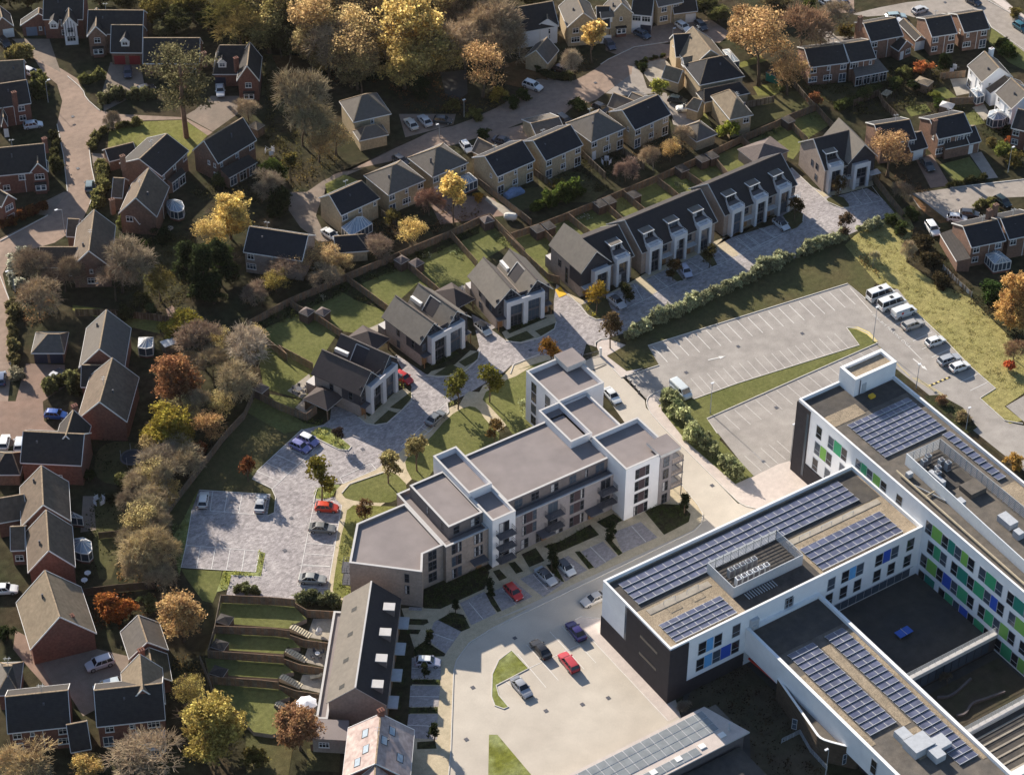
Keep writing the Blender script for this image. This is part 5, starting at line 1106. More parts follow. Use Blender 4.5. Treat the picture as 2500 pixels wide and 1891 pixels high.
def hs(label, wall, roof, blocks, chim=(), dorm=(), leans=(), name='detached_house', group='older houses'):
    root = None; rr = None
    for b in blocks:
        mode = b[0]; kw = b[-1] if isinstance(b[-1], dict) else {}
        if mode == 'r' and b[1] in 'AEIM' and b[8] >= 7.5: b = b[:8]+(b[8]+.7,)+b[9:]
        if mode == 'r': _, k, x0, y0, x1, y1, ex, ey, zr, ze, h0, h1, S_, G_ = b[:14]; fr = frame_r(k, x0, y0, x1, y1, ex, ey, zr, ze, h0, h1)
        else: _, k, x0, y0, x1, y1, D, zr, ze, rd, h0, h1, S_, G_ = b[:14]; fr = frame_f(k, x0, y0, x1, y1, D, ze, rd, h0, h1)
        if DEBUG: print('HOUSE', label[:40], mode, 'L %.1f W %.1f ang %.0f' % (fr[2], fr[3], math.degrees(fr[1])))
        if root is None:
            o = fr[0].copy(); root = thing(name, label, 'house', (o.x, o.y, 0), 0, group); ang0 = fr[1]
        r = block(root, o, fr, zr, ze, kw.get('wall', wall), kw.get('roof', roof), S_, G_, kw.get('gcol'))
        if rr is None: rr = r; rr_zr = zr
    if group != 'garages of the buff close' and name != 'garage':
        c0, a0, L0 = o, ang0, 7.0
        rnd = random.Random(len(label)*7+1); t_ = rnd.uniform(-3, 3)
        simple('roof_vent', rr, lambda mb: [mb.box(t_-.14,-1.6,rr_zr-1.9,t_+.14,-1.3,rr_zr-.75,'metal_rail')])
        if rnd.random() < .55: simple('aerial', rr, lambda mb: [mb.bar((t_*.8,.1,rr_zr),(t_*.8,.1,rr_zr+1.6),.06,.06,'galv'), mb.bar((t_*.8-.6,.1,rr_zr+1.5),(t_*.8+.6,.1,rr_zr+1.5),.05,.05,'galv'), mb.bar((t_*.8-.3,-.3,rr_zr+1.5),(t_*.8-.3,.5,rr_zr+1.5),.04,.04,'galv'), mb.bar((t_*.8+.3,-.3,rr_zr+1.5),(t_*.8+.3,.5,rr_zr+1.5),.04,.04,'galv')])
    for k, x, y, zt in chim: chimney(root, o, k, x, y, zt, wall)
    for k, x, y, z in dorm: dormer(root, o, k, x, y, ang0, z, roof=roof)
    for l in leans: lean(root, o, *l)
    return root
DEBUG = bool(0)
BR, BB, BW, BU = 'brick_red', 'brick_brown', 'render_white', 'brick_buff'
RS, RT, RB, RG, RBL = 'roof_slate', 'roof_tan', 'roof_brown', 'roof_grey', 'roof_blue'
# ---- north-west close (tile A)
hs('half-timbered house with white gables and blue garage doors in the far left corner', BR, RS, [('f','A',330,150,640,150,9,8.6,5,'x',0,0,'.w./.w.',''), ('r','A',528,60,530,135,600,210,7.0,4.9,0,0,'','w/v',{'gcol':'render_white','wall':'render_white'}), ('r','A',300,60,296,105,155,215,5.6,2.8,0,0,'','s/BB')], dorm=[('A',412,190,4.6)])
_t = [o for o in C.objects if o.get('label', '').startswith('half-timbered')][0]
_p = P('A',528,212,5.0)-Vector(_t.location[:2])
for _i in range(7): simple('timber_batten', _t, lambda mb: mb.box(-.06,-.1,2.9,.06,-.02,5.0+2.2*(1-abs(_i-3)/3.6),'school_dark'), (_p.x+(_i-3)*.62*cos(-SITE), _p.y+(_i-3)*.62*sin(-SITE), 0), -SITE)
hs('brick house with red double garage and white dormer at the far left', BB, RS, [('f','A',670,262,1100,265,8.8,8.3,5,'x',0,0,'../..',''), ('f','A',850,405,1096,407,9,7.3,3.2,'x',0,0,'GG',''), ('r','A',745,60,737,205,820,290,7.4,5,0,0,'','w/b')], dorm=[('A',962,325,4.6)])
hs('brown gabled garage in the far left corner', BB, RS, [('r','A',-10,40,15,132,102,192,5.4,2.8,0,0,'','.g')], name='garage')
hs('dark roofed house half hidden behind the tall pine', BB, RS, [('f','A',1100,490,1540,490,8.2,7.2,3.4,'x',0,0,'...w','')], chim=[('A',1570,400,8.2)])
hs('brick house with white dormer and two storey gable beside the white parked car', BR, RS, [('f','A',1640,572,1925,572,8.8,7.6,3.2,'x',1.4,0,'n..',''), ('r','A',1925,325,1903,508,2002,602,8,5,0,0,'','w/b')], chim=[('A',1817,440,8.4)], dorm=[('A',1712,490,4.4)])
hs('brown brick house with dark roof and lean-to beside the lawn and washing line', BB, RS, [('r','A',1570,1085,1870,905,1690,1255,8,4.8,0,0,'s.s.w/....','..ss/...p')], leans=[('A',((1700,1305),(1915,1190)),((1765,1372),(1985,1250)),4.0,2.5,BB,RS,3)])
hs('brown brick house with rear garden room below the pine lawn', BB, RS, [('r','A',1072,1225,1285,1030,1430,1185,7.4,4.8,0,0,'s.s.w/....','../.s'), ('f','A',842,1245,1060,1190,4.5,4.2,2.6,'x',0,0,'','')], chim=[('A',942,1195,8.6)], leans=[('A',((1290,1385),(1400,1290)),((1325,1410),(1430,1330)),3.4,2.4,BB,RS,2)])
hs('house with long dark east slope beside the tall white conservatory', BB, RB, [('r','A',1145,1295,1045,1525,1210,1665,8,4.6,0,0,'..../....','w./...'), ('f','A',858,1520,945,1525,6,6.0,3.4,'x',0,0,'',''), ('r','E',1040,195,1010,225,1110,270,4.6,2.6,0,0,'','')], chim=[('E',860,110,6)])
hs('red roofed house at the left edge above the brick bay houses', BR, RB, [('f','A',-40,655,195,640,8,8,4.8,'x',0,0,'w.w/w.w','')])
hs('tall chimneyed house at the left edge beside the parked white hatchback', BR, RS, [('f','A',-60,840,240,795,8,8.2,5,'x',0,0,'.w/.w',''), ('r','A',20,830,25,905,62,995,5,2.8,0,0,'','.p')], chim=[('A',105,705,9)])
hs('brick house with white bay windows and porch at the left edge', BR, RS, [('r','A',-60,1145,340,1105,230,1330,8,4.8,0,0,'.w./w.o',''), ('r','A',288,1180,290,1258,372,1318,7,4.8,0,0,'','v/b')], chim=[('A',340,1060,9)])
hs('red brick corner house at the left edge by the bend in the road', BR, RS, [('r','A',-40,1440,60,1500,125,1532,7,5,0,0,'','v/v')])
hs('house with buff west slope and front gable above the bare trees on the bend', BB, RB, [('r','E',725,195,683,512,870,490,8,4.8,0,0,'','s/v'), ('f','E',510,400,600,405,5,5.6,3.2,'x',0,0,'',''), ('f','E',300,640,590,640,6,6.0,3.4,'x',0,0,'..s','')])
hs('square garage with hipped roof and two dark doors by the west hedge', BB, RG, [('f','E',240,1300,495,1300,6.2,4.6,2.6,'x',2.8,1.0,'nn','')], name='garage')
hs('house with pale grey roof shadowed by branches, west of the small conservatory', BR, RG, [('r','E',820,965,765,1268,965,1380,8.2,4.6,0,0,'','')])
hs('long brown house with tan west slope beside the clipped oval hedge', BR, RS, [('r','E',865,1335,766,1676,1060,1530,8.2,4.6,0,0,'','',{'roof':'roof_brown'}), ('f','E',622,1560,790,1560,6,6,3.4,'x',0,0,'..','')])
hs('L-shaped red brick house with wide dark front slope beside the blue parked car', BR, RS, [('f','I',155,722,628,745,8.6,8.2,4.8,'x',0,0,'.ss.','ss/d'), ('r','I',565,315,505,515,440,500,7.6,4.8,0,0,'','')], chim=[('I',572,275,9)])
hs('hipped garage building at the left edge below the white parked cars', BB, RS, [('f','I',-60,815,155,815,6,5,2.7,'x',2,1.5,'','')], name='garage')
hs('brick house with tan west slope and white rear porch, below the L-shaped house', BR, RB, [('r','I',318,745,332,1048,545,1140,8.2,4.6,0,0,'','',{'gcol':BR}), ('f','I',-20,1190,215,1150,6,6.4,3.6,'x',0,0,'','')])
hs('brick house with three rooflights beside the rounded conservatory', BR, RB, [('r','I',355,1085,375,1400,580,1512,8.2,4.6,0,0,'',''), ('f','I',80,1400,195,1395,6,6.2,3.6,'x',0,0,'w','')])
hs('red gabled house with tan roof and rooflights above the courtyard with silver cars', BR, RT, [('r','M',345,95,460,455,750,600,8.4,3.6,0,0,'','')], chim=[('M',545,440,7.2)])
hs('garage row with mossy tiled east slope beside the round orange tree', BR, 'roof_pantile', [('r','M',1065,440,1135,650,1300,715,5.6,2.8,0,0,'','',{'roof':RG}), ('r','M',1145,690,1180,900,1325,940,4.6,2.5,0,0,'','')], name='garage')
hs('brick house with twin conservatory behind the yellow tree at the bottom left', BR, RS, [('f','M',745,1302,1275,1245,9,8.2,4.9,'x',0,0,'wsv/d...',''), ('r','M',1075,740,1097,1015,940,1000,7.8,4.8,0,0,'','',{'roof':RT})], chim=[('M',1085,700,7)])
hs('brick house with lower side wing at the bottom left corner', BR, RS, [('f','M',58,1352,545,1300,9,8.2,4.9,'x',0,0,'ws.w/w..v',''), ('f','M',545,1500,705,1470,6,6,3.0,'x',0,0,'','')])
hs('small house with paired tan and dark hips at the left edge near the silver cars', BR, RT, [('f','M',-30,1060,150,1052,7,6.4,3.6,'x',2.5,2.5,'','',{'roof':RG})])
hs('dark roofed house with stone coloured walls behind the orange hedge trees', 'brick_tan', RBL, [('f','E',1875,520,2330,590,8.5,8,5,'x',0,0,'w.s.w/v.s..','')])
hs('garage with dark hipped roof behind the glazed conservatory of the buff house', BU, RBL, [('f','F',690,530,950,510,5.5,4.6,2.6,'x',0,2,'','')], name='garage')
# ---- buff brick close (tiles B, C)
hs('buff hipped house standing alone by three parked cars below the wood', BU, RG, [('f','B',830,942,1122,876,8.5,8.2,5,'x',3.5,3.5,'.s./...',''), ('f','B',875,1086,1102,1036,4.0,4.6,2.8,'x',2,2,'','')])
g = 'row of buff brick houses backing onto the new gardens'
hs('first buff house of the row, with the large glazed conservatory', BU, RBL, [('f','F',735,240,1035,105,7.5,7.6,4.8,'x',0,1.6,'w.s.s/....','')], group=g)
hs('second buff house, hipped, between the conservatory house and the golden column tree', BU, RG, [('f','B',1100,1505,1386,1386,8.6,8.0,4.9,'x',4.0,4.0,'w.s.w/d.v.p','')], group=g)
hs('third buff house, hipped, with white garden room behind the golden column tree', BU, RG, [('f','B',1440,1366,1716,1250,8.6,8.0,4.9,'x',4.0,4.0,'w.s.w/p....','')], group=g)
hs('fourth buff house, gabled, with a blue covered car at its back wall', BU, RBL, [('f','C',45,1362,336,1236,8.4,7.5,4.9,'x',0,0,'w.s.w/d.w.d','.s/..')], group=g)
hs('fifth buff house, gabled, with the dark lawn behind it', BU, RBL, [('f','C',418,1240,706,1116,8.4,7.5,4.9,'x',0,0,'w.s.w/d.w.d','')], group=g)
hs('sixth buff house, hipped, with a white sheet lying in its garden', BU, RG, [('f','C',770,1096,1032,986,8.6,8.0,4.9,'x',4.0,4.0,'w.s.w/p.v.d','')], group=g)
hs('seventh buff house, gabled, beside the white open sports car', BU, RBL, [('f','C',1105,1002,1382,880,8.4,7.5,4.9,'x',0,0,'w.s.w/d.w.d','.s/..')], group=g)
hs('small hipped garage between the seventh buff house and the new fence', BU, RG, [('f','C',1580,1092,1742,1030,6.0,4.8,2.6,'x',2.8,2.8,'','')], name='garage', group='garages of the buff close')
hs('grey tiled garage north of the sixth buff house by the black car', BU, RG, [('r','C',300,950,520,900,545,1060,4.4,2.5,0,0,'','')], name='garage', group='garages of the buff close')
hs('grey tiled double garage with solar tiles north of the seventh buff house', BU, RG, [('r','C',940,715,1130,790,1000,860,4.8,2.6,0,0,'',''), ('r','C',1080,710,1180,750,1055,840,4.4,2.6,0,0,'','')], name='garage', group='garages of the buff close')
hs('grey tiled garage north of the fourth buff house beside the round green bush', BU, RG, [('r','B',1790,1060,1950,1140,1850,1220,4.8,2.5,0,0,'','')], name='garage', group='garages of the buff close')
hs('white fronted house with dark roof and small gable beyond the wood, top centre', BU, RS, [('f','C',205,255,520,200,8.5,8,4.2,'x',0,0,'..w/....','',{'wall':'render_white'}), ('r','C',428,110,432,148,515,178,6.2,4.4,0,0,'','w',{'wall':'render_white'})])
hs('buff house with wide pale gable behind the golden birch', BU, RG, [('r','C',640,-60,710,100,810,142,8.2,5,0,0,'','ww/v.'), ('f','C',810,215,915,215,8,7.2,4.2,'x',0,0,'../.g','',{'roof':RS})], dorm=[('C',842,130,4.8)])
hs('buff house with bay window and timbered upper storey by the blue hatchback', BU, RG, [('r','C',960,-60,1005,25,1066,52,8.2,5.2,0,0,'','s/b'), ('f','C',1075,110,1235,125,8,7.8,4.8,'x',0,0,'vv/.n','',{'roof':RS,'wall':'render_white'})])
hs('buff house with white garage door at the top edge', BU, RG, [('f','C',1285,55,1480,15,8,8,5,'x',0,0,'ww/v.',''), ('f','C',1405,108,1590,85,5,5.4,2.9,'x',0,0,'.g','',{'roof':RS})])
hs('detached double garage with dark east slope beside the bare white birch', BU, RG, [('r','C',430,285,342,388,440,482,5.4,2.8,0,0,'','')], name='garage', group='garages of the buff close')
hs('large buff house with tan gable and white dormer at the head of the close', BU, RT, [('r','C',1550,205,1690,385,1520,515,9.0,5.2,0,0,'',''), ('f','C',1420,440,1570,430,7.5,8.2,4.9,'x',0,0,'','',{'roof':RBL}), ('f','C',1440,640,1500,580,4,5,2.8,'y',0,0,'','',{'roof':RT})], dorm=[('C',1475,480,4.6)])
hs('buff house with broad dark hip roof and lower rear roof beside the small lawn', BU, RBL, [('f','C',1605,656,1952,586,8.6,8.4,5.2,'x',3.5,3.5,'',''), ('f','C',1640,790,1992,716,4.2,4.8,2.9,'x',.8,1.5,'',''), ('f','C',1590,860,1650,800,3,4.6,2.8,'y',0,1,'','',{'roof':RT})])
hs('buff hipped house with tan west slope behind the yellow green shrub', BU, RT, [('f','C',1838,922,2018,884,9.5,7.6,4.8,'y',3.0,3.0,'','.w/..')])
# ---- brick houses top right (tile D)
g = 'red brick houses at the top right'
hs('brick house with tall end chimney and small rear porch, top right', BB, RS, [('f','D',1030,322,1282,276,8.4,7.0,4.9,'x',0,0,'w..s/d..w','../..'), ('f','D',1245,395,1356,350,5,4.6,2.7,'y',0,0,'','pw')], chim=[('D',950,125,9.4)], group=g)
hs('low ribbed link garage between the top right brick houses', BB, RS, [('f','D',1375,318,1452,302,8,3.6,2.6,'y',0,0,'','g')], name='garage', group=g)
hs('brick house, second from the road corner, with orange lit gable', BB, RS, [('f','D',1500,286,1697,256,8.4,7.0,4.9,'x',0,0,'w.w/w.d','../..')], group=g)
hs('brick house nearest the road corner at the top right', BB, RS, [('f','D',1750,252,1948,220,8.4,7.0,4.9,'x',0,0,'s.w/v.d','.s/..')], group=g)
hs('brick half house under the big orange oak', BB, RS, [('f','D',560,520,860,482,8.4,7.0,4.9,'x',0,0,'w.s.w/v.v.d','')], group=g)
hs('brick half house with long glazed lean-to at the back', BB, RS, [('f','D',870,482,1072,450,8.4,7.0,4.9,'x',0,0,'v.s/...','')], leans=[('D',((880,490),(1085,452)),((912,598),(1165,548)),3.6,2.5,BB,'roof_grey',4)], group=g)
hs('white rendered house with grey roof and chimney by the road verge', BW, RB, [('r','D',1905,395,2020,525,1755,485,7.8,4.9,0,0,'s.s/d.w','s./..',{'roof':RG})], chim=[('D',1962,370,8.4)], group='white rendered houses')
hs('white rendered house with grey roof above the octagonal conservatory', BW, RG, [('r','D',2110,600,2240,725,1962,692,7.8,4.9,0,0,'s.s/d.w','s./..'), ('r','D',2060,580,2100,620,1900,670,5.6,3.2,0,0,'','',{'roof':RB})], group='white rendered houses')
hs('brick house with end chimney behind the rust coloured tree', BB, RBL, [('f','D',1110,1115,1382,1072,8.4,7.0,4.9,'x',0,0,'..w.w/.....','../..'), ('f','D',1340,1170,1470,1135,6,4.8,2.7,'x',0,0,'g','')], chim=[('D',1095,990,9)], group='brick houses facing the east road')
hs('brick house with tall chimney, porch roof and white garage, facing the east road', BB, RBL, [('f','D',1550,1072,1812,1016,8.4,7.0,4.9,'x',0,0,'ww.ww/v..o.','.s/..'), ('f','D',1790,1110,1880,1088,6,4.8,2.8,'x',0,0,'g','')], chim=[('D',1525,920,9.2)], leans=[('D',((1585,1085),(1800,1040)),((1605,1150),(1870,1095)),3.6,2.6,BB,RS,0,'porch')], group='brick houses facing the east road')
hs('brick house with ribbed garage lean-to and white conservatory at the right', BB, RBL, [('f','H',1805,487,2072,432,8.4,7.0,4.9,'x',0,0,'w.w/w..','../..')], chim=[('H',1945,190,8.6),('H',1995,150,9)], leans=[('H',((1670,340),(1800,570)),((1560,380),(1690,595)),3.2,2.4,BB,RS,0)], group='brick houses at the east edge')
hs('brick house at the right edge beyond the chimneys', BB, RBL, [('f','H',2095,425,2330,378,8.4,7.0,4.9,'x',0,0,'w.w/...','../..')], group='brick houses at the east edge')
hs('orange brick house corner at the right edge below the octagonal conservatory', BR, RS, [('f','D',2110,985,2330,1040,7,7.4,4.8,'x',0,0,'w.w/w.d','')], group='brick houses at the east edge')
# ---- red roofed house, bottom centre
hs('house with weathered pink-red tiled roof and rooflights at the bottom edge', BR, 'roof_red', [('r','N',1040,1200,1000,1585,1300,1330,8.4,5,0,0,'',''), ('r','N',1000,1590,990,1720,1140,1673,8.0,5.0,0,0,'','')], chim=[('N',1040,1165,9.6)])
_h = [q for q in C.objects if q.get('label', '').startswith('house with weathered')][0]; _hr = [c for c in _h.children if c.name.startswith('roof')][0]
bpy.context.view_layer.update()
for _k, _x, _y, _z in (('N',1130,1340,7.0),('N',1070,1435,7.0),('N',1190,1540,6.2),('N',920,1350,7.0),('N',925,1480,7.0),('N',860,1580,6.3)):
    _q = _hr.matrix_world.inverted() @ Vector((*P(_k,_x,_y,_z), _z)); _fr = frame_r('N',1040,1200,1000,1585,1300,1330,8.4,5,0,0); _W = _fr[3]; _s = 1 if _q.y > 0 else -1; _sl = (8.4-5)/_W
    simple('rooflight', _hr, lambda mb: [mb.face([(_q.x+a*.75, _q.y+b*.4, 8.4-_sl*abs(_q.y+b*.4)+.07) for a, b in ((-1,-1),(1,-1),(1,1),(-1,1))], 'glass_roof'), mb.face([(_q.x+a*.85, _q.y+b*.5, 8.4-_sl*abs(_q.y+b*.5)+.04) for a, b in ((-1,-1),(1,-1),(1,1),(-1,1))], 'ridge_dark')])
# ---- conservatories: glazed rooms with white bars
def conservatory(label, k, pts, ze, apex, zr, back=None, group='white conservatories'):
    """pts: eave corners read clockwise at height ze; apex: point(s) of the ridge at zr"""
    e = [P(k, *q, ze) for q in pts]; a = [P(k, *q, zr) for q in apex]; o = sum(e, Vector((0,0)))/len(e)
    t = thing('conservatory', label, 'conservatory', (*o, 0), 0, group); n = len(e); e = [q-o for q in e]; a = [q-o for q in a]
    simple('plinth', t, lambda mb: mb.prism([tuple(q) for q in e], 0, .5, 'brick_red'))
    simple('glazing', t, lambda mb: mb.prism([tuple(q*.985) for q in e], .5, ze-.05, 'glass_blue', cap=False, bottom=False))
    fr = MB()
    for i in range(n):
        p, q = e[i], e[(i+1) % n]; m = max(1, round((q-p).length/.95))
        fr.bar((*p, ze-.05), (*q, ze-.05), .14, .16, 'white_paint'); fr.bar((*p, .52), (*q, .52), .12, .1, 'white_paint')
        for j in range(m): c = p.lerp(q, j/m); fr.bar((*c, .5), (*c, ze), .10, .10, 'white_paint')
    fr.build('frame', t)
    rf = MB(); rb = MB()
    def near(p): return min(a, key=lambda c: (c-p).length)
    for i in range(n):
        p, q = e[i], e[(i+1) % n]; ap, aq = near(p), near(q)
        rf.face([(*p, ze), (*q, ze), (*aq, zr)] + ([(*ap, zr)] if (ap-aq).length > 1e-4 else []), 'glass_roof')
        m = max(1, round((q-p).length/.9))
        for j in range(m+1): c = p.lerp(q, j/m); d = ap.lerp(aq, j/m); rb.bar((*c, ze+.03), (*d, zr+.03), .08, .08, 'white_paint')
    if len(a) > 1: rb.bar((*a[0], zr+.05), (*a[1], zr+.05), .14, .12, 'white_paint')
    r = rf.build('roof', t); rb.build('glazing_bars', r); return t
conservatory('rounded white conservatory beside the house with the long dark east slope', 'A', [(1285,1580),(1290,1545),(1350,1535),(1400,1550),(1418,1590),(1410,1620),(1370,1635),(1310,1620)], 2.3, [(1330,1545)], 3.3)
conservatory('small white conservatory with corner bay beside the branch-shadowed roof', 'E', [(1065,1255),(1070,1180),(1180,1178),(1175,1255),(1120,1265)], 2.3, [(1130,1185)], 3.0)
conservatory('rounded white conservatory beside the house with three rooflights', 'I', [(570,1400),(570,1310),(640,1300),(700,1330),(708,1395),(680,1425),(620,1420)], 2.3, [(630,1320)], 3.3)
conservatory('white conservatory joined to the bottom left house, the round ended one', 'M', [(1075,1400),(1110,1330),(1270,1330),(1270,1420),(1230,1470),(1160,1480)], 2.3, [(1165,1370)], 3.4)
conservatory('white lean-to conservatory at the bottom left house, west of the round one', 'M', [(970,1440),(985,1380),(1060,1320),(1080,1320),(1100,1390),(1060,1440)], 2.3, [(1050,1335)], 3.0)
conservatory('blue glazed hipped conservatory behind the first buff house', 'F', [(738,330),(845,260),(975,300),(830,385),(800,385)], 2.4, [(850,255),(905,250)], 3.6)
conservatory('white garden room with pale roof behind the third buff house', 'B', [(1625,1370),(1720,1330),(1785,1385),(1690,1425)], 2.4, [(1710,1350)], 3.4)
conservatory('octagonal white conservatory below the white rendered house', 'D', [(1930,900),(1945,855),(2010,840),(2065,860),(2085,895),(2050,920),(1975,925)], 2.4, [(2005,865)], 3.4)
conservatory('white conservatory with pale hipped roof at the right edge brick house', 'H', [(1915,540),(1990,490),(2112,590),(1985,615)], 2.4, [(1985,530),(2040,560)], 3.5)
conservatory('small white glazed porch at the gable of the house with three rooflights', 'I', [(545,1140),(548,1100),(635,1140),(635,1150)], 2.2, [(565,1110)], 2.9)
conservatory('pale lean-to canopy behind the large buff house at the head of the close', 'C', [(1780,385),(1830,378),(1910,470),(1850,480)], 2.4, [(1840,400)], 2.9)
conservatory('small white glazed porch between the two white rendered houses', 'D', [(1795,690),(1850,670),(1905,735),(1850,750)], 2.3, [(1850,700)], 2.9)
# ================================================================ FENCES, SHEDS, GARDEN WALLS
def fence_panel_mesh(m1, m2, h):
    key = ('fp', m1, m2, h)
    if key not in WCACHE:
        rnd = random.Random(3); me = []
        for v in range(3):
            mb = MB(); n = 11; bw = 1.8/n
            for i in range(n):
                y = -.02 if i % 2 else .012
                mb.box(-.9+i*bw+.008, y-.012, .05, -.9+(i+1)*bw-.008, y+.012, h-.06+rnd.uniform(-.012,.012), m1 if rnd.random() < .62 else m2)
            mb.box(-.9, -.045, h-.06, .9, .045, h, m1); mb.box(-.9, .025, .3, .9, .065, .38, m2); me.append(mb.mesh('panel'))
        p = MB(); p.box(-.05,-.05,0,.05,.05,h+.06,m2); WCACHE[key] = (me, p.mesh('post'))
    return WCACHE[key]
def fence(label, pts, h=1.8, m1='fence_wood', m2='fence_grey', z=0.0, zpick=None, name='fence', group=None):
    """pts are read along the top edge of the fence"""
    p = PS(pts, (h if zpick is None else zpick)+z); o = p[0]
    t = thing(name, label, 'fence', (o.x, o.y, z), 0, group); me, po = fence_panel_mesh(m1, m2, h); rnd = random.Random(len(label))
    for i in range(len(p)-1):
        a, b = p[i]-o, p[i+1]-o; L = (b-a).length; n = max(1, round(L/1.85)); an = atan2((b-a).y, (b-a).x)
        for j in range(n):
            c = a.lerp(b, (j+.5)/n); put('panel', rnd.choice(me), t, (c.x, c.y, 0), an, (L/n/1.8, 1, 1))
            q = a.lerp(b, j/n); put('post', po, t, (q.x, q.y, 0), an)
    q = p[-1]-o; put('post', po, t, (q.x, q.y, 0), 0)
    return t
fence('long timber fence along the back of the paired houses gardens', 'F10,1055 330,880 770,690 1180,520 1590,350 1800,250 1880,225')
fence('timber fence between the third pair garden and the terrace gardens', 'F1885,225 2150,500 G100,360 300,560 440,690 525,710')
fence('timber garden divider with sheds behind the dark roofed pair', 'F330,880 420,940 525,985 735,1125', group='garden dividers of the pairs')
fence('timber divider between the dark roofed pair and the middle pair', 'F770,692 1095,930', group='garden dividers of the pairs')
fence('timber divider with two sheds behind the middle pair', 'F1180,522 1255,600 1500,808', group='garden dividers of the pairs')
fence('timber divider between the middle pair and the third pair', 'F1578,355 1785,590', group='garden dividers of the pairs')
fence('timber fence crossing the lawn west of the dark roofed pair', 'E1975,1120 2210,1305 F250,1235 515,1375', group='garden dividers of the pairs')
fence('timber fence below the round garden table, returning to the car port', 'F55,1585 J70,165 250,260 465,345 545,285')
fence('pale timber fence curving round the west of the block paved car park', 'I1360,1640 1300,1400 1240,1145 1280,1080 1410,905 1600,660 1720,500 1880,330 1945,190', m1='fence_grey', m2='fence_wood')
fence('long timber fence behind the terrace gardens up to the east corner', 'G150,375 370,300 590,215 1010,40 C1010,1460 1290,1345 1560,1225 1930,1045 2210,925 D380,890 610,800')
fence('timber fence running down from the north east garden corner', 'D610,800 700,905 760,960')
fence('timber fence along the east side of the parking by the pale cross gable house', 'D1015,1290 1160,1480 1290,1640')
for s, lab in (('G375,312 475,412', 'first terrace garden divider, beside two sheds'), ('G590,217 690,300 785,375', 'second terrace garden divider, west of the pale lawn'), ('G850,110 940,190 1030,270', 'third terrace garden divider, east of the pale lawn'), ('G1015,42 1110,125 1210,205', 'fourth terrace garden divider, behind the middle terrace'),
               ('C1280,1365 1380,1440 1465,1515', 'fifth terrace garden divider, west of the shed with a pale rock'), ('C1465,1290 1560,1355 1650,1420', 'sixth terrace garden divider, east of the shed with a pale rock'), ('C1700,1185 1760,1250 1835,1340', 'seventh terrace garden divider behind the east terrace'), ('C1930,1048 1990,1110 2030,1140', 'eighth terrace garden divider beside the hipped garden building'), ('D40,1050 120,1120', 'short divider by the hipped garden building corner'), ('D380,890 460,980 545,1060', 'divider beside the pale cross gable house garden')):
    fence('timber ' + lab, s, group='garden dividers of the terraces')
fence('north timber fence of the south gardens, stepping down by the laurel bush', 'M1700,285 N180,300 375,318', z=.9, group='fences of the south gardens')
fence('lower end of the north fence of the south gardens', 'N375,345 470,400 680,412', group='fences of the south gardens')
for i, (s1, s2, lab) in enumerate((('M1655,522 N200,540 335,560', 'N335,590 455,632 635,655', 'second'), ('M1600,712 N150,745 290,755', 'N290,775 420,822 595,850', 'third'), ('M1610,912 N120,940 250,955', 'N250,975 385,1022 562,1048', 'fourth'))):
    fence(lab+' fence down the south gardens, upper part beside the lawn', s1, z=.9, group='fences of the south gardens'); fence(lab+' fence down the south gardens, lower part beside the patio', s2, group='fences of the south gardens')
fence('west timber fence of the upper south gardens behind the sheds', 'M1700,285 1655,520 1605,705', z=.9, m1='fence_grey', group='fences of the south gardens')
fence('west timber fence beside the yellow tree', 'M1540,755 1600,900 1650,1045', z=.9, m1='fence_grey', group='fences of the south gardens')
g = 'older garden fences'
fence('dark old fence across the garden above the rust coloured shrubs', 'M610,240 900,205 1190,180', m1='fence_dark', m2='shed_wood', group=g)
fence('old fence behind the conservatory with corner bay', 'E580,960 830,960 1200,1000 1420,1040', 1.6, 'fence_dark', 'fence_grey', group=g)
fence('old fence from the fourth buff house down to the pale tank', 'B1790,1370 2090,1600 2200,1690', 1.7, 'fence_grey', 'fence_wood', group=g)
fence('old fence between the fifth and sixth buff house gardens', 'C700,1160 880,1330', 1.7, 'fence_grey', 'fence_dark', group=g)
fence('old fence between the fourth and fifth buff house gardens', 'C330,1300 470,1400', 1.7, 'fence_grey', 'fence_dark', group=g)
fence('old fence between the sixth and seventh buff house gardens', 'C1015,1135 1180,1260', 1.7, 'fence_grey', 'fence_dark', group=g)
fence('old fence between the second and third buff house gardens', 'B1380,1460 1500,1550', 1.7, 'fence_grey', 'fence_dark', group=g)
fence('old fence between the first and second buff house gardens', 'F1040,190 1200,300', 1.7, 'fence_grey', 'fence_dark', group=g)
fence('old fence beside the small lawn behind the broad dark hip roof', 'C1930,790 2180,740', 1.7, 'fence_grey', 'fence_dark', group=g)
fence('old fence behind the brick half houses gardens', 'D430,610 560,760 600,800', 1.7, 'fence_grey', 'fence_dark', group=g)
fence('old fence curving below the glazed lean-to garden', 'D900,770 1090,690 1130,770 1240,880', 1.7, 'fence_dark', 'fence_grey', group=g)
fence('brown fence behind the white house with chimney', 'D1570,560 1760,545', 1.7, 'fence_wood', 'fence_grey', group=g)
fence('pale fence between the two white houses gardens', 'D1640,755 1900,745', 1.7, 'fence_grey', 'fence_wood', group=g)
fence('grey post fence behind the bank by the brick conservatory house', 'H1590,620 1700,730 1810,830', 1.1, 'fence_grey', 'galv', group=g)
fence('old fence between two dark gardens at the left', 'I760,1260 960,1240', 1.5, 'fence_dark', 'shed_wood', group=g)
fence('timber return fence beside the golden bush under the orange tree at the left', 'I1420,560 1540,555', 1.6, 'fence_wood', 'fence_dark', group=g)
fence('short dark fence by the bottom edge house garden', 'N500,1440 760,1420', 1.4, 'brick_red', 'fence_dark', group=g)
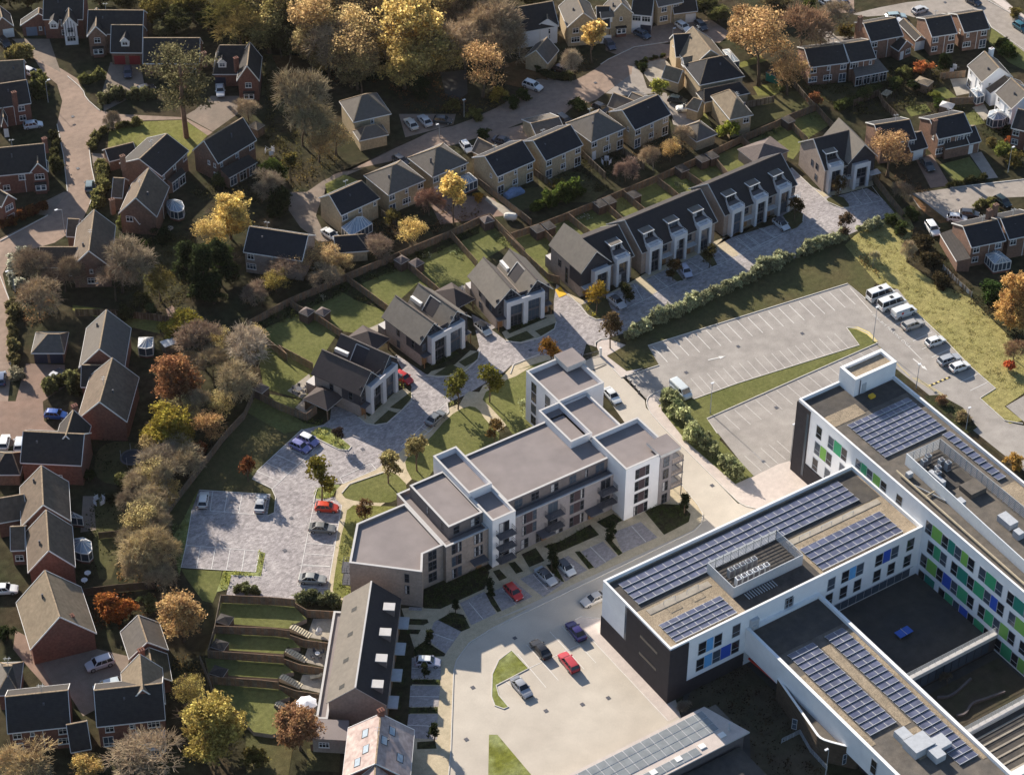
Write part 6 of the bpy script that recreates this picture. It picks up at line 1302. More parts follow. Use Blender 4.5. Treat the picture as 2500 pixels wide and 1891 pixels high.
# sheds
def shed(label, k, x, y, ang, w=2.2, d=2.2, h=2.0, zr=2.7, wall='shed_wood', roof='shed_roof', group='garden sheds', z=0.0):
    p = P(k, x, y, zr+z); t = thing('shed', label, 'shed', (*p, z), ang, group)
    simple('wall', t, lambda mb: [mb.box(-w/2+.08,-d/2+.08,0,w/2-.08,d/2-.08,h-.14,wall)] + [mb.box(-w/2+.06+i*.24,-d/2+.055,.02,-w/2+.09+i*.24,-d/2+.08,h-.16,'trim_black') for i in range(1, int(w/.24))])
    pyramid(t, -w/2, -d/2, w/2, d/2, h, zr, roof); simple('door', t, lambda mb: mb.box(-.4,-d/2+.03,.05,.4,-d/2+.075,1.75,wall)); return t
for k, x, y, an, lab in (('F',468,955,22,'west shed of the two behind the dark roofed pair'), ('F',592,955,22,'east shed of the two behind the dark roofed pair'), ('F',1200,555,10,'west shed of the two behind the middle pair'), ('F',1315,578,10,'east shed of the two behind the middle pair'), ('F',1860,245,-5,'lone shed in the far corner of the third pair garden'), ('F',115,1545,22,'dark shed by the bare tree west of the round table'),
                         ('G',355,335,0,'left shed in the first terrace garden'), ('G',440,310,0,'right shed in the first terrace garden'), ('G',835,140,0,'shed at the corner of the pale terrace lawn'), ('G',910,115,0,'shed just past the pale terrace lawn'), ('C',1100,1490,0,'shed behind the middle terrace, dark roofed'), ('C',1470,1290,0,'shed beside the pale rock behind the terraces'), ('C',1625,1215,0,'shed behind the east terrace, west one'), ('C',1700,1190,0,'shed behind the east terrace, east one'), ('D',395,915,0,'brown shed behind the hipped garden building')):
    if k == 'F': shed('hipped timber '+lab, k, x, y, radians(an))
    else: shed('dark timber '+lab, k, x, y, radians(an), 2.0, 2.4, 2.0, 2.12, 'shed_wood', 'roof_slate')
for x, y, lab in ((1730,455,'topmost'), (1690,650,'middle'), (1683,855,'lowest')): shed(lab+' dark square shed along the west fence of the south gardens', 'M', x, y, radians(-55), 2.4, 2.0, 1.7, 2.2, 'shed_wood', 'roof_slate', z=.9, group='sheds of the south gardens')
shed('green garden shed under the big orange oak', 'D', 290, 540, radians(20), 2.4, 3, 2.1, 2.6, 'teal', 'roof_slate')
shed('pale roofed garden shed in the middle brick garden', 'D', 1440, 610, radians(20), 2.6, 3.4, 2.1, 2.6, 'fence_wood', 'roof_tan')
shed('white roofed playhouse shed above the tall chimney house', 'D', 1620, 790, radians(30), 2.2, 2.8, 1.9, 2.5, 'fence_grey', 'coping')
shed('grey flat shed beside the conservatory with corner bay', 'E', 1300, 1210, 0, 2.6, 2.0, 2.0, 2.15, 'fence_grey', 'metal_pale')
shed('wooden store leaning by the washing line garden', 'A', 1975, 945, radians(20), 2.4, 2.6, 2.1, 2.8, 'fence_wood', 'roof_tan')
# ================================================================ VEHICLES
def loft(mb, secs, m, cap=True):
    n = len(secs[0]); b = len(mb.v); k = mb.mi(m)
    for s in secs: mb.v += s
    for i in range(len(secs)-1):
        for j in range(n): a = b+i*n; q = (j+1) % n; mb.f.append((a+j, a+q, a+n+q, a+n+j)); mb.m.append(k)
    if cap: mb.f.append(tuple(b+n-1-j for j in range(n))); mb.m.append(k); mb.f.append(tuple(b+(len(secs)-1)*n+j for j in range(n))); mb.m.append(k)
CARS = {}
#        L     W    H    hood  belt  ws   rf   rr   rs   (x of windscreen foot, roof front, roof rear, rear glass foot)
SPEC = {'hatch': (4.05,1.76,1.48,.72,.93, .95,.35,-1.45,-1.9), 'saloon': (4.6,1.82,1.44,.74,.92, .95,.25,-1.05,-1.75), 'suv': (4.55,1.9,1.68,.86,1.03, 1.05,.5,-1.75,-2.15),
        'estate': (4.65,1.84,1.5,.74,.93, 1.0,.35,-1.85,-2.2), 'conv': (4.3,1.82,.98,.74,.88, .65,.25,-.6,-.9), 'minibus': (5.7,2.05,2.35,1.15,1.25, 2.2,1.55,-2.7,-2.8), 'van': (5.0,1.98,1.95,1.05,1.12, 1.8,1.15,-2.4,-2.46)}
def car_meshes(kind):
    if kind in CARS: return CARS[kind]
    L, W, Hh, hood, belt, ws, rf, rr, rs = SPEC[kind]; w = W/2; x1 = L/2
    def sec(x, hw, zb, zt): return [(x,-hw*.93,zb),(x,-hw,zb+.22),(x,-hw,zt-.12),(x,-hw*.90,zt),(x,hw*.90,zt),(x,hw,zt-.12),(x,hw,zb+.22),(x,hw*.93,zb)]
    b = MB()
    tail = belt-.02 if kind != 'saloon' else belt+.04
    loft(b, [sec(-x1, w*.86, .34, tail-.1), sec(-x1+.14, w*.95, .24, tail), sec(-x1+.7, w, .2, belt), sec(0, w, .2, belt), sec(ws, w, .2, belt), sec(x1-.55, w*.97, .2, hood+.06), sec(x1-.16, w*.9, .24, hood-.06), sec(x1, w*.76, .34, hood-.2)], 'car_paint')
    meshes = {}
    if kind == 'conv':
        b.box(-.9,-w*.72,belt-.02,.6,w*.72,belt+.015,'trim_black'); b.box(-.75,-.6,belt,-.45,-.15,belt+.28,'trim_black'); b.box(-.75,.15,belt,-.45,.6,belt+.28,'trim_black')
    # pillars
    g = MB(); hb, ht = w*.90, w*.72
    def csec(z, a, c, h): return [(a,-h,z),(c,-h,z),(c,h,z),(a,h,z)]
    zt = Hh-.05
    if kind == 'conv':
        g.face([(ws,-hb,belt),(ws,hb,belt),(rf,ht,belt+.4),(rf,-ht,belt+.4)], 'glass_dark')
    else:
        lo = [(rs,-hb,belt),(ws,-hb,belt),(ws,hb,belt),(rs,hb,belt)]; up = [(rr,-ht,zt),(rf,-ht,zt),(rf,ht,zt),(rr,ht,zt)]
        if kind in ('minibus', 'van'): up = [(rr,-ht*1.12,zt),(rf,-ht*1.12,zt),(rf,ht*1.12,zt),(rr,ht*1.12,zt)]; ht *= 1.12
        for i in range(4):
            j = (i+1) % 4; g.face([lo[i], lo[j], up[j], up[i]], 'glass_dark')
        def lerp(a, c, t): return tuple(a[q]*(1-t)+c[q]*t for q in range(3))
        for i in range(4): b.bar(lo[i], up[i], .10, .10, 'car_paint')
        for s in (0, 1):
            a0, a1 = (lo[0], lo[1]) if s == 0 else (lo[3], lo[2]); c0, c1 = (up[0], up[1]) if s == 0 else (up[3], up[2])
            for t in (.33, .66): b.bar(lerp(a0, a1, t), lerp(c0, c1, t), .07, .06, 'car_paint')
            if kind == 'van': b.face([lerp(a0,a1,0), lerp(a0,a1,.7), lerp(c0,c1,.72), lerp(c0,c1,0)] if s else [lerp(a0,a1,0), lerp(c0,c1,0), lerp(c0,c1,.72), lerp(a0,a1,.7)], 'car_paint'); b.bar(lerp(a0,a1,.35), lerp(c0,c1,.35), .08, .09, 'car_paint')
        if kind == 'van':
            for s, y in ((-1,-hb),(1,hb)): b.prism([(rs,y-.02),(ws-1.2,y-.02),(ws-1.2,y*.92),(rs,y*.92)], belt, zt-.1, 'car_paint')
            b.box(rs-.03,-hb*.9,belt,rs+.05,hb*.9,zt-.05,'car_paint')
        r = MB(); e = .06
        rsec = lambda x, h, z: [(x,-h,z-.07),(x,-h*.86,z),(x,h*.86,z),(x,h,z-.07)]
        loft(r, [rsec(rr-e, ht, zt), rsec(rr+.25, ht+.02, zt+.04), rsec((rr+rf)/2, ht+.03, zt+.06), rsec(rf-.25, ht+.02, zt+.04), rsec(rf+e, ht, zt)], 'car_paint')
        if kind == 'minibus': r.box(-.6,-.35,zt+.05,.1,.35,zt+.12,'trim_black')
        meshes['roof'] = r.mesh('roof')
    b.box(-x1+.02,-w*.8,.28,-x1-.03,w*.8,.42,'trim_black'); b.box(x1-.06,-w*.7,.3,x1+.02,w*.7,.44,'trim_black')
    for s in (-1, 1): b.box(ws-.35, s*w, belt-.02, ws-.12, s*(w+.17), belt+.12, 'car_paint')
    meshes['body'] = b.mesh('body'); meshes['windows'] = g.mesh('windows')
    hl = MB(); hl.box(-.06,-.16,-.06,.06,.16,.07,'lamp_clear'); meshes['headlight'] = hl.mesh('headlight')
    tl = MB(); tl.box(-.05,-.14,-.1,.05,.14,.1,'lamp_red'); meshes['taillight'] = tl.mesh('taillight')
    wr = .40 if kind in ('minibus', 'van', 'suv') else .325
    wh = MB(); wh.tube((0,-.11,0),(0,.11,0),wr,wr,'tyre',14); meshes['wheel'] = wh.mesh('wheel')
    rm = MB(); rm.tube((0,-.125,0),(0,.125,0),wr*.62,wr*.62,'rim',10); meshes['rim'] = rm.mesh('rim')
    CARS[kind] = (meshes, wr); return CARS[kind]
def car(label, kind, col, k, x, y, dx, dy, roofcol=None, name='parked_car', cat='car', group='parked cars', z=.06):
    ms, wr = car_meshes(kind); L, W = SPEC[kind][0], SPEC[kind][1]; hood, belt = SPEC[kind][3], SPEC[kind][4]
    p = P(k, x, y, .7); d = P(k, x+dx, y+dy, .7)-p
    t = thing(name, label, cat, (p.x, p.y, z), atan2(d.y, d.x), group)
    put('body', ms['body'], t, color=col); put('windows', ms['windows'], t)
    if 'roof' in ms: put('roof', ms['roof'], t, color=roofcol or col)
    for s in (-1, 1):
        put('headlight', ms['headlight'], t, (L/2-.12, s*W*.33, hood-.17)); put('taillight', ms['taillight'], t, (-L/2+.05, s*W*.38, belt-.22))
        for xx in (L*.31, -L*.31): wl = put('wheel', ms['wheel'], t, (xx, s*(W/2-.1), wr)); put('rim', ms['rim'], wl)
    return t
WH, SI, BK, RD, BL, GR, DK = (.78,.78,.76), (.42,.43,.45), (.02,.02,.024), (.50,.03,.025), (.03,.08,.30), (.16,.17,.18), (.05,.055,.07)
LB = (.30,.36,.42); PU = (.20,.20,.42); TE = (.13,.18,.20); OR = (.60,.055,.02)
# new homes and flats
car('bright red hatchback beside the dark roofed pair of houses', 'hatch', RD, 'J', 1215, 65, 85, 50)
car('silver black-roofed car between the middle pair and the third pair', 'hatch', (.62,.62,.60), 'F', 1830, 1110, 85, 75, BK)
car('dark grey car in the parallel bay beside the curved lawn', 'saloon', GR, 'J', 1465, 375, 85, -75)
car('lilac blue hatchback with white roof in the car park corner', 'hatch', PU, 'J', 485, 545, 60, 28, WH)
car('lilac blue hatchback beside the white-roofed one', 'hatch', PU, 'J', 420, 595, 70, 33)
car('white hatchback in the bay by the west fence', 'hatch', (.70,.70,.68), 'I', 1567, 1005, 8, -60)
car('silver saloon in the end bay by the grass island', 'saloon', SI, 'I', 2010, 1035, 12, -60)
car('orange red hatchback at the top of the bay column', 'hatch', OR, 'J', 625, 1065, 80, 5)
car('grey saloon below the orange red hatchback', 'saloon', (.20,.20,.19), 'J', 590, 1225, 80, 5)
car('silver grey saloon near the laurel bush at the foot of the bay column', 'saloon', (.34,.34,.32), 'N', 515, 160, 80, 5)
car('silver car in front of the west terrace house under the young tree', 'saloon', (.55,.55,.58), 'G', 965, 900, 80, 65, DK)
car('pale lilac car half hidden under the brown young tree', 'hatch', (.45,.45,.55), 'G', 1495, 665, 40, 60)
car('silver dark-roofed car before the east terrace', 'hatch', (.60,.60,.62), 'H', 340, 305, 80, 62, DK)
car('white saloon driving down the access road beside the flats', 'saloon', WH, 'K', 930, 205, 75, 85)
car('red car parked before the flats', 'hatch', RD, 'O', 170, 260, 50, 55)
car('silver car beside the red one before the flats', 'saloon', SI, 'O', 420, 140, 60, 55, DK)
car('white black-roofed car right of the shrub strip before the flats', 'hatch', (.62,.62,.62), 'K', 575, 1530, 60, 60, DK)
car('pale lilac white-roofed car beside the cone tree, south terrace', 'hatch', (.40,.40,.50), 'N', 1405, 800, 80, 3, WH)
car('silver saloon half hidden by the white school corner', 'saloon', (.48,.46,.44), 'O', 790, 315, -80, 35)
car('dark purple saloon at the edge of the flats shadow', 'saloon', (.03,.02,.12), 'O', 650, 560, -55, -70)
car('black saloon left of the red car in the forecourt', 'saloon', BK, 'O', 378, 700, -55, -65)
car('red estate on the forecourt bays', 'estate', (.48,.05,.06), 'O', 595, 800, -55, -70)
car('silver saloon below the crescent grass island', 'saloon', (.34,.35,.38), 'O', 232, 995, 55, 65)
# school car park
car('white minibus farthest from the camera in the school bays', 'minibus', WH, 'H', 1105, 850, 85, -30, name='minibus', cat='minibus', group='minibuses')
car('white minibus beside the white van in the school bays', 'minibus', WH, 'H', 1190, 920, 85, -30, name='minibus', cat='minibus', group='minibuses')
v = car('white panel van with a red and black badge on its side', 'van', WH, 'H', 1285, 985, 85, -30, name='panel_van', cat='van', group=None)
panel(v, -1.0, -.9, 1.0, -pi/2, .45, .55, 'red_p', 'badge', .03)
car('grey estate next to the white van in the school bays', 'estate', (.42,.40,.37), 'H', 1355, 1075, 80, -28)
car('white hatchback with dark side badge, alone in its school bay', 'hatch', WH, 'H', 1528, 1205, 80, -28)
car('silver estate beside the last white hatchback in the school bays', 'estate', SI, 'H', 1635, 1345, 80, -28)
car('white hatchback last in the school row', 'hatch', WH, 'H', 1715, 1400, 80, -28)
# west close
car('white car behind the left edge red roof', 'hatch', (.6,.6,.62), 'A', 235, 555, 60, 25)
car('white car in front of the tall chimneyed house', 'hatch', (.55,.6,.65), 'A', 255, 960, 70, -10)
car('teal grey hatchback at the kerb of the brown road', 'hatch', TE, 'A', 690, 1430, 5, -60)
car('dark blue car on the shaded drive of the red garage house', 'hatch', (.04,.04,.07), 'A', 985, 555, 0, 60)
car('white car with black bonnet on the drive of the gabled brick house', 'saloon', (.6,.6,.6), 'A', 1697, 695, 5, 60)
car('black car beside the hedge under the pine', 'hatch', BK, 'A', 1125, 680, 70, -20)
car('dark car in shadow at the far left edge', 'hatch', BK, 'A', 35, 325, 40, 40)
car('white topped dark car by the square garage', 'saloon', DK, 'E', 425, 1475, 70, -65, (.5,.5,.5))
car('blue car at the left edge by the west hedge', 'hatch', (.05,.08,.16), 'E', 8, 1490, 5, -60)
car('bright blue car tucked beside the L-shaped house', 'hatch', (.02,.08,.32), 'I', 430, 350, 70, 5)
car('white car at the left edge on the leafy drive', 'hatch', WH, 'I', 35, 560, 12, -60)
car('pale car half hidden behind the L-shaped house roof', 'hatch', (.55,.6,.65), 'I', 150, 575, 8, -60)
car('white van partly shown at the left edge below the orange shrubs', 'estate', WH, 'M', 30, 240, 70, -3)
car('silver four by four in the shaded courtyard', 'suv', (.50,.50,.55), 'M', 768, 810, -75, 25)
car('pale blue silver four by four nearest the bottom house', 'suv', (.48,.55,.58), 'M', 830, 990, -75, 20)
# buff close
car('silver saloon, left of the three by the lone hipped house', 'saloon', (.58,.57,.54), 'B', 1273, 952, -50, -60)
car('silver saloon, right of the two pale ones by the lone hipped house', 'saloon', (.55,.55,.56), 'B', 1380, 927, -50, -55)
car('dark blue car beside the two silver saloons', 'hatch', (.04,.05,.06), 'B', 1520, 925, 80, 8)
car('white car beside the grey tiled garage near the round bush', 'hatch', WH, 'B', 1700, 1130, 40, 50)
car('dark car behind the second buff house', 'hatch', DK, 'B', 1195, 1235, 60, 40)
car('dark grey car on the drive of the fourth buff house', 'saloon', (.06,.06,.08), 'C', 90, 1085, 80, 20)
car('black car behind the sixth buff house', 'suv', BK, 'C', 565, 930, 55, 40)
car('white four by four on the leafy bend of the close', 'suv', (.66,.66,.66), 'C', 318, 660, 75, 28, (.72,.72,.72))
car('dark red car under the bare white birch', 'hatch', (.06,.02,.02), 'C', 545, 535, 70, 25)
car('dark blue hatchback beside the golden birch', 'hatch', (.06,.07,.11), 'C', 912, 342, 45, 60)
car('blue hatchback before the bay windowed buff house', 'hatch', (.05,.08,.13), 'C', 1162, 262, 60, 28)
car('white car before the white garage door at the top', 'hatch', WH, 'C', 1475, 203, 60, 40)
car('dark car right of the white one at the top', 'hatch', DK, 'C', 1615, 195, 50, 50)
car('black hatchback beside the white open sports car', 'hatch', (.02,.03,.03), 'C', 1432, 770, 70, 12)
car('white open sports car by the seventh buff house', 'conv', (.78,.77,.70), 'C', 1500, 832, -80, 0)
car('dark car in the shade west of the twin garages', 'hatch', BK, 'C', 845, 830, 50, 25)
car('white saloon behind the first buff house conservatory', 'saloon', WH, 'F', 655, 385, 60, 40)
# top right
car('silver grey hatchback on the pale road at the top right', 'hatch', (.55,.55,.55), 'D', 1410, 75, 70, -25)
car('pale teal car behind the chimney house roof', 'estate', (.35,.45,.47), 'D', 1225, 125, 75, -5)
car('silver car half hidden behind the chimney house', 'hatch', (.5,.52,.55), 'D', 1262, 185, 60, 40)
car('teal blue car on the road at the right edge', 'hatch', (.03,.13,.17), 'D', 2185, 205, 60, 40)
car('white car in shade at the top edge', 'hatch', (.45,.48,.52), 'D', 690, 25, 50, 30)
car('blue car at the top edge beside the shaded white one', 'hatch', (.04,.07,.16), 'D', 825, 25, 40, 40)
car('dark car at the top edge road', 'hatch', DK, 'D', 1820, 5, 40, 20)
car('dark grey car on the red drive beside the rust tree', 'saloon', (.07,.08,.09), 'D', 1465, 1265, 45, 60)
car('black car on the right hand road by the hedge', 'hatch', (.015,.03,.03), 'H', 2045, 128, 50, 35)
car('dark car behind the twin chimneys', 'hatch', DK, 'H', 1790, 225, 60, 5)
car('white car roof behind the lit roof ridge at the right', 'hatch', WH, 'H', 1695, 258, 60, 5)
car('white four by four beside the ribbed garage at the right', 'suv', WH, 'H', 1505, 340, 50, 75)
car('pale silver van half behind the shrub at the tip of the grass strip', 'van', (.62,.66,.66), 'K', 1460, 165, 80, 75, name='panel_van', cat='van', group=None)
# ================================================================ TREES
import numpy as np
def mesh_np(name, verts, quads, mats, midx=None, tri=None):
    me = bpy.data.meshes.new(name); nv = len(verts)
    me.vertices.add(nv); me.vertices.foreach_set('co', np.asarray(verts, dtype=np.float32).ravel())
    q = np.asarray(quads, dtype=np.int32); n, k = q.shape
    me.loops.add(n*k); me.loops.foreach_set('vertex_index', q.ravel()); me.polygons.add(n)
    me.polygons.foreach_set('loop_start', np.arange(0, n*k, k, dtype=np.int32)); me.polygons.foreach_set('loop_total', np.full(n, k, dtype=np.int32))
    for m in mats: me.materials.append(MATS[m])
    if midx is not None: me.polygons.foreach_set('material_index', np.asarray(midx, dtype=np.int32))
    me.update(calc_edges=True); return me
def leaf_quads(rng, c, size, flat=0.0, up=None):
    n = len(c); nrm = rng.normal(size=(n,3)); nrm[:,2] += .6+flat*2
    if up is not None: nrm += up*1.2
    nrm /= np.linalg.norm(nrm, axis=1)[:,None]; t = np.cross(nrm, rng.normal(size=(n,3))); t /= np.linalg.norm(t, axis=1)[:,None]; b = np.cross(nrm, t)
    s = (size*rng.uniform(.55, 1.3, n))[:,None]; a = s*rng.uniform(.55,.9,n)[:,None]
    v = np.stack([c-t*s-b*a*.3, c-t*s*.1-b*a, c+t*s+b*a*.2, c+t*.1*s+b*a], 1).reshape(-1,3)
    return v, np.arange(n*4).reshape(n,4)
def crown_points(rng, R, H, ncl, nleaf, cs, shape='round', lobes=9, hollow=.45):
    """cluster centres on an uneven crown: lobes of different size stacked round the axis, open in between"""
    L = []
    for i in range(lobes):
        a = rng.uniform(0, 2*pi); zz = rng.uniform(.12, .95); prof = {'round': max(.12, 1-(2*zz-1)**2)**.5, 'oval': max(.1, 1-(2*zz-1)**2)**.5*.85, 'cone': (1-zz)*.9+.1, 'umbrella': .35+.65*zz, 'vase': .35+.6*zz**.7}[shape]
        rr = R*prof*rng.uniform(.35, .72); L.append((rr*cos(a), rr*sin(a), H*zz, rng.uniform(.30, .52)*R))
    L.append((0,0,H*.6,R*.5)); L.append((0,0,H*.8,R*.42))
    pts = []
    per = max(1, ncl//len(L))
    for x, y, z, r in L:
        d = rng.normal(size=(per,3)); d /= np.linalg.norm(d, axis=1)[:,None]; d[:,2] = np.where(d[:,2] < -.4, -d[:,2]*.5, d[:,2])
        pts.append(np.array([x,y,z]) + d*(r*rng.uniform(hollow, 1.05, per)**.6)[:,None]*np.array([1,1,.85*min(1.3, H/(2*R)+.15)]))
    c = np.concatenate(pts); rep = np.repeat(c, nleaf, 0); q = rep+rng.normal(size=rep.shape)*cs
    q[:,2] = np.clip(q[:,2], .02*H, None); return q
def branches(rng, base, H, R, depth=5, lean=.0, r0=.2, up=.35, split=(3,4), first=.32):
    """returns list of (a, b, ra, rb, level)"""
    segs = []; tips = []
    def grow(p, d, ln, r, lv):
        steps = 2 if lv < 3 else 1
        for s in range(steps):
            d2 = d+rng.normal(size=3)*.13; d2[2] += up*.12; d2 /= np.linalg.norm(d2); q = p+d2*ln/steps; rb = r*(.82 if steps == 2 else .65)
            segs.append((p, q, r, rb, lv)); p, d, r = q, d2, rb
        if lv >= depth: tips.append((p, d)); return
        n = rng.integers(split[0], split[1]+1)
        ph = rng.uniform(0, 2*pi); x = np.cross(d, [.3,.9,.1]); x /= np.linalg.norm(x); y = np.cross(d, x)
        for i in range(n):
            a = ph+2*pi*i/n+rng.normal()*.35; sp = rng.uniform(.42, .85) if lv else rng.uniform(.45, .95)
            nd = d*cos(sp)+(x*cos(a)+y*sin(a))*sin(sp); nd[2] += up*.3; nd /= np.linalg.norm(nd)
            grow(p, nd, ln*rng.uniform(.62, .86), r*.62, lv+1)
    grow(np.array(base, float), np.array([lean,0,1.]), H*first, r0, 0)
    return segs, tips
def seg_mesh(segs, minr, sides=3):
    V, Q = [], []
    for p, q, ra, rb, lv in segs:
        d = q-p; d = d/np.linalg.norm(d); x = np.cross(d, [.31,.52,.8]); x /= np.linalg.norm(x); y = np.cross(d, x); n = 5 if lv < 2 else sides; b = len(V)
        ra, rb = max(ra, minr), max(rb, minr*.8)
        for pp, r in ((p, ra), (q, rb)):
            for i in range(n): V.append(pp+(x*cos(2*pi*i/n)+y*sin(2*pi*i/n))*r)
        for i in range(n): j = (i+1) % n; Q.append((b+i, b+j, b+n+j, b+n+i))
    return V, Q
PROTO = {}
def proto(kind):
    """crown and trunk meshes of a kind; R0 crown radius, ZC crown centre height"""
    if kind in PROTO: return PROTO[kind]
    base, _, var = kind.partition(':'); seed = sum(map(ord, kind)); rng = np.random.default_rng(seed)
    def trunk(h, r, R, n=5):
        V, Q = [], []; sg = [(np.array([0,0,-.1]), np.array([.1,.05,h*.55]), r, r*.75, 0), (np.array([.1,.05,h*.55]), np.array([0,0,h]), r*.75, r*.45, 0)]
        for i in range(n):
            a = 2*pi*i/n+rng.uniform(-.4,.4); z0 = h*rng.uniform(.5,.95); e = np.array([cos(a)*R*.6, sin(a)*R*.6, h+R*rng.uniform(.1,.7)]); m = np.array([cos(a)*R*.25, sin(a)*R*.25, (z0+e[2])/2])
            sg += [(np.array([0,0,z0]), m, r*.5, r*.32, 1), (m, e, r*.32, r*.1, 1)]
        V, Q = seg_mesh(sg, .02); return mesh_np('trunk', V, Q, ['bark'])
    if base in ('broad', 'oval', 'sparse'):
        R = 5.0; H = {'broad': 8.5, 'oval': 11.5, 'sparse': 9.0}[base]; z0 = 2.6
        nl = {'broad': (560, 25), 'oval': (560, 25), 'sparse': (390, 11)}[base]
        c = crown_points(rng, R, H, nl[0], nl[1], .34, 'round' if base != 'oval' else 'oval', 16, .35); c[:,2] += z0
        v, q = leaf_quads(rng, c, .22 if base != 'sparse' else .18); mats = ['leaf']
        sg, tips = branches(rng, (0,0,z0*.5), H*1.0, R, 4, r0=.22); 
        k = R*.98/max(1e-3, np.percentile([hypot(t[0][0], t[0][1]) for t in tips], 92)); kz = (z0+H*.97)/max(t[0][2] for t in tips)
        sg = [(a*[k,k,kz], b*[k,k,kz], r1, r2, l) for a, b, r1, r2, l in sg]
        V, Q = seg_mesh(sg, .03); tr = mesh_np('trunk', np.concatenate([np.asarray(V), np.asarray([[-.3,-.3,-.1],[.3,-.3,-.1],[.3,.3,-.1],[-.3,.3,-.1],[-.2,-.2,z0*.6*kz],[.2,-.2,z0*.6*kz],[.2,.2,z0*.6*kz],[-.2,.2,z0*.6*kz]])]), list(Q)+[tuple(len(V)+i for i in f) for f in ((0,1,5,4),(1,2,6,5),(2,3,7,6),(3,0,4,7))], ['bark'])
        PROTO[kind] = (mesh_np('crown', v, q, mats), tr, R, z0+H*.52)
    elif base == 'bare':
        R = 5.0; H = 11.0; sg, tips = branches(rng, (0,0,2.0), H, R, 5, r0=.20, split=(3,4), first=.26)
        k = R/max(1e-3, np.percentile([hypot(t[0][0], t[0][1]) for t in tips], 93)); kz = H/max(t[0][2] for t in tips)
        S_ = np.array([k,k,kz]); fine = [s for s in sg if s[4] >= 3]; thick = [s for s in sg if s[4] < 3]
        for p, d in tips:
            for i in range(6): e = p+(d+rng.normal(size=3)*.7)*H*.062; fine.append((p, e, .034, .016, 6))
        V, Q = seg_mesh([(a*S_, b*S_, min(r1,.06), min(r2,.045), l) for a, b, r1, r2, l in fine], .034); cr = mesh_np('crown', V, Q, ['twig'])
        thick.append((np.array([0,0,-.1]), np.array([0,0,2.1]), .26, .2, 0)); V, Q = seg_mesh([(a*S_, b*S_, r1, r2, l) for a, b, r1, r2, l in thick], .05)
        PROTO[kind] = (cr, mesh_np('trunk', V, Q, ['bark_pale' if var == 'w' else 'bark']), R, 6.4)
    elif base in ('young', 'ball', 'cone', 'column', 'shrub', 'clump', 'conifer'):
        R, H, z0, shp, nl, sz, cs = {'young': (1.5,3.6,1.4,'oval',(120,16),.13,.16), 'ball': (1.25,2.3,1.5,'round',(150,18),.11,.12), 'cone': (.75,2.6,.25,'cone',(90,18),.10,.09), 'column': (1.6,5.2,.8,'oval',(170,20),.15,.16), 'shrub': (1.5,1.9,.0,'round',(130,18),.13,.15), 'clump': (.8,1.3,.0,'round',(70,16),.12,.10), 'conifer': (2.6,9,.6,'cone',(320,22),.20,.24)}[base]
        c = crown_points(rng, R, H, nl[0], nl[1], cs, shp, 9, .3 if base != 'ball' else .7); c[:,2] += z0
        v, q = leaf_quads(rng, c, sz); PROTO[kind] = (mesh_np('crown', v, q, ['leaf']), trunk(z0+H*.5, .09 if base != 'conifer' else .2, R*.7), R, z0+H*.5)
    elif base == 'pine':
        R = 5.2; V, Q = [], []; sg = [(np.array([0,0,-.1]), np.array([.15,0,7]), .42, .32, 0), (np.array([.15,0,7]), np.array([-.1,.1,15]), .32, .14, 0)]; C_ = []
        for i in range(24):
            z = rng.uniform(6.6, 15.8); a = rng.uniform(0, 2*pi); rr = R*rng.uniform(.3, 1.08)*(1-.5*max(0, (z-12.0)/3.8)); e = np.array([cos(a)*rr, sin(a)*rr, z+.5])
            sg.append((np.array([0,0,z-1.2]), e, .11, .04, 1)); n = 300
            t = rng.uniform(.35, 1.08, n); p = np.array([0,0,z-1.2])*(1-t)[:,None]+e*t[:,None]+rng.normal(size=(n,3))*np.array([.62,.62,.15]); p[:,2] += .25; C_.append(p)
        v, q = leaf_quads(rng, np.concatenate(C_), .17); V, Q = seg_mesh(sg, .03); PROTO[kind] = (mesh_np('crown', v, q, ['leaf']), mesh_np('trunk', V, Q, ['bark_pine']), R, 12.2)
    return PROTO[kind]
TREE_N = [0]
def tree(label, kind, col, k, x, y, r, zf=1.0, name='tree', cat='tree', group=None, at=None):
    """crown centre read at (x, y), r its radius in the same units"""
    cr, tr, R0, zc = proto(kind)
    rm = (P(k, x+r, y, 5)-P(k, x, y, 5)).length*(1.14 if kind[:4] in ('broa','oval','spar','bare') else 1.3 if kind[:4] in ('youn','ball','cone','colu') else 1.08); s = rm/R0; sz = s*zf
    p = P(k, x, y, zc*sz) if at is None else at
    TREE_N[0] += 1; rz = (TREE_N[0]*2.39996) % (2*pi)
    t = thing(name, label, cat, (p.x, p.y, 0), rz, group)
    if kind[:4] == 'bare': col = tuple(min(.62, c*1.55) for c in col)
    if col[0] > col[1]*1.25 and kind[:4] in ('broa','oval','spar','colu'):       # autumn foliage: paler and less saturated
        l = col[0]*.4+col[1]*.5+col[2]*.1; col = tuple(1.38*(c*.46+l*g*.54) for c, g in zip(col, (1.12,1.02,.56)))
    put('trunk', tr, t, scale=(s,s,sz)); put('crown', cr, t, scale=(s,s,sz), color=col)
    return t
GOLD, YEL, ORG, RUST, RED, TAN, OLV, YG = (.50,.30,.055), (.58,.38,.06), (.46,.19,.065), (.30,.12,.055), (.32,.075,.03), (.40,.25,.12), (.17,.14,.045), (.34,.29,.06)
DG, MG, PG, PINE = (.030,.042,.016), (.06,.085,.022), (.19,.21,.09), (.165,.15,.08)
TWG, TWB, TWP, TWT = (.27,.22,.16), (.24,.185,.13), (.28,.21,.155), (.33,.26,.18)
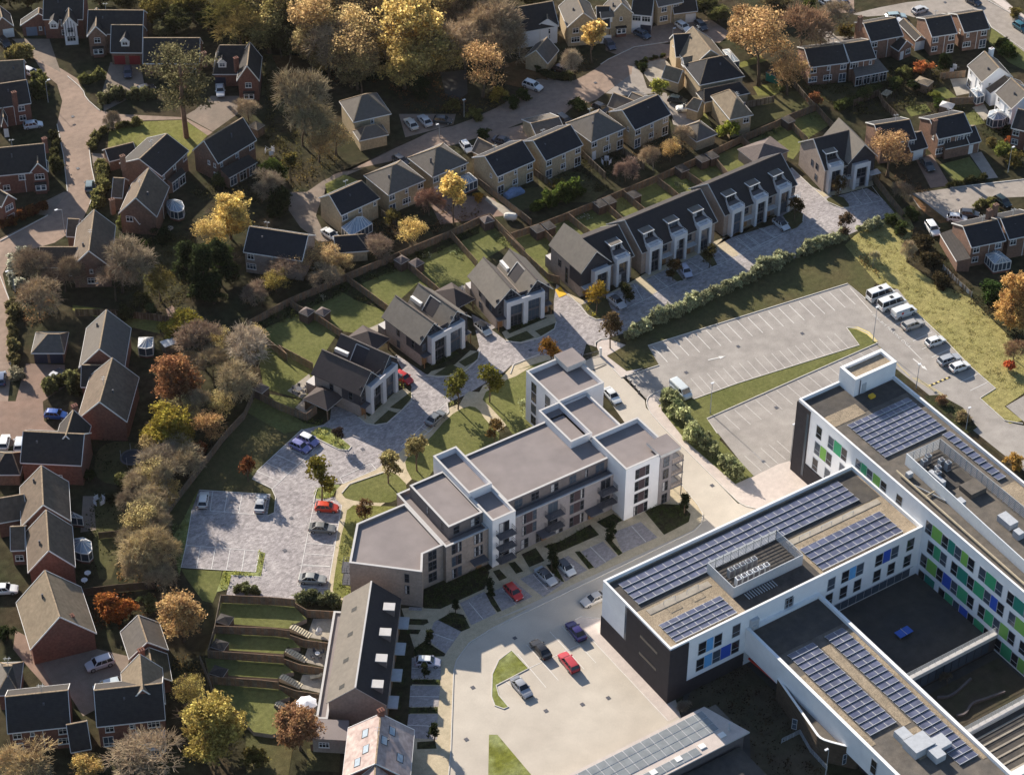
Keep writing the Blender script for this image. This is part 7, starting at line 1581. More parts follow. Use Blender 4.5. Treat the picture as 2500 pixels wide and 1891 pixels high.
# --- west side
tree('tall spreading pine with bare trunk on the sunlit lawn', 'pine', PINE, 'A', 1400, 610, 265, .88, 'pine_tree', at=P('A',1438,1060))
tree('small bare tree by the road corner of the pine lawn', 'bare:w', TWG, 'A', 865, 925, 65, 1.0)
tree('small rusty bare tree above the washing line house', 'bare:a', TWT, 'A', 1910, 850, 85, .8)
tree('golden tree left of the stone coloured house', 'oval:a', YEL, 'E', 1765, 230, 165, .72)
tree('thin golden tree below the golden one by the stone coloured house', 'sparse:a', GOLD, 'E', 1620, 400, 140, .9)
tree('grey bare tree above the golden tree', 'bare:b', TWG, 'A', 2010, 1440, 130, .8)
tree('bright green garden tree by the brown brick lean-to house', 'oval:b', (.10,.13,.03), 'A', 2080, 1310, 95, .7)
tree('bare tree under the road bend, left of the white framed gable', 'bare:c', TWB, 'E', 490, 700, 125, .9)
tree('bare tree behind the white flowering hedge', 'bare:d', TWB, 'E', 290, 640, 150, .9)
tree('bare rusty tree at the west hedge', 'bare:a', TWT, 'E', 290, 900, 140, .9)
tree('wide bare brown tree right of the front gable house', 'bare:e', TWG, 'E', 925, 640, 200, .85)
tree('lower twiggy tree below the wide bare one', 'bare:b', TWP, 'E', 880, 780, 150, .7)
tree('thin olive tree in the middle of the dark gardens', 'sparse:b', OLV, 'E', 1220, 745, 115, 1.0)
for x, y, r, zf, lab in ((1440,600,130,1.35,'left'), (1560,660,140,1.45,'middle'), (1690,600,130,1.35,'right'), (1640,800,120,1.0,'lowest')): tree(lab+' dark conifer of the clump in the middle of the dark gardens', 'conifer:a', (.045,.058,.024), 'E', x, y, r, zf*.6, 'conifer', group='dark conifer clump')
tree('green leaning tree beside the dark conifers', 'oval:c', MG, 'E', 1740, 600, 110, .8)
tree('yellow green bush above the small conservatory shed', 'broad:b', YG, 'E', 1390, 1080, 150, .45)
tree('small pale bush beside the red patio', 'shrub:a', PG, 'E', 1160, 960, 50, .8, 'shrub', 'shrub')
tree('deep red tree west of the new gardens', 'oval:a', RED, 'E', 1370, 1480, 185, .78)
tree('pinkish bare tree behind the deep red one', 'bare:c', TWP, 'E', 1560, 1260, 170, .85)
tree('pale grey bare tree at the garden fence corner', 'bare:d', (.40,.34,.27), 'E', 1860, 1290, 180, .85)
tree('olive bare tree below the pale grey one', 'bare:e', (.34,.28,.18), 'I', 1760, 130, 170, .85)
tree('yellow green round tree in the garden by the trampoline', 'broad:a', (.36,.29,.06), 'I', 1280, 440, 185, .8)
tree('orange tree by the bend of the pale fence', 'sparse:a', ORG, 'I', 1610, 450, 130, .85)
tree('bare scrubby tree below the yellow green round tree', 'bare:a', TWG, 'I', 1260, 700, 150, .7)
tree('rusty bush tight against the pale fence', 'shrub:b', RUST, 'I', 1530, 640, 75, 1.0, 'shrub', 'shrub')
tree('white green bush beside the rusty one', 'shrub:a', PG, 'I', 1445, 680, 45, 1.0, 'shrub', 'shrub')
tree('orange yellow tree half way down the pale fence', 'broad:c', (.48,.27,.06), 'I', 1270, 935, 125, .75)
tree('dark bare tree left of the orange yellow one', 'bare:b', TWG, 'I', 1030, 1010, 100, .8)
tree('olive bare tree below the orange yellow one', 'bare:c', (.32,.27,.17), 'I', 1130, 1130, 130, .8)
tree('large straw coloured bare tree at the car park corner', 'bare:d', (.36,.29,.17), 'I', 1120, 1400, 190, .85)
tree('twiggy bare tree leaning on the fence below the straw one', 'bare:e', (.34,.27,.17), 'I', 1200, 1540, 130, .75)
tree('round orange brown tree beside the mossy garages', 'oval:b', (.46,.22,.085), 'M', 1395, 440, 190, .78)
tree('large yellow tree at the bottom of the south gardens', 'broad:a', (.46,.37,.12), 'M', 1630, 1300, 245, .85)
tree('pale yellow thin tree above the large yellow one', 'sparse:b', (.42,.34,.12), 'M', 1450, 1020, 130, .8)
tree('rust coloured shrub beside the red gabled house', 'shrub:a', (.38,.15,.05), 'M', 830, 400, 130, .9, 'shrub', 'shrub')
tree('smaller rust shrub to the right of the rust one', 'shrub:b', (.38,.15,.05), 'M', 1000, 400, 85, .9, 'shrub', 'shrub')
tree('grey leafed bush between the rust shrubs and the round orange tree', 'shrub:c', PG, 'M', 1140, 350, 70, 1.1, 'shrub', 'shrub')
tree('wide bare crown over the bottom edge conservatory', 'bare:a', (.34,.27,.19), 'M', 1080, 1590, 230, .7)
tree('bare straw crown at the bottom left edge', 'bare:b', (.40,.31,.18), 'M', 230, 1560, 230, .7)
tree('yellow orange tree at the bottom edge', 'broad:b', (.52,.30,.06), 'M', 660, 1620, 120, .7)
tree('dark round topiary at the left edge', 'shrub:c', DG, 'M', 45, 590, 75, 1.2, 'shrub', 'shrub')
tree('rusty maple beside the end of the south terrace', 'broad:c', (.34,.115,.06), 'N', 410, 1310, 180, .85)
tree('dark scrub left of the rusty maple at the bottom edge', 'shrub:b', OLV, 'N', 60, 1560, 110, .9, 'shrub', 'shrub')
# --- wood along the top
W_ = 'trees of the wood'
for kind, col, x, y, r, zf, lab in (('broad:a', (.52,.33,.06), 1300, 230, 260, .95, 'great yellow oak in the middle of the wood'), ('broad:b', (.46,.30,.06), 1220, 480, 180, .85, 'lower yellow limbed tree below the great oak'), ('broad:c', (.42,.28,.07), 1500, 380, 170, .85, 'amber tree right of the great oak'), ('sparse:a', (.46,.24,.10), 520, 180, 210, 1.0, 'orange tree with a dark leaning trunk in the wood'), ('sparse:b', (.40,.22,.10), 850, 420, 190, 1.0, 'rusty thin tree left of the great oak'), ('broad:b', YEL, 600, 450, 95, .7, 'small bright yellow tree under the leaning orange one'),
                              ('broad:c', (.36,.27,.08), 170, 190, 200, .8, 'olive gold tree at the left of the wood'), ('sparse:a', (.42,.26,.12), 60, 60, 180, .9, 'faded orange tree at the left top of the wood'), ('bare:a', TWT, 760, 90, 170, .9, 'bare tan tree behind the rusty thin one'), ('sparse:b', (.40,.24,.12), 950, 90, 180, .9, 'tan leafed tree at the top of the wood'), ('sparse:a', (.46,.21,.09), 1830, 520, 180, .9, 'orange tree beside the pale pond'), ('bare:b', TWT, 1890, 200, 200, .95, 'tall bare tan tree above the pond orange'), ('sparse:b', (.46,.25,.11), 1960, 330, 150, .9, 'faded orange tree near the white fronted house'), ('bare:c', TWB, 1640, 170, 130, .9, 'bare brown tree right of the yellow oak crown'), ('bare:d', TWG, 380, -20, 200, .9, 'bare tree at the top edge of the wood'), ('sparse:a', (.40,.25,.11), 1180, -40, 200, .8, 'tan tree on the top edge behind the great oak'), ('broad:c', OLV, 1480, -30, 160, .7, 'olive tree on the top edge of the wood'), ('bare:e', TWB, 1750, -10, 170, .8, 'bare tree on the top edge above the pond')):
    tree(lab, kind, col, 'B', x, y, r, zf, group=W_)
# the crowded middle of the wood
_r = random.Random(5)
for i in range(105):
    x, y = _r.uniform(-60, 1950), _r.uniform(-150, 560)
    if (900 < x < 1620 and y > 60) or (x > 1500 and (y > 480 or 1480 < x < 1760 and y > 380)) or (x < 420 and y > 300) or (y > 420 and x < 560): continue
    kind = _r.choice(('sparse:a','sparse:b','bare:a','bare:c','broad:c','sparse:c','bare:e')); f = _r.uniform(.75, 1.15)
    col = _r.choice(((.44,.25,.11),(.40,.26,.13),(.36,.25,.11),(.46,.28,.12))) if kind[0] != 'b' or kind[1] == 'r' else TWT
    if x < 350: col = _r.choice(((.20,.17,.06),(.26,.20,.08),(.14,.12,.05)))
    tree('autumn tree crowded into the thick of the wood along the top', kind, tuple(c*f for c in col), 'B', x, y, _r.uniform(125, 200), _r.uniform(.8, 1.05), group='crowded trees of the wood')
for x, y, r, c, lab in ((1220,60,130,OLV,'first'), (1350,150,120,(.10,.10,.04),'second'), (1480,40,140,OLV,'third'), (1600,140,110,(.06,.07,.025),'fourth'), (1760,60,140,(.12,.11,.045),'fifth'), (1900,150,120,(.05,.06,.02),'sixth'), (2080,260,120,(.05,.06,.02),'seventh'), (1250,210,80,(.24,.23,.12),'eighth')):
    tree(lab+' olive tree from the left behind the far left brick houses', 'broad:'+('b' if r > 115 else 'c'), c, 'A', x, y, r, .65, group='olive trees behind the far left houses')
for x, y, r, c, lab in ((2150,1350,110,(.06,.075,.025),'upper'), (2130,1560,120,(.035,.045,.018),'lower'), (1700,1400,70,(.12,.13,.05),'smaller')): tree(lab+' evergreen in the garden right of the lean-to house', 'shrub:a', c, 'A', x, y, r, 1.0, 'shrub', 'shrub')
for x, y, r, c, lab in ((960,1000,80,(.07,.07,.03),'left'), (1100,900,80,(.09,.085,.035),'middle'), (1130,480,90,(.045,.055,.02),'upper'), (1250,400,80,(.04,.05,.02),'uppermost')): tree(lab+' dark shrub in the gardens between the bare tree and the conifers', 'shrub:c', c, 'E', x, y, r, .9, 'shrub', 'shrub')
for x, y, r, c, lab in ((680,830,60,(.05,.06,.02),'left'), (940,850,60,(.20,.20,.08),'right'), (830,1000,50,(.06,.06,.03),'lower')): tree(lab+' shrub near the garden trampoline', 'shrub:b', c, 'I', x, y, r, .9, 'shrub', 'shrub')
for k, x, y, r, c, lab in (('A',60,-60,120,(.09,.085,.035),'far left'), ('A',200,-40,110,(.13,.11,.05),'second from the far left'), ('A',760,-70,130,(.10,.09,.04),'third from the far left'), ('A',980,-50,130,(.12,.11,.045),'fourth from the far left'), ('C',1640,20,100,(.10,.10,.04),'beside the white garage door'), ('C',1760,100,80,(.22,.22,.08),'yellow green, right of the dark car'), ('C',300,-40,110,(.12,.11,.05),'behind the white fronted house'), ('D',300,30,110,(.14,.10,.05),'behind the great orange oak')):
    tree('top edge garden tree, '+lab, 'broad:b', c, k, x, y, r, .6, group='garden trees along the top edge')
tree('tall grey bare tree leaning beside the lone hipped house', 'bare:c', (.30,.25,.17), 'B', 440, 760, 200, 1.1)
tree('bare olive tree below the tall leaning one', 'bare:e', (.28,.24,.15), 'B', 430, 950, 180, .8)
tree('orange tree in front of the lone hipped house', 'sparse:b', (.42,.25,.12), 'B', 690, 1050, 130, .8)
tree('orange brown tree left of that, by the dark drive', 'sparse:a', (.38,.20,.09), 'B', 560, 1130, 110, .8)
tree('ivy covered stump by the washing line', 'column:a', OLV, 'B', 340, 1270, 60, .9)
for x, y, r, lab in ((380,330,110,'left'), (980,540,100,'middle'), (1330,690,90,'right')): tree(lab+' dark evergreen under the wood', 'shrub:a', DG, 'B', x, y, r, 1.1, 'shrub', 'shrub', 'dark evergreens under the wood')
tree('yellow bush at the foot of the pond orange tree', 'shrub:b', (.36,.27,.06), 'B', 1960, 740, 75, .9, 'shrub', 'shrub')
tree('green bush beside the yellow pond bush', 'shrub:c', MG, 'B', 2050, 790, 60, .9, 'shrub', 'shrub')
tree('green bush at the bend behind the white four by four', 'shrub:a', MG, 'B', 2140, 740, 65, .8, 'shrub', 'shrub')
tree('round green bush by the grey tiled garage', 'shrub:b', MG, 'B', 1842, 1030, 58, .7, 'shrub', 'shrub')
tree('mixed bushes under the thin lamp by the close', 'shrub:c', (.20,.19,.06), 'B', 1760, 890, 70, .8, 'shrub', 'shrub')
tree('dark bushes beside the dark blue car', 'shrub:b', OLV, 'B', 1600, 830, 75, .8, 'shrub', 'shrub')
tree('golden column shaped tree behind the third buff house', 'column:a', (.56,.33,.035), 'B', 1600, 1510, 100, .95)
tree('reddish bare tree left of the golden column', 'bare:d', (.26,.155,.115), 'B', 1410, 1550, 95, 1.0)
tree('small golden bush right of the golden column', 'shrub:a', (.50,.28,.05), 'B', 1800, 1520, 50, .9, 'shrub', 'shrub')
tree('golden orange tree behind the new garden fence', 'sparse:a', (.56,.34,.06), 'F', 1285, 380, 125, .85)
g = 'hedgerow trees behind the paired houses fence'
for kind, col, x, y, r, zf, lab in (('sparse:b', (.46,.26,.13), 440, 560, 130, .7, 'orange hedgerow tree nearest the stone coloured house'), ('sparse:a', (.44,.25,.13), 640, 570, 130, .65, 'orange hedgerow tree below the hipped garage'), ('bare:a', TWP, 300, 640, 120, .7, 'pink brown bare hedgerow tree'), ('sparse:b', (.40,.32,.10), 230, 730, 110, .7, 'yellowish hedgerow tree at the fence'), ('bare:b', TWT, 560, 700, 120, .6, 'tan hedgerow scrub in the middle'), ('bare:c', TWP, 120, 850, 110, .7, 'reddish hedgerow scrub at the west end'), ('sparse:a', (.40,.24,.11), 760, 600, 90, .6, 'last orange hedgerow tree towards the sheds'), ('bare:d', TWP, 1050, 480, 110, .6, 'pink bare scrub beside the golden orange tree')):
    tree(lab, kind, col, 'F', x, y, r, zf, group=g)
tree('dark garden scrub behind the golden orange tree', 'shrub:a', OLV, 'F', 1150, 260, 80, .9, 'shrub', 'shrub')
# --- buff close and top right
tree('great orange oak behind the brick half houses', 'sparse:a', (.44,.20,.085), 'D', 190, 330, 240, .95)
tree('rust oak limb tree left of the great orange oak', 'broad:c', (.40,.18,.08), 'C', 1980, 200, 170, .8)
tree('orange lower limb tree of the great oak', 'sparse:b', (.44,.20,.085), 'D', 400, 540, 150, .9)
tree('bare brown tree right of the great orange oak', 'bare:e', (.30,.20,.13), 'D', 480, 280, 190, .9)
tree('bare grey tree before the chimney house drive', 'bare:a', TWG, 'D', 742, 140, 110, .95)
tree('round brown bush beside the tall end chimney', 'shrub:b', (.16,.12,.04), 'D', 842, 240, 72, .8, 'shrub', 'shrub')
tree('golden birch before the buff house with the wide pale gable', 'column:a', (.58,.34,.07), 'C', 775, 310, 98, .75)
tree('bare white stemmed birch beside the dark red car', 'bare:w', (.38,.32,.24), 'C', 600, 470, 85, 1.0)
tree('green yew at the top right of the close', 'shrub:a', (.09,.10,.03), 'D', 545, 40, 65, 1.0, 'shrub', 'shrub')
tree('dark green wide bush behind the black car', 'shrub:c', DG, 'C', 670, 820, 85, .7, 'shrub', 'shrub')
tree('clipped yellow green ball at the corner of the stone drive', 'ball:a', (.36,.36,.08), 'C', 1293, 670, 58, .8, 'shrub', 'shrub')
tree('low hedge bush in front of the clipped ball drive', 'shrub:a', DG, 'C', 1165, 520, 45, .7, 'shrub', 'shrub')
tree('yellow green shrub at the tan hipped house', 'shrub:b', (.26,.28,.05), 'C', 1840, 1020, 90, 1.1, 'shrub', 'shrub')
tree('bare tree behind the sixth buff house', 'bare:b', (.28,.20,.16), 'C', 1035, 1300, 95, .85)
tree('pale bare birch behind the seventh buff house', 'bare:w', (.36,.28,.19), 'C', 1250, 1220, 85, .9)
tree('orange leafed tree beside the pale bare birch', 'sparse:b', (.48,.25,.07), 'C', 1380, 1140, 85, .9)
tree('bare tree by the small hipped garage', 'bare:c', TWT, 'C', 1470, 1070, 85, .8)
tree('dark bush in the fifth buff garden', 'shrub:b', OLV, 'C', 510, 1430, 70, .7, 'shrub', 'shrub')
tree('spreading rust tree between the new fence and the east road', 'sparse:a', (.40,.17,.085), 'D', 1180, 1170, 175, .8)
tree('twiggy brown tree at the end of the east fence', 'bare:d', TWB, 'H', 1290, 60, 80, .8)
tree('red acer in the brick house gardens', 'shrub:c', (.46,.17,.07), 'D', 1430, 530, 75, 1.0, 'shrub', 'shrub')
tree('dark evergreen right of the red acer', 'conifer:a', DG, 'D', 1600, 480, 70, .55, 'conifer')
for x, y, r, c, lab in ((1350,670,62,DG,'dark round bush in the middle brick garden'), (1225,640,70,(.10,.12,.04),'leafy bush left of the dark round one'), (1290,560,60,(.20,.20,.07),'straggly pale shrub below the red acer'), (2095,400,85,MG,'big green bush on the verge by the right road'), (2040,330,60,DG,'dark bush behind the big verge bush'), (1520,740,50,(.22,.24,.06),'yellow green bush above the playhouse'), (1560,800,55,MG,'green bush beside the playhouse'), (2050,1160,85,(.17,.19,.05),'bush beside the right hand drive'), (1960,1105,50,(.24,.20,.08),'tan bush beside the right hand drive'), (2150,1230,80,OLV,'dark bush at the right edge by the lamp'), (2100,1090,45,(.36,.12,.05),'small red bush at the right edge'), (1000,720,60,(.14,.15,.05),'scrub above the curved fence'), (600,760,60,(.36,.16,.08),'rusty bush by the brick half house garden'), (330,680,45,(.24,.26,.10),'pale bush beside the small oval lawn'), (2150,100,60,OLV,'bush beyond the top right road'), (2080,1000,45,DG,'dark shrub beneath the octagonal conservatory')):
    tree(lab, 'shrub:'+random.choice('abc'), c, 'D', x, y, r, .85, 'shrub', 'shrub')
tree('tall orange tree at the right edge', 'broad:a', (.52,.22,.035), 'H', 2150, 850, 150, 1.0)
tree('lower orange boughs tree at the right edge', 'broad:b', (.54,.25,.04), 'H', 2120, 1000, 120, .7)
tree('big laurel bush below the right edge conservatory', 'shrub:a', (.06,.10,.03), 'H', 1945, 840, 115, .75, 'shrub', 'shrub')
tree('bare birch on the bank beside the dark scrub', 'bare:w', (.42,.33,.22), 'H', 1310, 500, 65, 1.0)
tree('thin pale sapling on the bank above the minibuses', 'bare:w', (.44,.36,.24), 'H', 1052, 570, 40, 1.3)
tree('red leafed shrub on the bank near the last parked car', 'shrub:b', (.52,.12,.06), 'H', 2092, 1405, 50, 1.2, 'shrub', 'shrub')
tree('brown scrub tree at the right edge of the bank', 'bare:e', (.30,.20,.12), 'H', 2140, 1270, 95, .7)
tree('straw coloured grass tuft beside the tall block lane', 'shrub:c', (.50,.32,.10), 'L', 2130, 720, 75, 1.0, 'shrub', 'shrub')
tree('twiggy bush by the lamp beside the tall block', 'shrub:a', (.34,.27,.15), 'L', 1750, 380, 70, .8, 'shrub', 'shrub')
tree('reddish bush by the tall block parapet', 'shrub:b', (.30,.18,.10), 'L', 1580, 240, 50, .8, 'shrub', 'shrub')
for x, y, r, lab in ((1200,270,60,'left'), (1340,230,70,'middle'), (1270,340,60,'lower')): tree(lab+' dark green bush where the pale hedge ends', 'shrub:'+lab[0], (.07,.09,.03), 'H', x, y, r, 1.0, 'shrub', 'shrub', 'bushes at the hedge end')
for x, y, r, lab in ((1420,450,90,'upper'), (1490,580,90,'middle'), (1580,740,80,'lower')): tree(lab+' dark scrub between the bank and the brick garage', 'shrub:'+lab[0], (.07,.055,.03), 'H', x, y, r, .8, 'shrub', 'shrub', 'scrub behind the bank')
# --- young trees of the new homes
yt = 'young trees of the new homes'
for kind, col, k, x, y, r, zf, lab in (('young:a', (.20,.17,.035), 'J', 575, 815, 100, 1.0, 'young green yellow tree in the plant bed above the orange red car'), ('ball:a', (.33,.28,.13), 'J', 1095, 725, 78, 1.0, 'round pale young tree by the visitor bay'), ('ball:a', (.31,.26,.12), 'J', 1315, 625, 78, 1.0, 'round pale young tree on the curved lawn'), ('young:b', (.17,.10,.05), 'J', 915, 1085, 62, .8, 'russet young tree beside the low block of flats'), ('young:a', (.24,.16,.06), 'J', 1920, 455, 62, .85, 'russet young tree behind the flats roof'), ('young:b', (.13,.125,.03), 'J', 1635, 140, 90, .9, 'green young tree at the path junction, left one'), ('young:c', (.15,.14,.03), 'J', 1880, 90, 88, .9, 'green young tree at the path junction, right one'), ('ball:b', (.05,.035,.03), 'J', 710, 495, 36, 1.1, 'small dark clipped tree in the car park bed'), ('young:a', (.25,.13,.03), 'G', 455, 1275, 78, .8, 'orange young tree behind the north tower of the flats'), ('young:c', (.12,.085,.045), 'G', 922, 1095, 78, 1.0, 'brown young tree beside the gate post'), ('young:b', (.30,.20,.035), 'G', 815, 855, 75, .9, 'orange yellow young tree before the west terrace house'), ('young:c', (.06,.06,.025), 'G', 1035, 835, 58, .8, 'dark young tree beside the silver car of the west terrace'), ('young:a', (.11,.07,.03), 'G', 1405, 640, 58, .8, 'brown young tree before the middle terrace, left one'), ('young:b', (.09,.075,.03), 'G', 1685, 540, 58, .8, 'brown young tree before the middle terrace, right one'), ('young:c', (.10,.07,.03), 'H', 450, 170, 58, .8, 'brown young tree beside the east terrace end'), ('young:a', (.13,.09,.06), 'H', 832, 300, 62, .9, 'purple brown young tree in the pale hedge line'), ('young:b', (.13,.09,.045), 'D', 785, 1425, 52, .8, 'russet shrub tree before the pale cross gable house'), ('young:c', (.17,.065,.03), 'I', 1905, 755, 62, .9, 'rust young tree on the dark lawn by the car park')):
    tree(lab, kind, col, k, x, y, r, zf, 'young_tree', group=yt)
cn = 'clipped cone trees before the flats'
for k, x, y, r, lab in (('N',1615,370,32,'beside the curved bed'), ('N',1418,610,38,'above the lilac car'), ('N',1380,865,36,'in front of the lilac car'), ('N',1450,1340,45,'lowest, beside the end bays'), ('N',1880,230,40,'left of the red car'), ('K',1490,1035,42,'on the corner lawn of the flats'), ('K',925,1260,44,'between the paired bays'), ('K',470,1470,46,'between the silver and the white cars')):
    tree('dark clipped tree '+lab, 'cone:a' if k == 'N' and x < 1800 else 'cone:b', (.035,.045,.02), k, x, y, r, .9, 'clipped_tree', group=cn)
tree('small bare tree in the sunken school court', 'bare:b', (.13,.11,.08), 'Q', 1625, 940, 50, 1.0)
tree('autumn shrub on the dark school terrace', 'shrub:a', (.10,.05,.03), 'Q', 1300, 350, 70, .4, 'shrub', 'shrub')
tree('straggly bush at the corner of the school by the low hall', 'bare:c', (.26,.22,.17), 'O', 1500, 1160, 60, .5)
# --- the belt between the old houses and the new site, and scrub in the old gardens
_r = random.Random(9)
for i, (k, x, y) in enumerate((('I',1880,60),('I',1700,260),('I',1560,300),('I',1420,330),('I',1180,600),('I',1330,620),('I',1420,720),('I',1190,800),('I',1330,820),('I',1080,900),('I',1180,1000),('I',1060,1160),('I',1200,1230),('I',1000,1330),('I',1130,1290),('I',1230,1420),('I',1060,1520),('I',1250,1620),('E',1960,1200),('E',1700,1180),('E',1640,1420),('E',1480,1380))):
    kind = _r.choice(('bare:a','bare:b','bare:d','sparse:b','bare:e','sparse:c')); col = _r.choice(((.33,.27,.18),(.36,.29,.19),(.30,.25,.17))) if kind[0] == 'b' else _r.choice(((.40,.29,.12),(.36,.28,.13),(.42,.27,.12)))
    tree('straw coloured twiggy tree in the belt along the pale fence', kind, col, k, x, y, _r.uniform(95, 140), _r.uniform(.75, 1.0), group='belt of twiggy trees along the pale fence')
# --- hedges
def hedge(label, pts, col, r=.8, h=1.0, step=.9, kind='clump', jit=.25, name='hedge', z=0.0):
    p = PS(pts); o = p[0]; t = thing(name, label, 'hedge', (o.x, o.y, z)); rnd = random.Random(len(label)+len(pts)); acc = []
    for i in range(len(p)-1):
        L = (p[i+1]-p[i]).length; n = max(1, round(L/step)); acc += [p[i].lerp(p[i+1], j/n) for j in range(n)]
    acc.append(p[-1])
    for q in acc:
        v = kind+':'+rnd.choice('abcd'); cr, _, R0, _ = proto(v); s = r/R0*rnd.uniform(.62, 1.35); f = rnd.uniform(.7, 1.25)
        put('clump', cr, t, (q.x-o.x+rnd.uniform(-jit,jit), q.y-o.y+rnd.uniform(-jit,jit), 0), rnd.uniform(0, 6.28), (s, s, s*h*rnd.uniform(.85,1.15)), tuple(c*f for c in col))
    return t
LAU = (.38,.39,.24)
hedge('long pale laurel hedge between the terraces parking and the grass', 'G1060,1180 1240,1090 1640,900 2040,720 2210,640 H180,670 430,570 830,420', LAU, 1.15, 1.15, 1.0, jit=.35)
hedge('short pale hedge beyond the purple brown tree', 'H930,360 1090,330', LAU, 1.2, 1.1, 1.0)
hedge('row of pale shrubs down the school verge', 'K1340,220 1400,330 1480,400 1530,460 1550,540 1640,590 1720,680 1790,760 1850,800 1890,850', (.38,.40,.21), 1.35, 1.1, 1.35, jit=.5)
hedge('laurel bush beside the fence at the foot of the car park', 'N450,340 520,320 600,345 N700,370', (.17,.18,.09), 1.2, .9, 1.0)
hedge('shrubs against the top fence of the south gardens', 'M1810,255 1880,250 1960,270', (.16,.17,.08), .9, .8, .8)
hedge('evergreen hedge behind the fourth buff house garden', 'C330,1620 430,1590 520,1560 620,1520 680,1500', (.08,.11,.025), 1.6, 1.1, 1.3)
hedge('box hedge curving round the pine lawn', 'A720,1150 720,1090 800,1030 900,985 1060,965', (.16,.15,.06), .9, .9, .8)
hedge('pale hedge before the black car under the pine', 'A800,800 880,770 960,760 1060,760 1170,760', (.16,.16,.08), 1.1, 1.2, .9)
hedge('pale flowering bush at the road corner by the pine', 'A830,750 900,720 970,740', (.40,.36,.26), 1.2, 1.1, 1.0)
hedge('roadside hedge by the teal grey car', 'A760,1290 820,1300 790,1400 800,1500 740,1600', (.19,.18,.07), 1.2, 1.0, 1.0)
hedge('white flowering hedge on the road bend', 'E200,540 110,620 90,720 120,800 190,800', (.42,.42,.34), 1.1, 1.2, .9)
hedge('long clipped hedge down the left edge', 'E100,920 105,1000 100,1100 110,1250 115,1400', (.17,.15,.07), 1.0, 1.0, .8)
hedge('clipped oval hedge before the long brown house', 'I390,200 420,140 490,125 570,135 590,180', (.14,.14,.06), 1.3, 1.1, .8)
hedge('twiggy bush at the end of the left edge hedge', 'E110,1490 160,1510', (.30,.27,.19), 1.4, 1.0, .9)
hedge('hedge along the brick bay house garden', 'A420,1080 430,1200 440,1320', (.07,.07,.03), 1.1, 1.0, 1.0)
hedge('leafy front garden hedge of the red garage house', 'A640,620 680,640 A750,620 790,600', (.17,.17,.06), 1.1, 1.0, .9)
hedge('pale bushes by the brick house at the left', 'A280,650 320,620 A290,750 350,750', (.17,.17,.06), 1.2, 1.2, 1.0)
hedge('straw bush by the far left corner cars', 'A60,450 130,430 200,450', (.28,.24,.09), 1.6, .9, 1.2)
hedge('rust hedge on the left road verge', 'E20,330 150,260 330,200', (.20,.08,.035), 1.2, .8, 1.1)
hedge('bright bush under the gable beside the tall conservatory', 'E950,320 1010,290 1080,310', (.17,.18,.06), 1.1, 1.0, .9)
hedge('curved hedge between the brick half house gardens', 'D790,840 900,800 1000,740 1080,700', (.10,.12,.04), 1.2, .9, 1.0)
hedge('low hedge around the stone coloured drive', 'C1150,540 1130,500 1200,470 1320,440', (.10,.11,.04), .6, .8, .6)
hedge('hedge along the road by the white four by four bend', 'C360,560 480,600 600,610', (.10,.10,.04), 1.0, .8, .9)
hedge('bushes along the right hand road', 'H1850,180 1890,150 1950,140 D2000,1700', (.20,.19,.07), .9, .9, .9)
hedge('dark border hedge of the right hand lawn', 'D1640,1440 1740,1410 1900,1390', (.07,.07,.03), .8, .8, .9)
# --- planted beds and undergrowth: nobody could count these
def in_poly(x, y, p):
    c = False; n = len(p); j = n-1
    for i in range(n):
        if ((p[i].y > y) != (p[j].y > y)) and x < (p[j].x-p[i].x)*(y-p[i].y)/(p[j].y-p[i].y)+p[i].x: c = not c
        j = i
    return c
def cover(label, pts, col, dens=10, h=.4, size=.13, z=.03, cat='plants', name='ground_cover', patch=.9):
    p = PS(pts); rng = np.random.default_rng(len(pts)+int(dens*10)); x0, x1 = min(q.x for q in p), max(q.x for q in p); y0, y1 = min(q.y for q in p), max(q.y for q in p)
    n = min(30000, int((x1-x0)*(y1-y0)*dens)); k = max(6, n//18)
    cx = rng.uniform(x0,x1,k); cy = rng.uniform(y0,y1,k); hh = rng.uniform(.35,1.3,k)*h
    xs, ys, zs = [], [], []
    for i in range(k):
        m = 18; a = rng.normal(size=(m,3)); xs.append(cx[i]+a[:,0]*patch*.35); ys.append(cy[i]+a[:,1]*patch*.35); zs.append(np.abs(a[:,2])*.45*hh[i])
    xs, ys, zs = np.concatenate(xs), np.concatenate(ys), np.concatenate(zs); keep = np.array([in_poly(a, b, p) for a, b in zip(xs, ys)])
    c = np.stack([xs, ys, zs+z+.03], 1)[keep]
    if len(c) == 0: return
    v, q = leaf_quads(rng, c, size); o = put(name, mesh_np(name, v, q, ['leaf']), color=col); o['kind'] = 'stuff'; tag(o, label, cat); return o
BED = (.075,.085,.035); BEDP = (.24,.27,.12)
cover('low planting along the back fence of the paired houses', 'F20,1090 340,930 770,740 1190,570 1590,410 1800,320 1800,390 1590,490 1190,660 770,840 400,1020 100,1150', BED, 14, .7, .16)
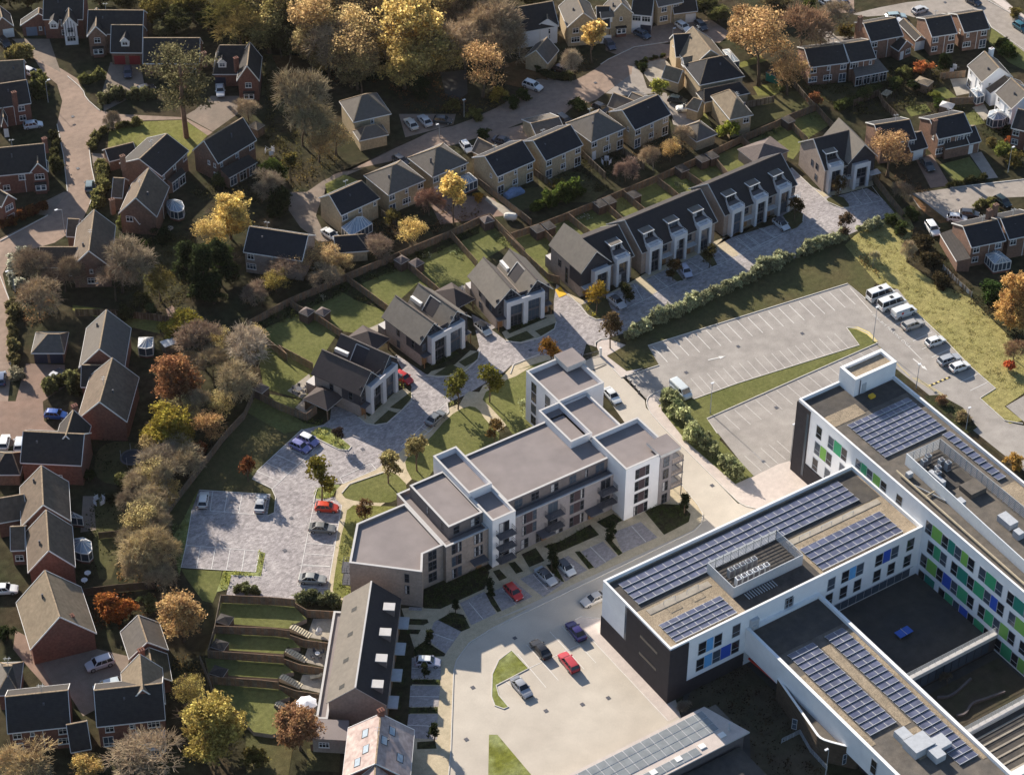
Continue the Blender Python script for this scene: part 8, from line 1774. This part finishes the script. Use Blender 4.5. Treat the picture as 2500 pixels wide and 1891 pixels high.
for s, lab, c in (('F540,880 620,860 620,900 560,910','white flowering clump behind the dark roofed pair',(.5,.48,.36)), ('F340,980 400,970 400,1030 340,1030','pale clump beside the hipped sheds',(.30,.30,.08)), ('F740,820 940,890 900,920 820,900','dark planting strip at the middle divider',BED), ('F1330,560 1420,530 1440,560 1360,590','white flowering clump by the middle sheds',(.42,.44,.32)), ('F1540,480 1660,520 1680,590 1560,540','pale shrubs at the third pair divider',(.24,.27,.14)), ('F1900,390 2060,440 2090,490 1960,480','pale shrubs by the third pair lawn',(.32,.34,.15)), ('G30,400 120,380 170,460 90,480','bright shrubs behind the third pair',(.30,.32,.12)), ('G640,270 740,230 800,260 700,290','white flowers at the pale terrace lawn',(.40,.40,.32)), ('G960,150 1050,130 1040,190 980,180','shrubs behind the middle terrace',(.18,.20,.09)), ('C1400,1400 1480,1420 1500,1460 1420,1460','pale clump behind the terraces',(.34,.33,.2)), ('D130,1000 330,960 380,1010 180,1090','shrubs along the east garden fence',(.12,.15,.06)), ('D550,880 680,900 700,980 560,930','pale shrubs in the far east garden',(.22,.24,.10)), ('K200,260 270,240 330,410 240,380','pale shrubs at the north tower foot',(.33,.36,.20)), ('J700,1370 790,1340 790,1480 700,1500','bright shrubs beside the low block',(.30,.32,.14)), ('N690,200 800,180 800,290 690,290','bright shrubs at the foot of the low block',(.26,.29,.10)), ('J480,440 700,480 810,600 740,620 560,540','bright planting in the car park bed',(.34,.34,.12)), ('J540,1000 540,930 640,890 700,900 660,990','bright planting under the young green yellow tree',(.34,.36,.14)), ('I1990,1408 2045,1418 2012,1602 1785,1592 1755,1700 1690,1700 1730,1565 1975,1570','bright planting strip round the bays',(.34,.34,.10)), ('I1330,1200 1450,1120 1400,1500 1370,1600 1330,1330','pale planting along the west fence',(.28,.31,.13)), ('J1560,260 1660,250 1640,290 1580,310','bright planting at the path junction',(.36,.36,.12)), ('G690,950 780,960 810,1020 760,1020','yellow planting at the drive corner',(.45,.40,.06)), ('J1140,100 1220,130 1230,180 1150,130','yellow planting behind the bright red car',(.36,.36,.10)), ('J360,410 480,440 600,440 590,400 480,400','dark planting beside the car port',(.14,.17,.05)), ('M1860,400 1930,380 1900,470 1850,490','pale bush in the top south garden',(.24,.29,.18))):
    cover(lab, s, c, 22, .8, .13)
for s, lab in (('N1380,260 1480,230 1830,70 1880,110 1840,240 1500,395 1370,390','dark bed before the west part of the flats'), ('K530,1330 760,1200 830,1280 510,1420 400,1370','dark hedge bed before the main front of the flats'), ('K810,1180 940,1115 1010,1170 880,1230','dark bed beside the south east tower'), ('K1180,1100 1290,1040 1470,1050 1535,1120 1400,1160 1240,1170','dark bed round the south east tower corner'), ('N1480,480 1590,420 1680,440 1730,540 1660,570','bed with a cone tree by the curved bays'), ('N1300,700 1380,640 1540,740 1530,760 1290,760','bed above the lilac car'), ('K640,1410 680,1405 790,1530 750,1545','narrow hedge strip left of the middle bays'), ('K870,1310 910,1305 1010,1420 980,1440','narrow hedge strip right of the middle bays'), ('K420,1510 480,1500 560,1640 520,1655','narrow hedge strip beside the white car'), ('N1280,940 1500,940 1500,980 1280,975','narrow hedge strip below the lilac car'), ('N1260,1155 1480,1150 1480,1200 1255,1200','narrow hedge strip above the end bays'), ('F1400,1390 1660,1265 1690,1290 1440,1420','front bed of the middle pair'), ('G110,1120 390,1020 430,1030 140,1150','front bed of the third pair'), ('J900,330 1110,170 1140,190 950,370','front bed of the dark roofed pair')):
    cover(lab, s, (.07,.09,.03), 26, .6, .12, .04)
UG = (.085,.075,.03)
for s, lab, c, d in (('A2030,420 2330,640 2330,1300 2100,1560 1750,1660 1450,1480 1700,1400 2050,1200','undergrowth in the gardens beside the brown brick houses',UG,9), ('E880,420 1500,380 1480,900 1200,1000 900,900','undergrowth in the middle dark gardens',UG,9), ('I700,560 1130,520 1140,900 960,980 880,1500 720,1600 640,1300','undergrowth in the west gardens',(.05,.055,.025),3), ('B500,520 1000,600 1500,560 1700,780 1650,860 1250,850 1050,640 700,650','leaf litter under the wood',(.20,.10,.05),5), ('B0,200 500,120 1000,60 2000,40 1900,420 1000,520 500,440 0,330','brushwood across the wood floor',(.22,.15,.06),5), ('B380,1280 640,1130 760,1230 560,1360 400,1500 300,1400','bank planting beside the dark drive',(.13,.10,.04),7), ('B1220,860 1640,840 1980,680 2100,790 1700,900','verge shrubs between the wood and the close',(.16,.12,.045),8), ('F0,950 330,800 1180,440 1200,380 1000,300 600,420 300,560 0,760','hedgerow brambles behind the new fence',(.20,.13,.06),9), ('F1000,300 1400,200 1800,160 1840,230 1590,330 1190,480','garden scrub behind the new fence',(.16,.10,.055),6), ('D560,560 1100,560 1500,450 1650,560 1500,720 1250,860 900,900 700,790 480,700','garden planting behind the brick houses',(.085,.075,.03),11), ('D1000,860 1380,780 1760,840 2000,960 2200,960 2200,1000 1900,1100 1800,860','garden planting above the east road houses',(.06,.065,.03),9), ('H1220,300 1400,330 1700,700 2000,950 2210,1200 2210,1330 1950,1040 1500,740 1300,590','scrub belt behind the bank',(.075,.055,.03),8), ('D1260,1330 1500,1440 1480,1500 1320,1470 H1300,60 D1150,1400','bare front garden scrub by the east fence',(.16,.10,.06),6), ('C420,1280 720,1200 1000,1180 1180,1260 900,1480 600,1500','planting in the buff house gardens',(.07,.065,.03),9), ('C1020,1140 1400,1040 1640,1130 1300,1330 1150,1290','planting behind the seventh buff house',(.17,.11,.06),5), ('C380,560 640,620 830,480 700,420 500,400','verge planting by the white birch',(.12,.09,.04),6), ('M600,280 1250,200 1180,430 950,560 720,560','bramble patch by the rust shrubs',(.13,.06,.03),5), ('M1340,740 1560,740 1620,960 1350,930 1330,860','leafy yard by the mossy garages',(.20,.14,.06),6), ('O1470,1180 1560,980 1850,720 2210,1050 2600,1673 2000,1700 1990,1350','dark planting between the school and the low hall',(.05,.035,.02),5), ('I880,1480 1290,1300 1330,1640 M910,200','dry leaf bank below the straw tree',(.36,.23,.11),9), ('H870,480 1000,520 1100,730 960,640','bramble patch at the top of the bank',(.22,.15,.06),10), ('E100,780 400,780 450,1000 250,1130 120,1050','leaf bank behind the left hedge',(.28,.16,.08),7)):
    cover(lab, s, c, d, .9, .17, 0, 'undergrowth', 'undergrowth', 1.6)
cover('tussocky grass on the sunlit bank', 'H830,470 900,400 1120,400 1220,480 1300,600 1500,740 1800,880 2000,1080 2330,1400 2400,1673 L2210,190 1990,150 H1790,1400 1390,1000 1240,810 1080,770', (.33,.295,.12), 12, .16, .09, .03, 'grass', 'rough_grass')
# ================================================================ STREET FURNITURE AND SMALL THINGS
def lamp(label, k, bx, by, h, arm=(0,0), z=0.0):
    p = P(k, bx, by, z); t = thing('lamp_post', label, 'lamp post', (*p, z), 0, 'lamp posts')
    simple('pole', t, lambda mb: [mb.tube((0,0,0),(0,0,h*.35),.09,.08,'galv',6), mb.tube((0,0,h*.35),(0,0,h),.06,.045,'galv',6), mb.bar((0,0,h),(arm[0],arm[1],h+.08),.06,.06,'galv')])
    simple('lantern', t, lambda mb: mb.box(arm[0]-.32,arm[1]-.16,h+.0,arm[0]+.32,arm[1]+.16,h+.14,'metal_white')); return t
lamp('lamp post on the grass strip beside the pale van', 'K', 1685, 345, 7)
lamp('tall lamp post at the tip of the car park island', 'H', 1045, 1212, 8)
lamp('lamp post beside the stair head of the tall block', 'H', 1378, 1570, 5.5)
lamp('lamp post by the twiggy bush beside the tall block', 'L', 1762, 468, 5)
lamp('lamp post against the dark corner of the tall block', 'L', 408, 715, 8.5)
lamp('lamp post on the bend of the west close', 'E', 500, 372, 5.5, (-1.0,.4))
lamp('lamp post beside the pale bushes at the far left', 'A', 372, 790, 5, (.9,.4))
lamp('lamp post on the kerb opposite the pine lawn', 'E', 118, 830, 5, (-.9,.3))
lamp('lamp post before the silver saloons of the buff close', 'B', 1492, 1062, 3.2, (-.3,.2))
lamp('lamp post under the wood by the mixed bushes', 'B', 1683, 902, 4.2)
lamp('lamp post beside the right hand drive', 'D', 2085, 1330, 6, (.4,0))
lamp('lamp post beside the timber annexe', 'Q', 678, 1690, 6, (-.2,.3))
lamp('lamp post beside the golden birch road', 'C', 1395, 285, 2.0, (.4,0))
lamp('lamp post by the detached double garage', 'C', 215, 440, 3.4, (.6,.2))
# bollards by the access road
for i, (x, y) in enumerate(((1035,1500),(1070,1540),(1102,1575),(1135,1615))):
    p = P('G', x, y); t = tag(simple('bollard', None, lambda mb: [mb.box(-.14,-.14,0,.14,.14,.95,'metal_rail'), mb.box(-.16,-.16,.95,.16,.16,1.02,'kerb')], (p.x, p.y, .02)), ('first','second','third','last')[i]+' dark square bollard beside the access road, counted from the gate', 'bollard', 'bollards at the access road')
# gate with white post
a, b = P('G',690,1355), P('G',838,1320); d = b-a; t = thing('gate', 'dark metal gate and white post across the drive by the north tower', 'gate', (*b, 0), atan2(-d.y, -d.x))
simple('post', t, lambda mb: mb.box(-.22,-.22,0,.22,.22,1.9,'white_paint')); L = d.length
simple('rail', t, lambda mb: [mb.bar((.2,0,z),(L,0,z),.06,.06,'metal_rail') for z in (.15,1.2)]); simple('bars', t, lambda mb: [mb.bar((.3+i*.28,0,.15),(.3+i*.28,0,1.2),.03,.03,'metal_rail') for i in range(int((L-.3)/.28))]); simple('post', t, lambda mb: mb.box(L-.1,-.1,0,L+.1,.1,1.6,'metal_rail'))
a, b = P('G',780,1435), P('G',885,1390); sheet('drain_channel', 'court', [a+Vector((0,.12)), b+Vector((0,.12)), b-Vector((0,.12)), a-Vector((0,.12))], .03)
a, b = P('H',1475,1555), P('H',1640,1485); d = b-a; t = thing('speed_bump', 'black and yellow speed bump across the lane by the stair head', 'speed bump', (*a, .012), atan2(d.y, d.x))
for i in range(10): simple('segment', t, lambda mb: mb.box(d.length*i/10,-.2,0,d.length*(i+1)/10,.2,.07,'trim_black' if i % 2 else 'paint_yellow'))
sheet('yellow_hatching', 'paint_yellow', 'H840,1108 930,1100 1020,1140 1085,1215 1060,1215 1000,1160 920,1120', .055)
lines('yellow_line', [pd('H1350,1490 1600,1640'), pd('H1375,1490 1620,1640'), pd('H1080,1240 1330,1480')], .03, .12, 'paint_yellow')
sheet('yellow_patch', 'yellow_p', 'G490,815 530,790 580,850 520,875', .05)
# garden furniture
def round_set(label, k, x, y, z=0.0, tm='metal_rail', n=6, r=.6):
    p = P(k, x, y, .7); t = thing('garden_table', label+' table with chairs set round it', 'table', (*p, z))
    simple('table_top', t, lambda mb: mb.tube((0,0,.70),(0,0,.74),r,r,tm,16)); simple('leg', t, lambda mb: mb.tube((0,0,0),(0,0,.7),.06,.05,'metal_rail',6))
    for i in range(n):
        a = 2*pi*i/n; c = thing('garden_chair', label+' chair round the table', 'chair', (p.x+cos(a)*(r+.5), p.y+sin(a)*(r+.5), z), a-pi/2, label+' chairs')
        simple('seat', c, lambda mb: mb.box(-.24,-.24,.42,.24,.24,.46,'metal_rail')); simple('backrest', c, lambda mb: mb.box(-.24,.2,.46,.24,.25,.95,'metal_rail'))
        for sx in (-1,1):
            for sy in (-1,1): simple('leg', c, lambda mb: mb.box(sx*.2-.02,sy*.2-.02,0,sx*.2+.02,sy*.2+.02,.42,'metal_rail'))
round_set('dark round patio', 'F', 410, 1575, .018)
round_set('small pale terrace', 'N', 552, 735, .012, 'white_paint', 4, .4)
def parasol(label, k, x, y, r=1.6, m='cloth_white', z=0.0, closed=False):
    p = P(k, x, y, 2.3); t = thing('parasol', label, 'parasol', (*p, z))
    simple('pole', t, lambda mb: mb.tube((0,0,0),(0,0,2.6),.035,.03,'metal_pale',6))
    def f(mb):
        if closed: mb.tube((0,0,1.0),(0,0,2.7),.22,.04,m,8); return
        for i in range(8):
            a, b = 2*pi*i/8, 2*pi*(i+1)/8; c = (a+b)/2; mb.face([(0,0,2.65),(r*cos(a),r*sin(a),2.1),(r*.86*cos(c),r*.86*sin(c),2.15)], m); mb.face([(0,0,2.65),(r*.86*cos(c),r*.86*sin(c),2.15),(r*cos(b),r*sin(b),2.1)], m)
    simple('canopy', t, f); simple('base', t, lambda mb: mb.tube((0,0,0),(0,0,.1),.3,.3,'metal_rail',10)); return t
parasol('open white parasol on the lowest south patio', 'N', 468, 1115, 1.75)
parasol('closed white parasol beside the third pair', 'F', 1668, 790, .3, closed=True)
parasol('closed white parasol by the dark hedge of the first buff garden', 'F', 1010, 400, .3, closed=True)
p = P('N',545,925); t = thing('sun_lounger', 'pale sun lounger on the third south patio', 'sun lounger', (*p, .012), radians(-20))
simple('seat', t, lambda mb: mb.box(-1,-.33,.3,.45,.33,.38,'sleeper')); simple('backrest', t, lambda mb: mb.bar((.45,0,.34),(1.0,0,.8),.66,.06,'sleeper'))
for x in (-.85,.35): simple('leg', t, lambda mb: mb.box(x-.04,-.3,0,x+.04,.3,.3,'sleeper'))
p = P('N',568,588); t = thing('egg_chair', 'white hanging egg chair on the first south patio', 'chair', (*p, .012))
simple('stand', t, lambda mb: [mb.tube((0,.6,0),(0,.6,1.7),.04,.04,'metal_rail',6), mb.tube((0,.6,1.7),(0,0,2.0),.04,.04,'metal_rail',6), mb.tube((0,.3,0),(0,.3,.05),.6,.6,'metal_rail',12)]); simple('seat', t, lambda mb: [mb.tube((0,0,.5),(0,0,.9),.3,.5,'white_paint',10), mb.tube((0,0,.9),(0,.15,1.5),.5,.2,'white_paint',10,False)])
def trampoline(label, k, x, y, r):
    p = P(k, x, y, .8); t = thing('trampoline', label, 'trampoline', (*p, 0)); simple('mat', t, lambda mb: mb.tube((0,0,.78),(0,0,.80),r*.88,r*.88,'trampoline',20)); simple('rim', t, lambda mb: [mb.bar((r*cos(2*pi*i/20),r*sin(2*pi*i/20),.8),(r*cos(2*pi*(i+1)/20),r*sin(2*pi*(i+1)/20),.8),.3,.06,'metal_rail') for i in range(20)])
    for i in range(5): a = 2*pi*i/5; simple('leg', t, lambda mb: mb.tube((r*cos(a),r*sin(a),0),(r*cos(a),r*sin(a),2.3),.03,.03,'galv',5))
trampoline('dark round trampoline in the garden of the L-shaped house', 'I', 1020, 680, 2.0)
# washing lines
def washing(label, k, x, y, an, n=3):
    p = P(k, x, y, 1.2); t = thing('washing_line', label, 'washing line', (*p, 0), an); simple('pole', t, lambda mb: mb.tube((0,0,0),(0,0,1.9),.03,.03,'galv',6)); simple('arm', t, lambda mb: [mb.bar((0,0,1.7),(1.3*cos(a),1.3*sin(a),1.95),.03,.03,'galv') for a in (0,pi/2,pi,3*pi/2)])
    for i in range(n): a = 2*pi*i/n; simple('sheet', t, lambda mb: mb.prism([(cos(a)*.9-.45*sin(a),sin(a)*.9+.45*cos(a)),(cos(a)*.9+.45*sin(a),sin(a)*.9-.45*cos(a)),(cos(a)*.93+.45*sin(a),sin(a)*.93-.45*cos(a)),(cos(a)*.93-.45*sin(a),sin(a)*.93+.45*cos(a))], .6+.1*i, 1.8, 'cloth_white'))
washing('white washing drying beside the brown brick lean-to house', 'A', 2080, 1165, .3, 3)
washing('rotary drier with lilac washing in the dark west garden', 'I', 765, 1015, .2, 4)
washing('white sheet on a drier behind the sixth buff house', 'C', 885, 1240, .9, 3)
washing('white towel drying by the white house with chimney', 'D', 1665, 530, .5, 2)
# blue covered car
p = P('C',175,1480,.6); d = P('C',240,1455,.6)-p; t = thing('covered_car', 'car under a pale blue cover behind the fourth buff house', 'car', (*p, 0), atan2(d.y, d.x))
def cov(mb):
    secs = []
    for x, hw, h in ((-2.2,.7,.5),(-2.0,.88,.85),(-1.3,.92,.95),(-.7,.9,1.35),(.4,.9,1.38),(1.0,.92,1.0),(1.9,.88,.8),(2.2,.66,.45)): secs.append([(x,-hw,.05),(x,-hw*.98,h*.6),(x,-hw*.7,h),(x,hw*.7,h),(x,hw*.98,h*.6),(x,hw,.05)])
    loft(mb, secs, 'cover_blue')
simple('cover', t, cov)
p = P('F',2040,245,.9); t = thing('storage_tank', 'pale rounded tank at the end of the pale garden path', 'tank', (*p, 0), radians(-40))
def tank(mb):
    secs = []
    for x, s in ((-1.3,.45),(-1.05,.85),(-.5,1),(.5,1),(1.05,.85),(1.3,.45)): secs.append([(x, .85*s*cos(2*pi*i/10), .85+.8*s*sin(2*pi*i/10)) for i in range(10)])
    loft(mb, secs, 'tank')
simple('drum', t, tank); simple('cradle', t, lambda mb: [mb.box(-.8,-.5,0,-.6,.5,.3,'fence_grey'), mb.box(.6,-.5,0,.8,.5,.3,'fence_grey')])
for k, x, y, lab in (('M',650,170,'pale round garden table by the dark patio at the left'), ('M',675,115,'pale round garden table above the other at the left')):
    p = P(k, x, y, .7); t = thing('garden_table', lab, 'table', (*p, 0)); simple('table_top', t, lambda mb: mb.tube((0,0,.7),(0,0,.74),.55,.55,'metal_white',14)); simple('leg', t, lambda mb: mb.tube((0,0,0),(0,0,.7),.05,.05,'metal_white',6))
p = P('E',1310,340,.6); t = thing('garden_table', 'pale round table behind the tall conservatory house', 'table', (*p, 0)); simple('table_top', t, lambda mb: mb.tube((0,0,.7),(0,0,.74),.7,.7,'patio',14)); simple('leg', t, lambda mb: mb.tube((0,0,0),(0,0,.7),.08,.06,'patio',6))
p = P('M',870,345,1); t = thing('football_goal', 'small white goal frame by the rust shrubs', 'goal', (*p, 0), radians(25)); simple('frame', t, lambda mb: [mb.bar((-1.2,0,1.4),(1.2,0,1.4),.08,.08,'white_paint'), mb.bar((-1.2,0,0),(-1.2,0,1.4),.08,.08,'white_paint'), mb.bar((1.2,0,0),(1.2,0,1.4),.08,.08,'white_paint')])
p = P('D',1150,715,.8); t = thing('wooden_frame', 'slatted wooden frame standing in the brick house gardens', 'frame', (*p, 0), radians(20)); [simple('slat', t, lambda mb: mb.box(-1+i*.4,-.8,.7,-.85+i*.4,.8,.78,'sleeper')) for i in range(6)]
for x in (-.9,1.0): simple('leg', t, lambda mb: [mb.box(x-.05,-.7,0,x+.05,-.6,.7,'sleeper'), mb.box(x-.05,.6,0,x+.05,.7,.7,'sleeper')])
# aerials and roof windows on the older roofs are left to their houses
# ================================================================ HAZE
def haze_box():
    m = bpy.data.materials.new('haze_air'); m.use_nodes = True; nt = m.node_tree
    for n in list(nt.nodes): nt.nodes.remove(n)
    out = _n(nt, 'ShaderNodeOutputMaterial'); v = _n(nt, 'ShaderNodeVolumePrincipled'); v.inputs['Density'].default_value = HAZE; v.inputs['Color'].default_value = (.96,.95,.95,1); v.inputs['Anisotropy'].default_value = .3
    nt.links.new(v.outputs[0], out.inputs['Volume']); MATS['haze_air'] = m
    mb = MB(); mb.box(-920,-920,-1,920,920,286,'haze_air'); o = mb.build('haze'); o['kind'] = 'stuff'; tag(o, 'thin warm haze in the air over the whole place', 'haze')
HAZE = .000012
haze_box()
